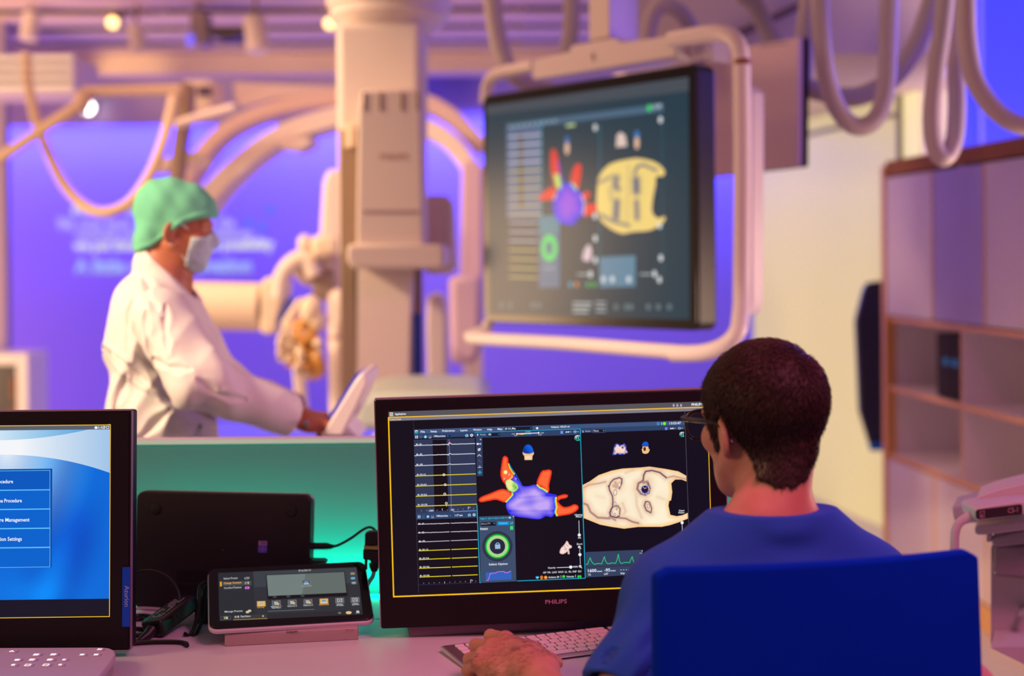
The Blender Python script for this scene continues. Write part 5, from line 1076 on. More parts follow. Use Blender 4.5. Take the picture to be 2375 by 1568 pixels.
def man_field(p):
    d = head_neck(p)
    for sh, el, wr, to, sg in ((shL, elL, wrL, toHL, 1), (shR, elR, wrR, toHR, 2)):
        a = s_cone(p, sh, el, .046, .038); fo = s_cone(p, el, el + (wr - el) * .35, .041, .041); fo = smin(fo, s_cone(p, el + (wr - el) * .35, wr, .041, .027), .01)
        a = smin(a, fo, .012)
        near = np.sqrt(((p - (wr + (to(wr[None]) * 0)[0])) ** 2).sum(-1)) < .26
        h_ = np.full(p.shape[:-1], 1.0)
        if near.any(): h_[near] = hand_field(to(p[near]), 1.06, curl=((8, 52, 36), (12, 58, 42), (22, 85, 55), (30, 96, 62)) if sg == 1 else ((12, 40, 30),) * 4, tdrop=sg == 1)
        a = smin(a, h_, .014); d = smin(d, a, .02)
    return d
lo = np.array([-.12, 1.70, .50]); hi = np.array([.78, 2.50, 1.33])
man = thing('person', 'seated person in blue scrubs seen from behind with glasses and short brown hair', 'person', (NB[0], NB[1] - .05, .45))
v_, f_ = field_mesh(man_field, lo, hi, .0026, n=16)
obj('body', (v_, f_), m_skin, man, sharp=None)
# nail of the thumb
nl = MB(); 
tn = wrL + HL @ (V(.0860, .0530, -.0545) * 1.06)
nl.ell(tn, (.0062, .0085, .0030), M=HL @ np.array(Matrix.Rotation(math.radians(-62), 3, 'Z')) @ np.array(Matrix.Rotation(math.radians(-25), 3, 'X')), seg=14, rings=8); obj('thumb_nail', nl, mat('nail', (.62, .22, .25), .28, noise=.03), man, label='pink thumb nail')
# scrub top
def fold(p, q):
    w1 = .0035 * np.sin(q[..., 0] * 26 + q[..., 2] * 34 + 2.2 * np.sin(q[..., 2] * 13 + q[..., 0] * 7)); w2 = .0022 * np.sin(q[..., 2] * 60 + q[..., 0] * 22 + 1.5 * np.sin(q[..., 0] * 19))
    return w1 * np.clip((-q[..., 2] - .03) * 9, 0, 1) + w2 * np.clip(-q[..., 2] * 5, 0, 1)
def scrub_field(p):
    q = toT(p); d = body_torso(p, .011) + fold(p, q)
    for sh, el in ((shL, elL), (shR, elR)):
        ax = el - sh; L_ = np.linalg.norm(ax); ax = ax / L_; t = (p - sh) @ ax
        s_ = s_cone(p, sh, sh + ax * L_ * .80, .057, .060)
        u = p - sh - t[..., None] * ax; ang = np.arctan2(u[..., 2], u[..., 0])
        s_ = s_ + .0035 * np.sin(ang * 5 + t * 24) * np.clip(t * 8, 0, 1) + .002 * np.sin(ang * 9 - t * 50)
        s_ = np.maximum(s_, t - L_ * .64)
        inner = s_cone(p, sh, el, .050, .053); s_ = np.maximum(s_, -np.maximum(inner, -(t - L_ * .48)))
        d = smin(d, s_, .028)
    # neckline
    nd = s_cone(p, nk1 + TR @ V(0, .006, .20), nk1 + TR @ V(0, .004, -.03), .056, .053)
    col = s_ell(q, (0, -.006, .000), (.074, .070, .026)) ; d = smin(d, col, .016)
    d = np.maximum(d, -nd)
    d = np.maximum(d, q[..., 2] - (.022 + .25 * np.abs(q[..., 0]) * 0))
    return d
v_, f_ = field_mesh(scrub_field, lo, hi, .0034, n=14)
obj('scrub_top', (v_, f_), m_scrub, man, sharp=None, label='blue short sleeved scrub top')
# legs, trousers and shoes (below the frame, behind the chair)
hipC = Tw(0, .02, -.45)
def leg_field(p):
    d = s_ell(toT(p), (0, .02, -.45), (.165, .14, .10))
    for s in (-1, 1):
        hp = Tw(s * .09, .03, -.46); kn = hp + TR @ V(s * .06, .42, .0); an = V(kn[0], kn[1] + .02, .09)
        d = smin(d, smin(s_cone(p, hp, kn, .088, .065), s_cone(p, kn, an, .064, .045), .03), .04)
    return d
v_, f_ = field_mesh(leg_field, (-.15, 1.75, .06), (.85, 2.85, .68), .010, n=12)
obj('trousers', (v_, f_), m_trous, man, sharp=None)
for s in (-1, 1):
    hp = Tw(s * .09, .03, -.46); kn = hp + TR @ V(s * .06, .42, .0); c = V(kn[0], kn[1] + .05, .045)
    b_ = MB(); b_.ell(c, (.045, .135, .05), M=TR); b_.v = [(a, b2, max(c2, .002)) for a, b2, c2 in b_.v]; obj('shoe', b_, m_shoe, man)
# hair
HB = [(-.20, -.100), (-.085, -.098), (-.060, -.080), (-.042, -.048), (-.030, -.022), (-.022, .004), (-.012, .018), (.006, .018), (.012, -.004), (.018, -.034), (.030, -.036), (.037, .006), (.044, .036), (.060, .056), (.078, .068), (.12, .075)]
hb_y = np.array([a for a, b in HB]); hb_z = np.array([b for a, b in HB])
def hairline(q):
    z = np.interp(q[..., 1], hb_y, hb_z); bk = np.clip((-q[..., 1] - .025) / .02, 0, 1); zb = -.094 + 15 * (q[..., 0] - XNK) ** 2
    return z * (1 - bk) + np.maximum(z - .006, zb) * bk + .002 * np.sin(q[..., 0] * 300)
def hair_field(p):
    q = toH(p) / HS_
    h = s_ell(q, (0, -.014, .026), (.0745, .098, .086)); h = smin(h, s_ell(q, (0, .030, -.020), (.062, .070, .088)), .03)
    nkf = s_cone(p, nk0, nk1, .044, .046); nkf = smin(nkf, s_cone(p, HC + HRm @ V(0, -.06, -.05), Tw(0, -.03, 0), .034, .038), .02); h = smin(h, nkf / HS_, .022)
    top = np.clip((q[..., 2] + .03) / .10, 0, 1); back = np.clip((-q[..., 1] + .02) / .09, 0, 1)
    th = .0035 + .0055 * top + .003 * back * np.clip((q[..., 2] + .09) / .05, 0, 1) + .004 * np.exp(-((q[..., 1] - .075) / .03) ** 2) * top
    cut = (hairline(q) - q[..., 2])
    d = head_neck(p, ear=False) / HS_ - th
    return smax(d, cut * .8, .004) * HS_
v_, f_ = field_mesh(hair_field, HC - .16, HC + .16, .0026, n=14)
hb = obj('hair', (v_, f_), m_hair, man, sharp=None, label='short brown hair')
# strands: short locks lying along the growth direction round the crown
hv = v_; rngn = np.random.RandomState(5)
qv = toH(hv) / HS_; outer = qv[:, 2] > hairline(qv)
hv = hv[outer]
eps = .002
def grad(fn, p):
    g = np.stack([fn(p + V(eps, 0, 0)) - fn(p - V(eps, 0, 0)), fn(p + V(0, eps, 0)) - fn(p - V(0, eps, 0)), fn(p + V(0, 0, eps)) - fn(p - V(0, 0, eps))], -1); return g / (np.linalg.norm(g, axis=1, keepdims=True) + 1e-9)
ids = rngn.choice(len(hv), 30000, replace=True); root = hv[ids] + rngn.normal(0, .0012, (len(ids), 3)); nrm_h = grad(hair_field, root)
crown = HC + HRm @ V(.034, -.062, .082)
rad = root - crown; rad = rad - (rad * nrm_h).sum(1)[:, None] * nrm_h; rl = np.linalg.norm(rad, axis=1, keepdims=True); rad = rad / (rl + 1e-6)
swirl = np.cross(nrm_h, rad); mixw = np.exp(-rl / .045) * .9; dirn = rad + swirl * mixw
qr = toH(root) / HS_; down = np.array([0, 0, -1.0])[None] + HRm[:, 1][None] * -.15; low = np.clip((.03 - qr[:, 2]) / .07, 0, 1)[:, None]; dirn = dirn * (1 - low) + down * low + rngn.normal(0, .13, dirn.shape)
dirn -= (dirn * nrm_h).sum(1)[:, None] * nrm_h; dirn /= np.linalg.norm(dirn, axis=1, keepdims=True) + 1e-6
Ls = (.006 + .010 * np.clip((qr[:, 2] + .09) / .14, 0, 1)) * rngn.uniform(.6, 1.2, len(root)) * np.where(qr[:, 1] > .045, .55, 1.0); lift = rngn.uniform(.02, .14, len(root))
side = np.cross(dirn, nrm_h); wd = rngn.uniform(.00025, .0005, len(root))[:, None]
r0 = root - nrm_h * .001; r1 = root + dirn * (Ls * .5)[:, None] + nrm_h * (Ls * lift * .8)[:, None]; r2 = root + dirn * Ls[:, None] + nrm_h * (Ls * lift * .9)[:, None] + rngn.normal(0, .0008, root.shape)
VV = np.stack([r0 - side * wd, r0 + side * wd, r0 + nrm_h * wd * 1.2, r1 - side * wd, r1 + side * wd, r1 + nrm_h * wd * 1.2, r2], 1).reshape(-1, 3); n_ = len(root); b0 = np.arange(n_) * 7
FF = []
for a in b0: a = int(a); FF += [(a, a + 1, a + 4, a + 3), (a + 1, a + 2, a + 5, a + 4), (a + 2, a, a + 3, a + 5), (a + 3, a + 4, a + 6), (a + 4, a + 5, a + 6), (a + 5, a + 3, a + 6)]
st = obj('hair_strands', (VV, FF), hair_mat('brown_hair_strand', (.050, .020, .016), None), man, sharp=None); st['kind'] = 'stuff'
# small dark hairs on forearm and hand
ar = []
for _ in range(1000):
    t = rngn.uniform(.80, 1.36); c = elL + (wrL - elL) * min(t, 1.0) + (HL @ V(0, max(0, t - 1) * .22, 0)); a = rngn.uniform(-.2, 1.1) * pi; up_ = V(0, 0, 1); sd = V(hx[0], hx[1], 0)
    ar.append(c + (sd * math.cos(a) + up_ * math.sin(a)) * .06)
ar = np.array(ar)
for _ in range(14):
    dd = man_field(ar); g = grad(man_field, ar); ar = ar - g * dd[:, None] * .9
g = grad(man_field, ar); dr2 = (hf * .55 + hx * -.7)[None] + rngn.normal(0, .3, ar.shape); dr2 -= (dr2 * g).sum(1)[:, None] * g; dr2 /= np.linalg.norm(dr2, axis=1, keepdims=True)
sd = np.cross(dr2, g); L2_ = rngn.uniform(.007, .014, len(ar))[:, None]; w2 = .00009
VV = np.stack([ar - sd * w2, ar + sd * w2, ar + g * w2 * 2, ar + dr2 * L2_ + g * .0012], 1).reshape(-1, 3); FF = []
for a in range(len(ar)): a *= 4; FF += [(a, a + 1, a + 3), (a + 1, a + 2, a + 3), (a + 2, a, a + 3)]
ah = obj('arm_hair', (VV, FF), mat('fine_dark_hair', (.05, .025, .015), .6, noise=.1), man, smooth=False); ah['kind'] = 'stuff'
# glasses
def Hw(x, y, z): return HC + HRm @ (V(x, y, z) * HS_)
gl_ = thing('eyeglasses', 'dark framed eyeglasses worn by the person in blue scrubs', 'eyeglasses', Hw(0, .11, .01))
m_frame = mat('dark_tortoise_frame', (.035, .022, .014), .2, noise=.4, nscale=90); m_lens = mat('clear_lens', (1, 1, 1), .0, trans=1.0, ior=1.06)
t = MB()
for s in (-1, 1):
    ring = []
    for k in range(28):
        a = 2 * pi * k / 28; rx = .027 * (abs(math.cos(a)) ** .75) * (1 if math.cos(a) > 0 else -1); rz = .022 * (abs(math.sin(a)) ** .8) * (1 if math.sin(a) > 0 else -1)
        ring.append(Hw(s * .0345 + rx, .118 - .10 * abs(s * .0345 + rx) ** 1 * .25, rz - .002))
    t.tube(ring, [.0021 + (.0012 if math.sin(2 * pi * k / 28) > .4 else 0) for k in range(28)], 8, closed=True)
t.tube([Hw(-.010, .119, .006), Hw(0, .121, .009), Hw(.010, .119, .006)], .002, 8); obj('front_frame', t, m_frame, gl_)
for s in (-1, 1):
    t = MB(); t.tube([Hw(s * .062, .113, .012), Hw(s * .072, .108, .012), Hw(s * .076, .09, .011), Hw(s * .080, .03, .008), Hw(s * .081, .005, .005), Hw(s * .080, -.012, -.004), Hw(s * .078, -.024, -.024)], [.0035, .0035, .003, .0026, .0024, .0024, .0024], 8, flat=1.3); obj('temple', t, m_frame, gl_)
    ln = MB(); pts = []
    for k in range(28):
        a = 2 * pi * k / 28; rx = .0265 * (abs(math.cos(a)) ** .75) * (1 if math.cos(a) > 0 else -1); rz = .0215 * (abs(math.sin(a)) ** .8) * (1 if math.sin(a) > 0 else -1); pts.append(Hw(s * .0345 + rx, .1172 - .025 * abs(s * .0345 + rx), rz - .002))
    ln.prism(pts, HRm @ V(0, .0016, 0)); obj('lens', ln, m_lens, gl_)

# ------------------------------------------------------------ the chair
CL = P(1521, 1320, 1.80); CRt = P(2271, 1275, 1.915); cx = (CRt - CL) * V(1, 1, 0); cwid = np.linalg.norm(cx); cx /= cwid; cy = V(-cx[1], cx[0], 0); ztop = (CL[2] + CRt[2]) / 2 + .0
ch = thing('office_chair', 'blue fabric office chair whose tall back hides the seated person', 'chair', ((CL + CRt) / 2 + cy * .25) * V(1, 1, 0))
m_chair = cloth('royal_blue_fabric', (.0008, .024, .40), 1500, .10); m_chair.node_tree.nodes['Principled BSDF'].inputs['Sheen Weight'].default_value = 0; m_chair.node_tree.nodes['Principled BSDF'].inputs['Specular IOR Level'].default_value = .04
def chair_pt(u, v, w_=0): # u across 0..1, v down metres, w_ away
    bow = .006 * (math.sin(min(v, .55) / .55 * pi)) ; uu = (u - .5) * (cwid + 2 * bow * 0) + (bow if u > .5 else 0) * abs(u - .5) * 2
    zt = CL[2] * (1 - u) + CRt[2] * u - .004 * 0
    return (CL + CRt) / 2 * V(1, 1, 0) + cx * uu + cy * (w_ + .10 * ((u - .5) ** 2 - .25)) + V(0, 0, zt - v)
t = MB(); nu, nv = 25, 22; H_ = .60; vs = []; 
for side_, off in ((0, 0.0), (1, .022)):
    for j in range(nv):
        for i in range(nu):
            u = i / (nu - 1); v = H_ * j / (nv - 1); r_ = .010
            # round the corners
            xx = min(u, 1 - u) * cwid; 
            dz = 0
            if xx < r_ and v < r_: dz = r_ - math.sqrt(max(0, r_ ** 2 - (r_ - xx) ** 2))
            bul = .004 * (1 - (2 * u - 1) ** 4) * (1 - (2 * v / H_ - 1) ** 4)
            vs.append(chair_pt(u, max(v, dz), off + (bul if side_ else 0)))
n1 = nu * nv; fs = []
for j in range(nv - 1):
    for i in range(nu - 1):
        a = j * nu + i; fs.append((a, a + 1, a + nu + 1, a + nu)); fs.append((n1 + a, n1 + a + nu, n1 + a + nu + 1, n1 + a + 1))
for i in range(nu - 1): fs.append((i, n1 + i, n1 + i + 1, i + 1)); a = (nv - 1) * nu + i; fs.append((a, a + 1, n1 + a + 1, n1 + a))
for j in range(nv - 1): a = j * nu; fs.append((a, a + nu, n1 + a + nu, n1 + a)); a = j * nu + nu - 1; fs.append((a, n1 + a, n1 + a + nu, a + nu))
t.add(vs, fs); obj('backrest', t, m_chair, ch, bevel=.005, bseg=3, sharp=60)
cc = (CL + CRt) / 2 * V(1, 1, 0)
t = MB(); t.box(cc + cy * .30 + V(0, 0, .445), (cwid * 1.02, .48, .07), M=np.stack([cx, cy, V(0, 0, 1)], 1)); obj('seat', t, m_chair, ch, bevel=.03, bseg=4)
t = MB(); t.box(cc + cy * .02 + V(0, 0, .44), (.06, .02, .16), M=np.stack([cx, cy, V(0, 0, 1)], 1)); t.box(cc + cy * .14 + V(0, 0, .39), (.08, .26, .02), M=np.stack([cx, cy, V(0, 0, 1)], 1)); obj('back_bracket', t, m_black, ch, bevel=.004)
t = MB(); t.lathe([(.028, .10), (.028, .25), (.018, .25), (.018, .40)], cc + cy * .28, 20); obj('gas_column', t, m_alu, ch)
for k in range(5):
    a = 2 * pi * k / 5 + .3; e_ = cc + cy * .28 + V(math.cos(a) * .30, math.sin(a) * .30, 0); t = MB(); t.tube([cc + cy * .28 + V(0, 0, .115), e_ + V(0, 0, .075)], [.026, .016], 10); l = obj('base_arm', t, m_alu, ch)
    t = MB(); t.lathe([(.012, -.012), (.028, -.010), (.028, .010), (.012, .012)], e_ + V(0, 0, .0285), 20, axis=0); obj('castor', t, m_rubber, ch)

# ------------------------------------------------------------ the standing person in the white coat
DD = 3.65; SXY = 3.65 / F
def Q(px, py, d=DD): return P(px, py, d)
sp = thing('person', 'standing person in white coat, green cap and mask facing right', 'person', (Q(400, 900)[0], DD, 0))
SH = Q(409, 527); SHR = Rz3(-84) @ np.array(Matrix.Rotation(math.radians(-9), 3, 'X'))   # head faces +x, looking down
toS = frame_of(SH, SHR)
hs2 = .88
spine = [Q(372, 655), Q(352, 760), Q(352, 860), Q(375, 1010), Q(385, 1160)]
arm_r = [Q(372, 735, DD - .16), Q(462, 885, DD - .24), Q(683, 968, DD - .12)]
arm_l = [Q(410, 735, DD + .17), Q(500, 890, DD + .26), Q(690, 960, DD + .14)]
hfr = Q(760, 985, DD - .08) - arm_r[2]; hfr /= np.linalg.norm(hfr)
def handframe(f_, up=V(0, 0, 1), flip=1):
    x = np.cross(f_, up); x /= np.linalg.norm(x); z = np.cross(x, f_); return np.stack([x * flip, f_, z], 1)
HR1 = handframe(hfr, V(.1, -.3, 1), -1); toR1 = frame_of(arm_r[2], HR1)
hfl = Q(755, 975, DD + .06) - arm_l[2]; hfl /= np.linalg.norm(hfl); HR2 = handframe(hfl, V(0, .2, 1), 1); toR2 = frame_of(arm_l[2], HR2)
def sp_body(p):
    d = head_field(toS(p) / hs2) * hs2
    n0 = SH + SHR @ V(0, -.028, -.055); d = smin(d, s_cone(p, n0, spine[0] + V(.02, 0, .0), .050, .055), .02)
    d = smin(d, s_cone(p, spine[0], spine[2], .07, .09), .04)
    for ar_, to, cl in ((arm_r, toR1, 1), (arm_l, toR2, 1)):
        a = smin(s_cone(p, ar_[0], ar_[1], .045, .038), s_cone(p, ar_[1], ar_[2], .036, .025), .01)
        near = np.sqrt(((p - ar_[2]) ** 2).sum(-1)) < .26; h_ = np.full(p.shape[:-1], 1.0)
        if near.any(): h_[near] = hand_field(to(p[near]), 1.0, curl=((20, 35, 25), (24, 38, 25), (28, 40, 28), (30, 40, 28)))
        d = smin(d, smin(a, h_, .012), .02)
    return d
lo2 = np.array([Q(225, 0)[0], DD - .42, .40]); hi2 = np.array([Q(860, 0)[0], DD + .42, 1.66])
v_, f_ = field_mesh(sp_body, lo2, hi2, .0042, n=14)
obj('body', (v_, f_), m_skin2, sp, sharp=None)
CRS = [([(272, 798), (400, 892), (522, 988)], .014, .008), ([(330, 860), (300, 930), (296, 1010)], .008, .010), ([(430, 935), (372, 990), (335, 1030)], .009, .010), ([(480, 975), (452, 1030)], .008, .008), ([(392, 715), (398, 770), (412, 830)], .008, .008), ([(432, 700), (440, 760), (452, 800)], .007, .007), ([(345, 690), (338, 760), (345, 820)], .005, .009), ([(408, 815), (450, 832), (505, 835)], .007, .008), ([(520, 855), (560, 890), (610, 905)], .006, .008), ([(350, 640), (400, 690), (425, 720)], .006, .008)]
def coat_field(p):
    q = p - spine[0]
    def sect(a, b, ra, rb, ky=.78):
        pa = p.copy(); pa[..., 1] = (pa[..., 1] - DD) * ky + DD; return s_cone(pa, a, b, ra, rb)
    d = sect(Q(362, 725), Q(352, 800), .100, .108, .62)
    d = smin(d, sect(Q(352, 800), Q(375, 950), .106, .118, .70), .04); d = smin(d, sect(Q(375, 950), Q(390, 1120), .126, .150, .78), .05)
    d = smin(d, s_cone(p, Q(385, 640), Q(365, 700), .062, .085), .035)
    d = smin(d, s_ell(p, Q(318, 735), (.045, .12, .09)), .05)
    ff = .010 * (np.abs(np.sin(q[..., 2] * 9 + q[..., 0] * 20 + 1.6 * np.sin(q[..., 0] * 11 + q[..., 2] * 5))) - .5) + .007 * (np.abs(np.sin(q[..., 0] * 34 - q[..., 2] * 10 + np.sin(q[..., 2] * 13))) - .5)
    d = d + ff * np.clip(-q[..., 2] * 6, 0, 1)
    dtor = d
    for ar_ in (arm_r, arm_l):
        a, e, w_ = ar_; s_ = s_cone(p, a, e, .074, .068); s_ = smin(s_, s_cone(p, e, w_, .066, .052), .025)
        L_ = np.linalg.norm(w_ - e); ax = (w_ - e) / L_; t = (p - e) @ ax; ax1 = (e - a) / np.linalg.norm(e - a); t1 = (p - a) @ ax1
        s_ = s_ + .007 * np.sin(t * 55 + p[..., 2] * 30) * np.exp(-((t - .02) / .10) ** 2) + .008 * (np.abs(np.sin(t1 * 17 + p[..., 0] * 26)) - .5) * np.clip(t1 * 8, 0, 1) * np.clip(1 - t1 * 3, .2, 1)
        s_ = np.maximum(s_, t - L_ * .985); s_ = np.maximum(s_, -np.maximum(s_cone(p, e, w_, .055, .043), -(t - L_ * .7)))
        d = smin(d, s_, .007)
    px_, pz_ = p[..., 0], p[..., 2]
    for k_, (pl, dp, wd_) in enumerate(CRS):
        dd = np.full(p.shape[:-1], 9.)
        for i_ in range(len(pl) - 1):
            a_, b_ = Q(*pl[i_]), Q(*pl[i_ + 1]); ab0, ab2 = b_[0] - a_[0], b_[2] - a_[2]; tt = np.clip(((px_ - a_[0]) * ab0 + (pz_ - a_[2]) * ab2) / (ab0 ** 2 + ab2 ** 2), 0, 1)
            dd = np.minimum(dd, np.hypot(px_ - a_[0] - tt * ab0, pz_ - a_[2] - tt * ab2) / (.35 + .65 * np.sin(np.clip(tt, .05, .95) * pi)))
        dp = dp * .75
        d = d + np.where(p[..., 1] < DD, dp * np.exp(-(dd / wd_) ** 2) - dp * .5 * np.exp(-((dd - wd_ * 2) / (wd_ * 1.2)) ** 2), 0)
    # collar
    col = s_cone(p, Q(352, 600), Q(430, 675), .030, .030); nk_ = s_cone(p, SH + SHR @ V(0, -.02, -.06), Q(400, 690), .054, .062)
    colr = np.maximum(s_cone(p, Q(372, 618), Q(392, 690), .070, .088), (p @ (V(.72, 0, .69))) - (Q(372, 618) @ V(.72, 0, .69)) - .012)
    d = smin(d, colr, .012)
    d = np.maximum(d, -np.maximum(nk_, -(p[..., 2] - Q(0, 712)[2])))
    return d
v_, f_ = field_mesh(coat_field, lo2, hi2, .0050, n=14)
obj('coat', (v_, f_), m_coat, sp, sharp=None, label='white buttoned coat')
# lapel and collar flap
def legs2(p):
    d = s_cone(p, V(Q(380, 0)[0], DD - .10, .62), V(Q(375, 0)[0], DD - .10, .10), .085, .055); return np.minimum(d, s_cone(p, V(Q(392, 0)[0], DD + .10, .62), V(Q(392, 0)[0], DD + .10, .10), .085, .055))
v_, f_ = field_mesh(legs2, (Q(250, 0)[0], DD - .3, .04), (Q(520, 0)[0], DD + .3, .72), .012, n=12); obj('trousers', (v_, f_), m_coat, sp, sharp=None)
for s in (-1, 1):
    b_ = MB(); c = V(Q(400, 0)[0], DD + s * .10, .04); b_.ell(c, (.125, .045, .05)); b_.v = [(a, b2, max(c2, .002)) for a, b2, c2 in b_.v]; obj('shoe', b_, m_white, sp)
# cap
def capline(q): return np.interp(q[..., 1], [-.2, -.10, -.05, -.005, .03, .07, .095, .2], [-.100, -.094, -.066, -.018, .016, .034, .044, .048])
def cap_field(p):
    q = toS(p) / hs2
    h = s_ell(q, (0, -.018, .040), (.078, .104, .092)); h = smin(h, s_ell(q, (0, .030, .052), (.066, .072, .066)), .03); h = smin(h, s_ell(q, (0, .030, .0), (.066, .072, .080)), .03); h = smin(h, s_ell(q, (0, -.045, .066), (.070, .066, .060)), .03); h = smin(h, s_ell(q, (0, -.062, -.040), (.062, .050, .064)), .02)
    h = h - .006 - .0022 * np.sin(q[..., 1] * 90 + 30 * q[..., 2]) * np.sin(q[..., 2] * 60) 
    band = np.exp(-((q[..., 2] - capline(q) - .010) / .007) ** 2) * .0045
    return np.maximum(h - band, (capline(q) - q[..., 2]) * .85) * hs2
v_, f_ = field_mesh(cap_field, SH - .16, SH + .16, .0034, n=14); obj('surgical_cap', (v_, f_), m_cap, sp, sharp=None, label='green cloth cap')
def hair2(p):
    q = toS(p) / hs2; h = s_ell(q, (0, -.014, .026), (.0745, .098, .086)); h = smin(h, s_cone(q, (0, -.05, -.02), (0, -.055, -.09), .045, .040), .03); z1 = np.interp(q[..., 1], [-.2, -.06, -.035, -.02, .012, .030, .05, .2], [-.092, -.085, -.050, .0, .0, -.012, .015, .03])
    return np.maximum(np.maximum(h - .004, (z1 - q[..., 2])), q[..., 2] - capline(q) - .004) * hs2
v_, f_ = field_mesh(hair2, SH - .16, SH + .16, .0045, n=14); obj('hair', (v_, f_), m_hair, sp, sharp=None)
def mask_field(p):
    q = toS(p) / hs2; h = head_field(q, ear=False); out = h - .0050 - .001 * np.exp(-((q[..., 2] + .045) / .03) ** 2) * np.clip(q[..., 1] * 12, 0, 1); out = smin(out, s_ell(q, (0, .072, -.045), (.040, .034, .046)), .02)
    out = np.maximum(out, q[..., 2] - (.004 - .35 * np.abs(q[..., 0]))); out = smin(out, s_ell(q, (0, .062, -.082), (.036, .034, .036)), .02); out = np.maximum(out, -.124 - q[..., 2]); out = np.maximum(out, (.050 - q[..., 1]) + .10 * (q[..., 2] + .06)); return np.maximum(out, -(h - .001)) * hs2
v_, f_ = field_mesh(mask_field, SH - .17, SH + .17, .0034, n=14); obj('face_mask', (v_, f_), m_mask, sp, sharp=None, label='pale blue face mask')
def Sw(x, y, z): return SH + SHR @ (V(x, y, z) * hs2)
t = MB()
for s in (-1, 1): 
    t.tube(cat([Sw(s * .048, .072, -.016), Sw(s * .068, .035, .004), Sw(s * .080, .004, .016)], 4), .0022, 6); t.tube(cat([Sw(s * .052, .052, -.094), Sw(s * .068, .020, -.062), Sw(s * .079, -.002, -.048)], 4), .0022, 6)
obj('mask_loop', t, m_white, sp)
# the console held under the person's hand
tc_ = thing('bedside_console', 'white tilted console touched by the person in the white coat', 'console', Q(780, 1015, DD + .0))
t = MB(); t.slab([(744, 1012), (820, 888), (836, 866), (848, 868), (853, 890), (826, 950), (800, 1000), (795, 1012)], DD - .13, .30); obj('body', t, mat('console_white', (.80, .70, .70), .4, noise=.03), tc_, bevel=.008, bseg=3)
t = MB(); t.slab([(760, 968), (824, 868), (829, 866), (765, 972)], DD - .10, .24); obj('touch_screen', t, mat('console_screen', (.02, .02, .10), .15, emit=(.10, .08, .6), estr=.5), tc_, label='blue lit screen')
t = MB(); t.slab([(812, 960), (826, 936), (835, 940), (822, 966)], DD - .06, .05); obj('clip', t, m_black, tc_, bevel=.003)
t = MB(); t.slab([(796, 1012), (806, 985), (822, 1002), (836, 1016)], DD - .10, .2); obj('bracket', t, m_white, tc_, bevel=.006)
p0 = Q(780, 1016, DD); t = MB(); t.tube([V(p0[0], DD, p0[2]), V(p0[0], DD, .05)], .03, 14); t.lathe([(.22, 0), (.22, .03), (.05, .06)], V(p0[0], DD, 0), 24); obj('pole_stand', t, m_grey, tc_)
t = MB(); t.lathe([(.006, 0), (.006, .012)], Q(711, 982, DD - .17), 12, axis=1); o = obj('ring', t, mat('ring_silver', (.8, .8, .8), .2, metal=1, noise=.02)); tag(o, 'small silver ring on the hand of standing person', 'ring')
# ================================================================== BACKGROUND EQUIPMENT
m_eq = mat('equipment_white', (.78, .68, .62), .45, noise=.03, nscale=5)
m_eqw = mat('equipment_cream', (.82, .70, .54), .45, noise=.03, nscale=5)
m_eqd = mat('equipment_tan', (.30, .21, .15), .5, noise=.04, nscale=6)
m_hose = mat('ribbed_hose', (.50, .42, .44), .5, noise=.04, nscale=20, bump=.2, bscale=160)
m_hosed = mat('tan_hose', (.58, .43, .31), .5, noise=.04, nscale=20)
# ---- big hanging display
MH = pose((0.2304, 4.7, 1.5869), -50.15, .37, .38); hw_, hh_ = 1.0363, .8127
hd = thing('hanging_display', 'large black display hung from the ceiling in a white tube frame', 'display', M=MH)
t = MB(); t.prism([(x, 0, z) for x, z in rounded(hw_, hh_, .03)], (0, .085, 0)); obj('housing', t, m_black, hd, local=True, bevel=.008, bseg=3)
t = MB(); t.prism([(x, -.0015, z) for x, z in rounded(hw_ - .01, hh_ - .01, .026)], (0, .002, 0)); obj('front_glass', t, mat('display_glass', (.012, .010, .008), .18), hd, local=True)
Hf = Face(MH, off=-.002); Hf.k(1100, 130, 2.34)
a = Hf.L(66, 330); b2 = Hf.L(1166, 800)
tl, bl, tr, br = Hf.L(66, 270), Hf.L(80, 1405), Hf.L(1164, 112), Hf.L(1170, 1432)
Hf.poly_l([bl, br, tr, tl], C(32, 60, 74), 0)  # base teal lifted: the veil of room reflection is put into the screen colour
Hf.poly([(176, 370), (364, 346), (366, 880), (178, 880)], C(86, 104, 140), 2); Hf.poly([(180, 368), (1026, 258), (1026, 300), (180, 400)], C(74, 104, 130), 3)
Hf.poly([(66, 270), (1164, 112), (1164, 190), (66, 320)], C(70, 78, 88), 1)
for k in range(26): x = 80 + k * 42; y = 296 - (x - 80) * .143; 
for k in range(10): Hf.line([(186, 440 + k * 47), (362, 426 + k * 48)], 8, C(205, 205, 215) if k < 4 else C(200, 190, 120), 4)
for k in range(7): Hf.line([(190, 905 + k * 49), (346, 905 + k * 50)], 7, C(190, 190, 205) if k < 3 else C(195, 185, 110), 4)
Hf.poly([(240, 420), (266, 418), (268, 830), (244, 830)], C(80, 66, 60), 3)
Hf.line([(364, 346), (366, 880)], 5, C(60, 170, 190), 4); Hf.line([(682, 376), (682, 1250)], 5, C(40, 130, 150), 4); Hf.line([(1020, 300), (1026, 1220)], 4, C(50, 100, 115), 4)
Hf.poly([(352, 870), (466, 862), (466, 1256), (352, 1258)], C(72, 108, 140), 4); Hf.poly([(352, 870), (462, 862), (462, 960), (352, 962)], C(60, 130, 150), 5)
c_ = Hf.L(408, 1042)
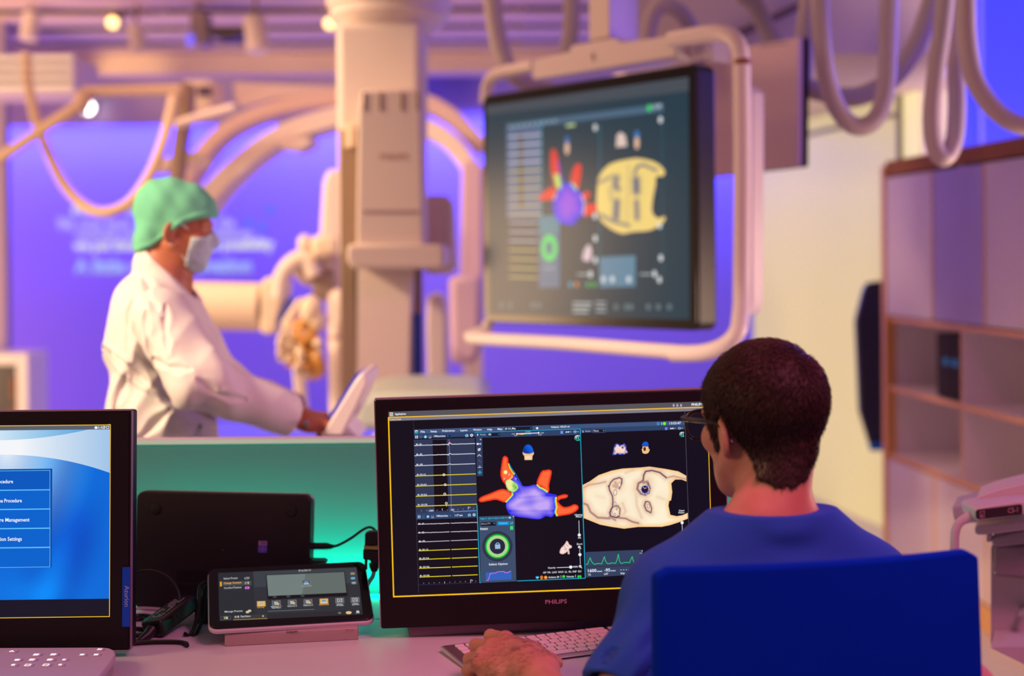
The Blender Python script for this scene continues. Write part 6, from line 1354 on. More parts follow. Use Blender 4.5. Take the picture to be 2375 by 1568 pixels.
def ring_l(c, r0x, r0z, r1x, r1z, col, lay):
    for i in range(28):
        t0, t1 = 2 * pi * i / 28, 2 * pi * (i + 1) / 28; Hf.poly_l([(c[0] + r0x * math.cos(t0), c[1] + r0z * math.sin(t0)), (c[0] + r1x * math.cos(t0), c[1] + r1z * math.sin(t0)), (c[0] + r1x * math.cos(t1), c[1] + r1z * math.sin(t1)), (c[0] + r0x * math.cos(t1), c[1] + r0z * math.sin(t1))], col, lay)
e_ = Hf.L(452, 1042); rxx = abs(e_[0] - c_[0]); e2_ = Hf.L(408, 968); rzz = abs(e2_[1] - c_[1])
ring_l(c_, rxx * .45, rzz * .5, rxx, rzz, C(50, 215, 110), 6)
Hf.text('Select', 380, 1156, 14, C(200, 210, 220), x1=440, lay=6)
def HV(pts): Hf.poly(smooth_poly(pts, 3), C(232, 55, 50), 7)
HV([(418, 520), (440, 508), (456, 560), (470, 640), (462, 720), (436, 700), (418, 620)]); HV([(530, 640), (552, 590), (578, 588), (582, 630), (570, 710), (556, 730), (528, 690)]); HV([(354, 762), (400, 722), (440, 712), (448, 745), (430, 778), (380, 782), (358, 782)]); HV([(590, 745), (615, 735), (632, 745), (622, 770), (598, 790)]); HV([(596, 812), (640, 800), (664, 810), (662, 845), (620, 868), (598, 864)])
Hf.shade(smooth_poly([(450, 745), (470, 700), (520, 690), (570, 735), (590, 760), (592, 860), (555, 885), (546, 914), (470, 905), (436, 860), (430, 780)], 3), lambda x, y, d: lerp(C(30, 30, 235), C(150, 70, 225), np.clip(d / 60, 0, 1)), 6, 8, edge=C(30, 40, 240))
Hf.line([(458, 570), (470, 640), (490, 700)], 10, C(60, 60, 220), 8); Hf.shade([(432, 640), (462, 640), (476, 700), (470, 725), (446, 715)], lambda x, y, d: lerp(C(90, 200, 140), C(225, 235, 90), np.clip(d / 12, 0, 1)), 5, 9); Hf.line([(528, 690), (560, 728)], 14, C(110, 225, 170), 9); Hf.line([(584, 752), (600, 800), (594, 862)], 8, C(215, 235, 220), 9); Hf.line([(448, 740), (432, 780)], 8, C(225, 220, 120), 9)
hp = smooth_poly([(668, 720), (680, 650), (740, 585), (850, 558), (900, 556), (980, 575), (1030, 615), (1030, 650), (990, 655), (985, 700), (970, 780), (968, 850), (1000, 880), (1034, 870), (1030, 900), (960, 945), (860, 955), (800, 964), (730, 930), (680, 880), (664, 800)], 3)
st2 = [([(870, 640), (885, 600), (920, 590), (990, 620)], 8, 1), ([(775, 660), (765, 700), (780, 720)], 18, .9), ([(880, 670), (882, 735)], 22, 1), ([(775, 790), (770, 880)], 20, .95), ([(882, 790), (885, 880)], 16, .85), ([(670, 690), (760, 650)], 10, .7), ([(680, 860), (760, 900), (840, 920)], 11, .8), ([(840, 590), (830, 900)], 6, .35), ([(740, 720), (745, 780)], 12, .4)]
def hc(x, y, d):
    a = np.zeros(len(x))
    for pl, w_, s_ in st2: a = np.maximum(a, s_ * np.exp(-(segd(x, y, pl) / w_) ** 2))
    return lerp(C(245, 215, 125), C(60, 80, 130), a)
Hf.shade(hp, hc, 8, 7, edge=C(240, 200, 140))
for (x, y, c1_, c2_) in ((505, 460, C(50, 110, 175), C(235, 190, 165)), (884, 430, C(60, 120, 190), C(235, 190, 160))): Hf.disc(x, y, 20, c1_, 6, ry=26); Hf.disc(x, y + 42, 18, c2_, 7, ry=34)
Hf.poly([(770, 495), (775, 430), (795, 412), (820, 430), (830, 490)], C(225, 200, 190), 6); Hf.poly(smooth_poly([(588, 1100), (600, 1050), (624, 1022), (640, 1060), (630, 1110), (605, 1112)], 3), C(220, 195, 205), 6)
Hf.poly([(682, 1092), (876, 1082), (876, 1250), (682, 1256)], C(90, 134, 160), 5)
for x in (702, 750, 840): Hf.disc(x, 1212, 16, C(215, 225, 230), 7, ry=18)
for x, y in ((658, 388), (1012, 346), (658, 990), (658, 1108), (632, 1184), (1014, 1096), (980, 1182), (1006, 1214), (1008, 920), (656, 868)): Hf.disc(x, y, 14, C(225, 230, 232), 7, ry=18)
for x0_, x1_, y in ((560, 620, 1184), (900, 960, 1184)): Hf.line([(x0_, y), (x1_, y)], 6, C(200, 210, 212), 6)
for k, c1_ in enumerate((C(50, 180, 210), C(235, 140, 60), C(60, 90, 100), C(60, 190, 100), C(60, 190, 90))): Hf.disc(524 + k * 32, 1240, 12, c1_, 7, ry=14)
Hf.disc(952, 282, 18, C(60, 215, 110), 6); Hf.text('12:30', 972, 284, 20, C(210, 225, 230), x1=1016, lay=6, bold=.02)
for r_, y in enumerate((1340, 1364, 1388)): Hf.line([(536, y), (640 - r_ * 10, y + 2)], 11, C(170, 180, 182), 5); Hf.line([(660, y - 4), (716, y - 2)], 9, C(165, 175, 178), 5)
for x in (770, 826, 852, 946, 1000, 1060, 150, 196, 320, 352): Hf.ring(x, 1362 - (10 if x < 400 else 0), 8, 15, C(130, 150, 155), 5, seg=12)
Hf.poly([(500, 372), (548, 366), (548, 380), (500, 386)], C(190, 215, 150), 6)
for k in range(9): Hf.line([(190 + k * 30, 386 - k * 4), (206 + k * 30, 384 - k * 4)], 9, C(165, 190, 205), 6)
Hf.text('Patient study review', 80, 300, 16, C(150, 160, 172), x1=260, lay=5) if False else None
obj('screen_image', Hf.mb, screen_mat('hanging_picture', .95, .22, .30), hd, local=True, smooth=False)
Hl = Face(MH, off=-.002); Hl.k(1100, 130, 2.34); Hl.ring(578, 1442, 10, 16, C(90, 120, 80), 1, seg=16); obj('logo', Hl.mb, paint_mat('printed_lettering'), hd, local=True, smooth=False)
# white frame: work in the plane of the display, shifted
def HP(px, py, off):
    R = MH[:3, :3]; n = R[:, 1]; o = MH[:3, 3] + n * off; r = ray(px, py); t = ((o - V(0, 0, CAMZ)) @ n) / (r @ n); return V(0, 0, CAMZ) + r * t
fr = thing('display_frame', 'white tube frame and bracket carrying the large hanging display', 'frame', HP(1400, 130, .10))
m_fr = mat('white_enamel', (.80, .70, .68), .35, noise=.02)
t = MB(); t.prism([HP(*p, .03) for p in ((1234, 186), (1236, 140), (1320, 120), (1323, 106), (1427, 87), (1438, 99), (1563, 80), (1566, 133))], MH[:3, 1] * .12); obj('top_bracket', t, m_fr, fr, bevel=.006, bseg=2)
t = MB(); t.slab([(1372, 124), (1382, 122), (1381, 140), (1373, 141)], HP(1377, 132, .028)[1], .003); obj('lock_symbol', t, m_grey, fr)
t = MB(); t.tube([HP(*p, .07) for p in cat([(1240, 152), (1200, 160), (1165, 168), (1140, 182), (1130, 205), (1127, 240)], 6)], .024, 12); obj('left_tube', t, m_fr, fr)
rt = cat([(1556, 92), (1600, 84), (1660, 76), (1695, 84), (1714, 110), (1720, 150)], 6) + cat([(1720, 180), (1722, 400), (1720, 700)], 6) + cat([(1718, 730), (1710, 770), (1680, 802), (1630, 818), (1560, 820)], 6)
t = MB(); t.tube([HP(p[0], p[1], -.02 + (0 if p[1] < 700 else -.06 * min(1, (p[1] - 700) / 100))) for p in rt], .0255, 14); obj('right_tube', t, m_fr, fr)
t = MB(); t.tube([HP(*p, -.08) for p in cat([(1600, 819), (1480, 810), (1300, 796), (1120, 786), (1090, 782)], 5)] , .0225, 14); obj('handle_bar', t, m_fr, fr)
t = MB(); t.tube([HP(1082, 785, -.08), HP(1095, 778, -.06), HP(1125, 768, -.02), HP(1132, 752, .02)], .022, 12); obj('left_foot', t, m_fr, fr)
t = MB(); t.tube([HP(1721, 138, -.02), HP(1721, 150, -.02)], .0262, 14); obj('brown_band', t, mat('brown_band', (.25, .07, .03), .4, noise=.05), fr, label='brown ring')
t = MB(); t.prism([HP(*p, .02) for p in ((1737, 200), (1746, 215), (1745, 700), (1736, 730))], MH[:3, 1] * .05); obj('side_cover', t, m_mauvegrey, fr, bevel=.003)
t = MB(); t.prism([HP(*p, .09) for p in ((1600, 92), (1652, 84), (1652, 142), (1600, 136))], MH[:3, 1] * .08); obj('rear_bracket', t, m_mauvegrey, fr, bevel=.004)
# second display seen from the back
M2 = pose(P(1772, 236, 5.05), -50, 0, .3)
sd_ = thing('hanging_display', 'second hanging display, its pale pink back turned to the camera', 'display', M=M2)
def H2(px, py, off=0):
    R = M2[:3, :3]; n = R[:, 1]; o = M2[:3, 3] + n * off; r = ray(px, py); t = ((o - V(0, 0, CAMZ)) @ n) / (r @ n); return V(0, 0, CAMZ) + r * t
t = MB(); t.prism([H2(1560, 140), H2(1853, 86), H2(1851, 385), H2(1560, 420)], M2[:3, 1] * .024); obj('back_cover', t, mat('pink_back_cover', (.82, .62, .62), .45, noise=.03, nscale=4), sd_, bevel=.004)
t = MB(); t.prism([q_ + M2[:3, 1] * .0245 for q_ in (H2(1562, 141), H2(1854, 85), H2(1852, 386), H2(1562, 419))], M2[:3, 1] * .030); obj('screen_side', t, mat('matt_black', (.004, .003, .008), .9, spec=.05), sd_, bevel=.003)
t = MB(); t.prism([H2(1762, 106, -.002), H2(1826, 97, -.002), H2(1826, 101, -.002), H2(1762, 110, -.002)], M2[:3, 1] * .004); obj('vent_slot', t, m_pinkgrey, sd_)
# ---- ceiling column for the displays
cm = thing('ceiling_mount', 'square white ceiling column above the large hanging display', 'mount', P(1420, 84, 4.9))
a, b_, c3 = P(1366, 82, 4.75), P(1414, 86, 4.68), P(1480, 80, 4.86); up = V(0, 0, 1.0)
b4 = a + c3 - b_
t = MB(); t.prism([V(*(q * V(1, 1, 0) + V(0, 0, b_[2]))) for q in (a, b_, c3, b4)], up * 1.0); obj('column', t, m_eq, cm, bevel=.004)
t = MB(); t.prism([V(*((q * .9 + (a + c3) / 2 * .1) * V(1, 1, 0) + V(0, 0, b_[2] - .07))) for q in (a, b_, c3, b4)], up * .068); obj('swivel', t, m_eq, cm, bevel=.004)
# ---- hoses
def hose(pts, r, label, m=None, grp=None, name='hose'):
    if pts[0][1] < -40: pts = [(pts[0][0], -430, pts[0][2])] + pts
    if pts[-1][1] < -40: pts = pts + [(pts[-1][0], -430, pts[-1][2])]
    t = MB(); pth = pxpath(pts, 10); t.tube(pth, r, 14); o = obj(name, t, m or m_hose); tag(o, label, 'hose', 'hoses hanging from the ceiling'); return o
hose([(1896, -60, 4.4), (1900, 0, 4.4), (1905, 90, 4.4), (1918, 185, 4.4), (1944, 255, 4.4), (1984, 293, 4.4), (2030, 276, 4.4), (2054, 205, 4.42), (2059, 80, 4.45), (2062, 0, 4.45), (2064, -60, 4.45)], .029, 'deep U loop of thick hose in front of the cream wall')
hose([(1884, -60, 5.25), (1876, 0, 5.25), (1866, 80, 5.25), (1862, 180, 5.3)], .034, 'thick hose hanging behind the second display right edge')
hose([(2182, -60, 5.1), (2162, 0, 5.1), (2129, 95, 5.1), (2077, 174, 5.1), (2018, 214, 5.1), (1962, 226, 5.1), (1900, 212, 5.1), (1850, 195, 5.1)], .036, 'thick hose sagging slantwise behind the deep U loop')
hose([(2196, -60, 4.2), (2192, 0, 4.2), (2184, 74, 4.2), (2173, 150, 4.2), (2162, 259, 4.2), (2167, 335, 4.2), (2188, 366, 4.2), (2211, 333, 4.22), (2219, 259, 4.25), (2216, 150, 4.3), (2210, 60, 4.3), (2208, -60, 4.3)], .027, 'narrow hose loop hanging lowest beside the blue panel')
hose([(2238, -60, 4.0), (2240, 0, 4.0), (2243, 92, 4.0), (2258, 177, 4.0), (2295, 240, 4.0), (2343, 281, 4.0), (2400, 296, 4.0), (2470, 300, 4.0)], .027, 'thick hose curving right across the blue panel')
hose([(1722, -50, 5.4), (1744, 0, 5.4), (1776, 62, 5.4), (1806, 120, 5.4), (1840, 190, 5.45)], .036, 'thick hose slanting down behind the top of frame')
hose([(1494, 150, 5.2), (1504, 74, 5.2), (1515, 33, 5.2), (1541, 14, 5.2), (1574, 26, 5.2), (1600, 60, 5.2), (1614, 110, 5.2), (1620, 160, 5.2)], .030, 'arched hose rising over the display bracket')
hose([(1136, -60, 5.3), (1142, 0, 5.3), (1148, 52, 5.3), (1161, 114, 5.3), (1184, 165, 5.3), (1226, 195, 5.35), (1280, 215, 5.4)], .034, 'thick hose coming down behind the frame left corner')
hose([(1328, -60, 5.3), (1326, 0, 5.3), (1324, 69, 5.3), (1314, 130, 5.3)], .031, 'straight hose going down to the bracket middle')
# ---- ceiling suspended imaging column in the middle
cd = 5.5
ic = thing('imaging_column', 'tall white ceiling column of the imaging system in the middle', 'column', P(880, 900, cd))
t = MB(); cc_ = P(903, 20, cd + .2); t.lathe([(.16, .0), (.205, .035), (.235, .06), (.245, .075), (.235, .088), (.235, .105), (.25, .115), (.25, .14), (.18, .18), (.18, .9)], V(cc_[0], cc_[1], P(903, 66, cd)[2]), 40); obj('ceiling_flange', t, m_eq, ic)
t = MB(); t.slab([(778, 50), (978, 50), (978, 600), (783, 600)], cd, .40); obj('upper_column', t, m_eq, ic, bevel=.03, bseg=4)
t = MB(); t.slab([(786, 300), (832, 300), (832, 930), (790, 930)], cd - .02, .10); obj('shade_strip', t, m_eqd, ic, bevel=.006, label='tan strip for the shaded side gap')  # dark strip laid where the side gap is only in shade
t = MB(); t.slab([(800, 290), (822, 285), (822, 340), (798, 345)], cd - .05, .08); obj('rail_cap', t, m_eqw, ic, bevel=.008)
t = MB(); t.slab([(815, 600), (960, 600), (952, 940), (822, 940)], cd - .02, .30); obj('lower_column', t, m_eq, ic, bevel=.012, bseg=2)
t = MB(); t.slab([(958, 600), (976, 600), (978, 940), (956, 940)], cd + .05, .12); obj('rear_rail', t, m_eqd, ic)
t = MB(); t.slab([(830, 262), (838, 208), (972, 206), (978, 262), (984, 575), (826, 575)], cd - .30, .28); obj('motor_housing', t, m_eq, ic, bevel=.012, bseg=2)
t = MB()
for x in (842, 880, 930, 966): t.slab([(x, 214), (x + 6, 214), (x + 6, 256), (x, 256)], cd - .306, .01)
obj('louvres', t, m_eqd, ic, smooth=False)
t = MB(); t.slab([(842, 488), (970, 488), (970, 494), (842, 494)], cd - .304, .01); obj('housing_joint', t, m_pinkgrey, ic)
t = MB(); t.slab([(804, 572), (812, 566), (1020, 566), (1031, 574), (1031, 616), (1016, 624), (820, 624), (804, 608)], cd - .34, .42); obj('lower_ledge', t, m_eq, ic, bevel=.014, bseg=3)
t = MB(); t.slab([(985, 452), (1030, 452), (1046, 458), (1050, 480), (1056, 620), (1048, 636), (985, 636)], cd + .12, .22); obj('rear_cover', t, m_eqw, ic, bevel=.02, bseg=3)
t = MB(); t.slab([(958, 728), (978, 728), (980, 888), (960, 888)], cd - .03, .03); obj('blue_label', t, mat('blue_label', (.004, .015, .22), .4, noise=.03), ic, bevel=.002, label='dark blue label')
If = Face(pose(P(912, 364, cd - .302)), off=-.002); If.k(0, 0, 1); If.text('PHILIPS', 880, 369, 13, C(190, 150, 145), x1=946, lay=1, bold=.02); If2 = If.mb
o = obj('lettering', If2, paint_mat('printed_lettering'), None, local=True, smooth=False); o.parent = ic; o.matrix_parent_inverse = Matrix.Identity(4); o.matrix_basis = Matrix((np.linalg.inv(WM[ic.name]) @ pose(P(912, 364, cd - .302))).tolist())
# ---- C-arm gantry behind it
ca = thing('c_arm_gantry', 'large curved white gantry arcs behind the middle column', 'imaging gantry', P(700, 600, 7.4))
def band(pts, w_px, d, th, name, m=m_eq):
    c = cat(pts, 8); up_, dn = [], []
    for i in range(len(c)):
        a_ = c[max(i - 1, 0)]; b_ = c[min(i + 1, len(c) - 1)]; tt = (b_ - a_)[:2]; tt = tt / np.linalg.norm(tt); n_ = np.array([-tt[1], tt[0]]); w = w_px / 2 if not callable(w_px) else w_px(i / (len(c) - 1)) / 2
        up_.append((c[i][0] + n_[0] * w, c[i][1] + n_[1] * w)); dn.append((c[i][0] - n_[0] * w, c[i][1] - n_[1] * w))
    t = MB(); v = []; 
    for u, l in zip(up_, dn): v += [P(u[0], u[1], d), P(l[0], l[1], d), P(u[0], u[1], d) + V(0, th, 0), P(l[0], l[1], d) + V(0, th, 0)]
    f = []
    for i in range(len(c) - 1): a = i * 4; b_ = a + 4; f += [(a, a + 1, b_ + 1, b_), (a + 2, b_ + 2, b_ + 3, a + 3), (a, b_, b_ + 2, a + 2), (a + 1, a + 3, b_ + 3, b_ + 1)]
    f += [(0, 2, 3, 1)]; e = (len(c) - 1) * 4; f += [(e, e + 1, e + 3, e + 2)]
    t.add(v, f); return obj(name, t, m, ca, bevel=.015)
band([(455, 492), (482, 452), (540, 392), (615, 332), (685, 298), (771, 272), (830, 262)], 46, 7.4, .35, 'outer_arc')
band([(412, 440), (445, 385), (490, 325), (545, 285), (615, 256), (700, 236), (800, 225)], 34, 7.7, .3, 'inner_arc', mat('gantry_rose', (.70, .54, .50), .5, noise=.03))
band([(400, 288), (470, 266), (545, 246)], 18, 7.0, .12, 'cross_strut')
band([(428, 190), (424, 260), (412, 330), (404, 400), (400, 440)], 26, 7.1, .15, 'vertical_strut', m_eqd)
band([(360, 395), (385, 375), (420, 385), (445, 360), (470, 380)], 22, 7.3, .15, 'joint_link')
t = MB(); t.slab([(636, 322), (650, 345), (690, 352), (715, 340), (728, 318)], 7.35, .3); obj('arc_bump', t, m_eq, ca, bevel=.02)
t = MB(); t.slab([(425, 185), (490, 185), (490, 250), (425, 258)], 7.6, .3); obj('carriage', t, m_eqw, ca, bevel=.012)
t = MB(); t.slab([(458, 200), (488, 200), (488, 222), (458, 222)], 7.58, .03); obj('carriage_window', t, mat('purple_dark', (.08, .04, .12), .5), ca)
t = MB(); t.slab([(540, 190), (790, 200), (790, 222), (640, 228), (560, 246), (545, 236)], 7.9, .3); obj('overhead_beam', t, m_eq, ca, bevel=.01)
t = MB(); q_ = P(880, 200, 8.0); t.span((q_[0] - .06, 7.95, q_[2]), (q_[0] + .06, 8.1, 3.42)); obj('ceiling_post', t, m_eq, ca)
q_ = P(1094, 700, 7.3); t = MB(); t.span((q_[0] - .05, 7.35, .02), (q_[0] + .05, 7.5, q_[2])); obj('floor_post', t, m_eq, ca)
band([(975, 232), (1010, 246), (1050, 272), (1085, 306), (1120, 345)], 38, 7.6, .3, 'right_inner_arc', MATS['gantry_rose'])
band([(975, 290), (1020, 310), (1060, 345), (1090, 390), (1100, 440), (1096, 560), (1092, 700)], 42, 7.3, .35, 'right_outer_arc')
t = MB(); t.slab([(1070, 370), (1120, 380), (1120, 720), (1066, 720)], 7.2, .3); obj('right_column', t, mat('mauve_column', (.62, .45, .56), .5, noise=.03), ca, bevel=.015)
t = MB(); t.slab([(1040, 640), (1118, 640), (1118, 800), (1104, 845), (1045, 845)], 6.6, .3); obj('lower_cover', t, MATS['mauve_column'], ca, bevel=.03)
# ---- right vertical white stand beside the label
vs_ = thing('monitor_stand', 'white rounded upright just right of the blue label', 'stand', P(1015, 905, 6.0))
t = MB(); t.slab([(990, 690), (1002, 680), (1022, 682), (1032, 700), (1036, 740), (1036, 905), (992, 905), (988, 760)], 6.0, .2); obj('upright', t, m_eq, vs_, bevel=.025, bseg=3)
q_ = P(1013, 905, 6.0); t = MB(); t.span((q_[0] - .05, 6.02, 0.03), (q_[0] + .05, 6.18, q_[2])); t.span((q_[0] - .2, 5.9, 0), (q_[0] + .2, 6.3, .04)); obj('foot', t, m_grey, vs_, bevel=.01)
# ---- left mid equipment: tube arm
xa = thing('x_ray_arm', 'cream horizontal detector arm behind the standing person', 'imaging arm', P(560, 770, 6.6))
t = MB(); a = P(430, 708, 6.6); b_ = P(606, 712, 6.6); t.tube([a, b_], .112, 28, flat=1.0); obj('detector_drum', t, m_eqw, xa, bevel=.01)
t = MB(); t.slab([(604, 655), (618, 642), (650, 645), (662, 660), (640, 775), (612, 778), (602, 765)], 6.5, .25); obj('end_plate', t, m_eqw, xa, bevel=.02, bseg=3)
t = MB(); t.tube(pxpath([(648, 690, 6.4), (655, 640, 6.4), (680, 608, 6.4), (712, 600, 6.4), (730, 640, 6.4)], 6), .040, 12); obj('curved_handle', t, m_eq, xa)
t = MB(); t.slab([(655, 610), (700, 580), (785, 575), (790, 660), (700, 665), (680, 640)], 6.45, .2); obj('shoulder_cover', t, m_eq, xa, bevel=.03, bseg=3)
t = MB(); t.ell(P(707, 566, 6.4), (.035, .035, .045)); obj('knob', t, m_eq, xa)
t = MB(); t.slab([(718, 545), (788, 545), (788, 595), (722, 598)], 6.3, .2); obj('arm_sleeve', t, m_eqw, xa, bevel=.03, bseg=3)
t = MB(); t.slab([(640, 745), (668, 690), (676, 694), (648, 755)], 6.2, .12); obj('control_screen', t, mat('navy_screen', (.01, .02, .12), .3, emit=(.02, .04, .2), estr=.6), xa, label='dark blue small screen')
t = MB(); t.slab([(650, 750), (690, 690), (704, 694), (672, 762), (655, 764)], 6.15, .14); obj('screen_shell', t, m_eqw, xa, bevel=.015)
t = MB(); t.slab([(735, 640), (748, 420), (760, 392), (790, 392), (790, 700), (735, 700)], 6.7, .3); obj('rear_pillar', t, m_eq, xa, bevel=.02)
t = MB(); t.tube([P(728, 655, 6.5), P(780, 655, 6.5)], .08, 20); obj('tan_drum', t, mat('tan_grey', (.45, .36, .26), .5, noise=.04), xa, bevel=.01)
sv = thing('supply_tower', 'pale rounded cylinder tower left of the middle column', 'cabinet', V(P(762, 900, 6.0)[0], 6.0, 0))
t = MB(); c_ = P(765, 700, 6.0); zt, zb = P(0, 690, 6.0)[2], 0.02; t.lathe([(.04, zt + .02), (.070, zt), (.078, zt - .05), (.078, (zt + .9) / 2 + .0), (.072, .8), (.072, zb)], V(c_[0] + .03, 6.28, 0), 28); obj('tower_body', t, m_eq, sv)
t = MB(); t.lathe([(.081, 0), (.081, .02)], V(c_[0] + .03, 6.28, P(0, 800, 6.0)[2]), 28); obj('tower_band', t, m_pinkgrey, sv)
t = MB(); t.slab([(676, 845), (700, 850), (712, 1000), (690, 1000)], 6.3, .12); o = obj('stand_leg', t, m_eq, sv, bevel=.01)
# hanging gloves / tubing bundle
tbn = thing('tubing_bundle', 'tangle of cream and amber tubing hanging by the small blue screen', 'tubing', P(700, 850, 6.05))
rb = random.Random(11)
for k in range(16):
    x = 660 + rb.random() * 70; y = 745 + rb.random() * 40; pts = [(x, y, 6.0 + rb.random() * .15)]
    for j in range(4): x += rb.uniform(-26, 26); y += rb.uniform(5, 38); pts.append((min(max(x, 650), 742), min(y, 872), 6.0 + rb.random() * .15))
    t = MB(); t.tube(pxpath(pts, 5), rb.uniform(.010, .026), 8); obj('tube', t, m_eqw if k % 3 else mat('amber_plastic', (.60, .30, .07), .4, noise=.1), tbn)
for (x, y, r_) in ((722, 720, .05), (700, 760, .035), (668, 800, .04), (700, 805, .045), (712, 850, .04), (735, 745, .04)):
    t = MB(); t.ell(P(x, y, 6.08), (r_, r_, r_ * 1.3)); obj('fitting', t, m_eqw if y != 760 else MATS['amber_plastic'], tbn)
# ---- patient table, far right of the console, rounded end
pt = thing('patient_table', 'patient table with rounded pale mattress end behind main monitor', 'table', V(P(980, 930, 4.6)[0], 4.9, 0))
m_mat = mat('pale_mattress', (.50, .56, .50), .5, noise=.03)
t = MB(); t.slab([(822, 940), (835, 922), (862, 912), (950, 907), (1080, 908), (1122, 913), (1130, 935), (1130, 990), (822, 1000)], 4.55, .65); obj('mattress', t, m_mat, pt, bevel=.03, bseg=4)
t = MB(); c_ = P(975, 990, 4.9); t.span((c_[0] - .15, 4.7, 0), (c_[0] + .15, 5.1, c_[2])); obj('pedestal', t, m_eq, pt, bevel=.02)
# ---- far left items
wa = thing('wall_cabinet', 'white framed cabinet with dark interior at far left', 'cabinet', V(P(40, 950, 9.0)[0], 9.1, 0))
za_, zb_ = P(40, 820, 9.0)[2], 0
xa_, xb_ = P(14, 900, 9.0)[0], P(64, 900, 9.0)[0]
t = MB(); t.span((xb_ - .07, 9.0, 0), (xb_, 9.4, za_)); t.span((xa_ - .3, 9.0, za_ - .07), (xb_ - .07, 9.4, za_)); t.span((xa_ - .3, 9.38, 0), (xb_ - .07, 9.4, za_ - .07)); t.span((xa_ - .3, 9.0, 0), (xb_ - .07, 9.4, .06)); obj('frame', t, m_white, wa, bevel=.005)
t = MB(); t.span((xa_ - .28, 9.05, .06), (xb_ - .075, 9.10, za_ - .08)); obj('dark_interior', t, mat('dark_interior', (.02, .015, .03), .3), wa)
for i, (y, c) in enumerate(((.6, (.25, .08, .02)), (.42, (.3, .12, .03)))): t = MB(); t.span((xa_ + .03, 9.0, y - .08), (xb_ - .085, 9.045, y + .06)); obj('brown_box', t, mat('brown_box', c, .5), wa)
# ---- ceiling things
vg_ = thing('ceiling_grille', 'pale lavender louvred unit hung at the upper left', 'vent', P(80, 215, 8.0))
z1, z0_ = P(80, 126, 8.0)[2], P(80, 216, 8.0)[2]; x0_, x1_ = P(-80, 150, 8)[0], P(168, 150, 8)[0]
t = MB(); t.span((x0_, 8.05, z0_), (x1_, 8.5, z1)); obj('box', t, m_lav, vg_, bevel=.01)
for k in range(4): t = MB(); z = z0_ + .02 + k * (z1 - z0_) / 4; t.span((x0_, 8.0, z), (x1_, 8.05, z + .03)); obj('louvre', t, m_white, vg_)
def spotlamp(px, py, d, label, aim=(0, -.5, -1), lit=False, s=1.0):
    c = P(px, py, d); t_ = thing('spot_lamp', label, 'lamp', c, group='spot lamps under the slatted ceiling')
    a = np.array(aim, float); a /= np.linalg.norm(a)
    b = MB(); b.tube([c - a * .07 * s, c + a * .07 * s], .045 * s, 16); obj('lamp_head', b, m_eq, t_)
    b = MB(); b.tube([c - a * .07 * s, V(c[0], c[1], 3.0)], .012, 8); obj('stem', b, m_eqd, t_)
    if lit: b = MB(); b.tube([c + a * .071 * s, c + a * .074 * s], .036 * s, 16); obj('lit_lens', b, mat('lit_warm_lens', (1, .8, .4), .5, emit=(1.0, .66, .22), estr=3.0), t_, label='glowing warm lens')
    return t_
spotlamp(594, 82, 8.6, 'white spot lamp angled down under the ceiling slats', (.12, -.2, -1), s=1.5)
spotlamp(268, 50, 9.2, 'lit warm spot lamp near upper left of the slats', (0, -1, -.25), True)
spotlamp(768, 52, 9.2, 'lit warm spot lamp beside the column flange', (0, -1, -.25), True)
spotlamp(94, -2, 9.0, 'lit warm spot lamp at the top edge of the ceiling', (0, -1, -.3), True)
spotlamp(70, 62, 8.9, 'unlit spot lamp left of the lit one', (-.1, -.2, -1), s=1.2)
spotlamp(318, 88, 8.9, 'unlit spot lamp above the warm pool on the beam', (.1, .1, -1), s=1.2)
wl_ = thing('round_lamp', 'bright white round lamp glowing above the blue wall', 'lamp', P(205, 250, 11.6))
t = MB(); c_ = P(205, 250, 11.66); t.lathe([(.06, -.03), (.06, .03)], c_, 20, axis=1); obj('lamp_housing', t, m_white, wl_)
t = MB(); c_ = P(205, 250, 11.60); t.lathe([(.045, -.006), (.045, .0)], c_, 20, axis=1); obj('lit_lens', t, mat('lit_white_lens', (1, 1, 1), .5, emit=(1, .95, .9), estr=9.0), wl_, label='glowing lens')
tk = thing('camera_bracket', 'grey jointed bracket under the slats left of spot lamp', 'bracket', P(470, 60, 8.8))
t = MB(); t.slab([(440, 20), (475, 25), (482, 60), (480, 100), (455, 105), (440, 70)], 8.8, .2); obj('arm', t, mat('bracket_grey', (.35, .28, .27), .5, noise=.05), tk, bevel=.01)
t = MB(); t.slab([(482, 60), (560, 62), (566, 80), (520, 92), (484, 78)], 8.7, .2); obj('dark_head', t, mat('bracket_dark', (.08, .06, .06), .5), tk, bevel=.01)
t = MB(); c_ = P(441, 92, 8.65); t.ell(c_, (.028, .02, .04)); obj('blue_light', t, mat('blue_glow', (.2, .2, 1), .5, emit=(.12, .10, .9), estr=1.0), tk, label='blue glowing tip')
q_ = P(460, 20, 8.9); t = MB(); t.tube([q_, V(q_[0], q_[1], 3.0)], .02, 8); obj('stem', t, m_eqd, tk)
tp = thing('boom_pole', 'tan pole bent across the upper left in front of blue wall', 'boom', P(200, 212, 7.0))
t = MB(); t.tube([P(-60, 402, 7.2), P(40, 340, 7.1), P(120, 285, 7.05), P(176, 250, 7.0), P(188, 240, 7.0), P(196, 214, 7.0)], .030, 12); obj('lower_pole', t, m_hosed, tp)
t = MB(); t.tube([P(192, 212, 7.0), P(300, 210, 7.0), P(420, 208, 7.0)], .026, 12); obj('upper_pole', t, m_hosed, tp)
t = MB(); t.tube([P(182, 252, 7.0), P(190, 240, 7.0), P(196, 216, 7.0)], .042, 12); obj('joint', t, m_hosed, tp)
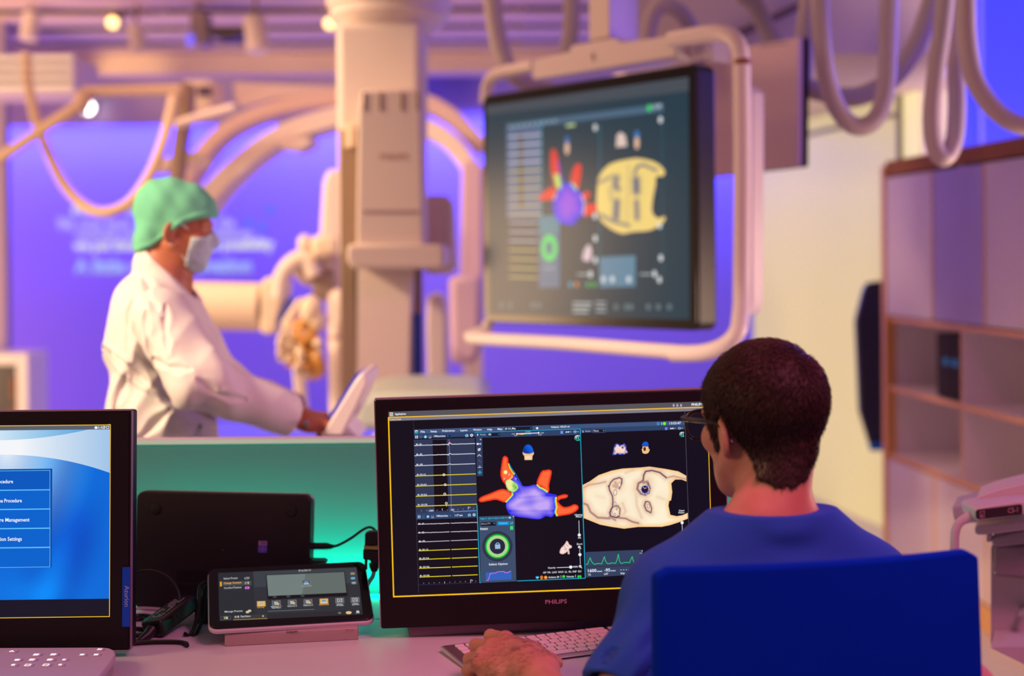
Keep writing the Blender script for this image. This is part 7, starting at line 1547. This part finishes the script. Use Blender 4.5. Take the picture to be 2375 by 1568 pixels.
hose([(60, 120, 7.6), (62, 160, 7.6), (66, 200, 7.55), (84, 280, 7.4), (110, 350, 7.2), (150, 430, 6.9), (200, 480, 6.75), (248, 492, 6.7), (300, 470, 6.7), (345, 410, 6.7), (375, 340, 6.7), (392, 280, 6.75), (404, 225, 6.8)], .027, 'long tan hose hanging in a wide U against the blue wall', m_hosed)
# small blue round lights by the display's left edge
# ---- shelving unit
s0 = V(1.66, 6.30, 0); sdir = V(.0977, -1, 0); sdir /= np.linalg.norm(sdir); sin_ = V(-sdir[1], sdir[0], 0)
if sin_[0] < 0: sin_ = -sin_
m_ply = mat('plywood_edge', (.66, .33, .10), .5, noise=.12, nscale=40); m_lam = mat('white_laminate', (.58, .48, .50), .45, noise=.03, nscale=6); m_lam2 = mat('lilac_laminate', (.36, .29, .50), .45, noise=.03, nscale=6); m_inn = mat('shelf_interior', (.80, .72, .80), .5, noise=.03)
su = thing('shelving_unit', 'white shelving unit with plywood edges along the right side', 'shelving unit', s0 + sdir * .9)
def SU(t, dep, z): return s0 + sdir * t + sin_ * dep + V(0, 0, z)
def sbox(t0, t1, d0, d1, z0, z1): 
    return MB().prism([SU(t0, d0, z0), SU(t1, d0, z0), SU(t1, d1, z0), SU(t0, d1, z0)], (0, 0, z1 - z0))
LENS = 2.05; DEP = .42
ZS = [.10, .523, .820, 1.124, 1.755]
obj('top_panel', sbox(-.01, LENS, 0, DEP, 1.755, 1.82), mat('walnut_top', (.30, .13, .09), .9, noise=.12, nscale=20, spec=.05), su, bevel=.002, label='broad brown top')
obj('plinth', sbox(-.01, LENS, -.01, DEP, 0, .10), mat('orange_plinth', (.62, .32, .10), .5, noise=.1, nscale=30), su, bevel=.002, label='orange wood plinth')
for t0 in (0, .80, 1.60, LENS): obj('side_panel' if t0 in (0, LENS) else 'divider', sbox(t0 - .009, t0 + .009, 0, DEP, .10, 1.755), m_inn, su)
obj('end_strip', sbox(-.026, .018, -.016, .03, .10, 1.80), m_ply, su)
for z in ZS[1:4]: obj('shelf', sbox(.009, LENS, .0, DEP, z - .010, z + .010), m_inn, su); obj('shelf_edge', sbox(.009, LENS, -.002, 0, z - .010, z + .010), m_ply, su)
for t0 in (.80, 1.60): obj('divider_edge', sbox(t0 - .006, t0 + .006, -.002, 0, .533, 1.114), m_ply, su)
obj('back_panel', sbox(0, LENS, DEP - .006, DEP, .10, 1.755), m_inn, su)
dw = [.02, .487 + .06, 1.037 + .0, 1.53, LENS - .01]
for i in range(4):
    t0, t1 = dw[i] + .004, dw[i + 1] - .004
    o = obj('door', sbox(t0, t1, -.012, .004, 1.142, 1.745), m_lam2 if i == 1 else m_lam, su, bevel=.001, label='lilac door' if i == 1 else None)
    o = obj('door', sbox(t0, t1, -.012, .004, .11, .510), m_lam, su, bevel=.001)
    for z0, z1 in ((1.142, 1.745), (.11, .510)): obj('door_edge', sbox(t1 - .001, t1 + .009, -.015, .004, z0, z1), m_ply, su)
dv = thing('storage_case', 'dark plastic case with blue lit sockets standing on the middle shelf', 'case', SU(.66, .12, .83))
t = sbox(.515, .785, .012, .30, .831, 1.09); obj('case_body', t, mat('case_brown', (.035, .025, .03), .8, noise=.05, spec=.1), dv, bevel=.01)
for tt in (.60, .69): obj('socket', sbox(tt, tt + .05, .006, .0125, .965, .995), mat('teal_socket', (.01, .06, .10), .3, emit=(.0, .10, .16), estr=.4), dv)
o = obj('blue_item', sbox(1.18, 1.26, .08, .2, .831, .93), mat('cyan_plastic', (.0, .12, .45), .4, noise=.03), bevel=.01); tag(o, 'small blue object cut by right edge on the middle shelf', 'object')
bk = thing('padded_board', 'black padded board with a blue tab hung beside the shelving unit', 'board', P(2025, 1045, 6.9))
t = MB(); t.slab([(2014, 656), (2040, 652), (2100, 652), (2100, 1045), (2022, 1040), (1996, 955), (1987, 745), (2004, 676)], 6.62, .06); obj('pad', t, m_black, bk, bevel=.01)
t = MB(); t.slab([(2017, 1028), (2050, 1030), (2050, 1046), (2019, 1046)], 6.60, .02); obj('blue_tab', t, mat('cyan_plastic2', (.0, .16, .42), .4, noise=.03), bk, bevel=.003, label='blue tab')
q_ = P(2085, 1045, 6.65); t = MB(); t.tube([V(q_[0], 6.65, 0.02), V(q_[0], 6.65, q_[2] + .3)], .015, 10); t.lathe([(.12, .0), (.12, .02)], V(q_[0], 6.65, 0), 20); obj('pole', t, m_grey, bk)
# ---- ultrasound cart at the right
ud = 2.95
us = thing('ultrasound_cart', 'pale ultrasound cart with a docked probe plug at the right edge', 'medical cart', V(P(2380, 1500, ud)[0], ud + .15, 0))
m_us = mat('cart_white', (.62, .52, .54), .42, noise=.03)
def us_slab(pts, d, th, name, m=m_us, bv=.004, lb=None): t = MB(); t.prism([P(2180 + x / 3.349, 1100 + y / 3.349, d) for x, y in pts], (th * .40, th, 0)); return obj(name, t, m, us, bevel=bv, bseg=3, label=lb)
us_slab([(280, 195), (290, 175), (400, 130), (653, 68), (900, 10), (900, 150), (653, 182), (290, 222)], ud - .05, .13, 'top_shell')
us_slab([(92, 252), (270, 208), (290, 205), (653, 182), (653, 330), (300, 378), (120, 384), (104, 330)], ud + .02, .12, 'dock_arm', mat('dock_grey', (.42, .38, .42), .4, noise=.03))
us_slab([(268, 420), (280, 404), (653, 368), (900, 350), (900, 440), (653, 436), (340, 474), (285, 474), (270, 455)], ud - .06, .30, 'lower_shell')
us_slab([(362, 470), (400, 470), (400, 528), (362, 526)], ud - .02, .04, 'latch', m_grey, .001)
us_slab([(400, 500), (653, 440), (900, 400), (900, 545), (653, 545), (430, 566), (404, 540)], ud - .02, .26, 'under_shell', mat('cart_mauve', (.40, .31, .36), .45, noise=.03))
us_slab([(418, 566), (900, 545), (900, 830), (653, 800), (436, 782), (420, 760)], ud + .02, .24, 'keyboard_box', mat('cart_mauve_dark', (.34, .25, .29), .45, noise=.03), .006)
us_slab([(394, 566), (412, 566), (424, 782), (900, 835), (900, 1345), (410, 1345), (394, 1330)], ud + .12, .30, 'cabinet_body', m_us, .004)
us_slab([(604, 1100), (660, 1070), (660, 1110)], ud + .05, .08, 'foot_pedal_tip', m_grey, .001)
us_slab([(394, 1345), (560, 1340), (900, 1345), (900, 1480), (700, 1500), (394, 1350)], ud - .02, .35, 'base_shelf', m_us, .01)
pb = thing('probe_plug', 'probe plug marked C5-1 docked on the ultrasound cart', 'probe plug', V(*P(2330, 1190, ud - .1)))
def pb_slab(pts, d, th, name, m, bv, lb=None): t = MB(); t.slab([(2180 + x / 3.349, 1100 + y / 3.349) for x, y in pts], d, th); return obj(name, t, m, pb, bevel=bv, bseg=3, label=lb)
pb_slab([(272, 285), (285, 262), (340, 245), (600, 206), (653, 205), (900, 180), (900, 300), (653, 315), (300, 362), (280, 350)], ud - .12, .09, 'shell', m_us, .005)
pb_slab([(280, 292), (296, 275), (630, 234), (640, 245), (643, 300), (632, 314), (300, 352), (282, 340)], ud - .1225, .004, 'label_plate', mat('plate_dark', (.035, .012, .022), .4), .001)
Pf = Face(pose(P(2330, 1190, ud - .1228), 0, 0, 0), off=0); Pf.k(2180, 1100, 3.349)
R_l = math.radians(7)
vs, fs = text_shape('C5-1', 0.0); a = Pf.L(525, 303); k = 40 * Pf.m(525, 303) / CAP; w0 = vs[:, 0].max(); kx = (Pf.L(604, 300)[0] - a[0]) / w0
Pf.mb.add([(a[0] + v[0] * kx, -.0006, a[1] + v[1] * k + v[0] * kx * math.tan(R_l)) for v in vs], fs, C(205, 145, 160))
Pf.line([(310, 290), (345, 284), (345, 330), (311, 334), (310, 290)], 4, C(200, 140, 155), 2); Pf.poly([(320, 330), (326, 296), (332, 328)], C(200, 140, 155), 2); Pf.line([(313, 344), (350, 340)], 4, C(150, 100, 115), 2)
ob = MB(); Mp = pose(P(2330, 1190, ud - .1228)); ob.v = [tuple(Mp[:3, :3] @ np.array(v) + Mp[:3, 3]) for v in Pf.mb.v]; ob.f = Pf.mb.f; ob.c = Pf.mb.c; obj('plate_lettering', ob, paint_mat('printed_lettering'), pb, smooth=False)
t = MB(); pts = cat([(285, 318), (250, 328), (200, 345), (150, 380), (122, 440), (114, 520), (116, 620), (124, 760)], 6); n_ = len(pts)
t.tube([P(2180 + p[0] / 3.349, 1100 + p[1] / 3.349, ud - .08) for p in pts], [.0150 - .006 * min(1, i / (n_ * .35)) for i in range(n_)], 14); obj('probe_lead', t, mat('pink_lead', (.66, .48, .52), .4, noise=.03), pb)
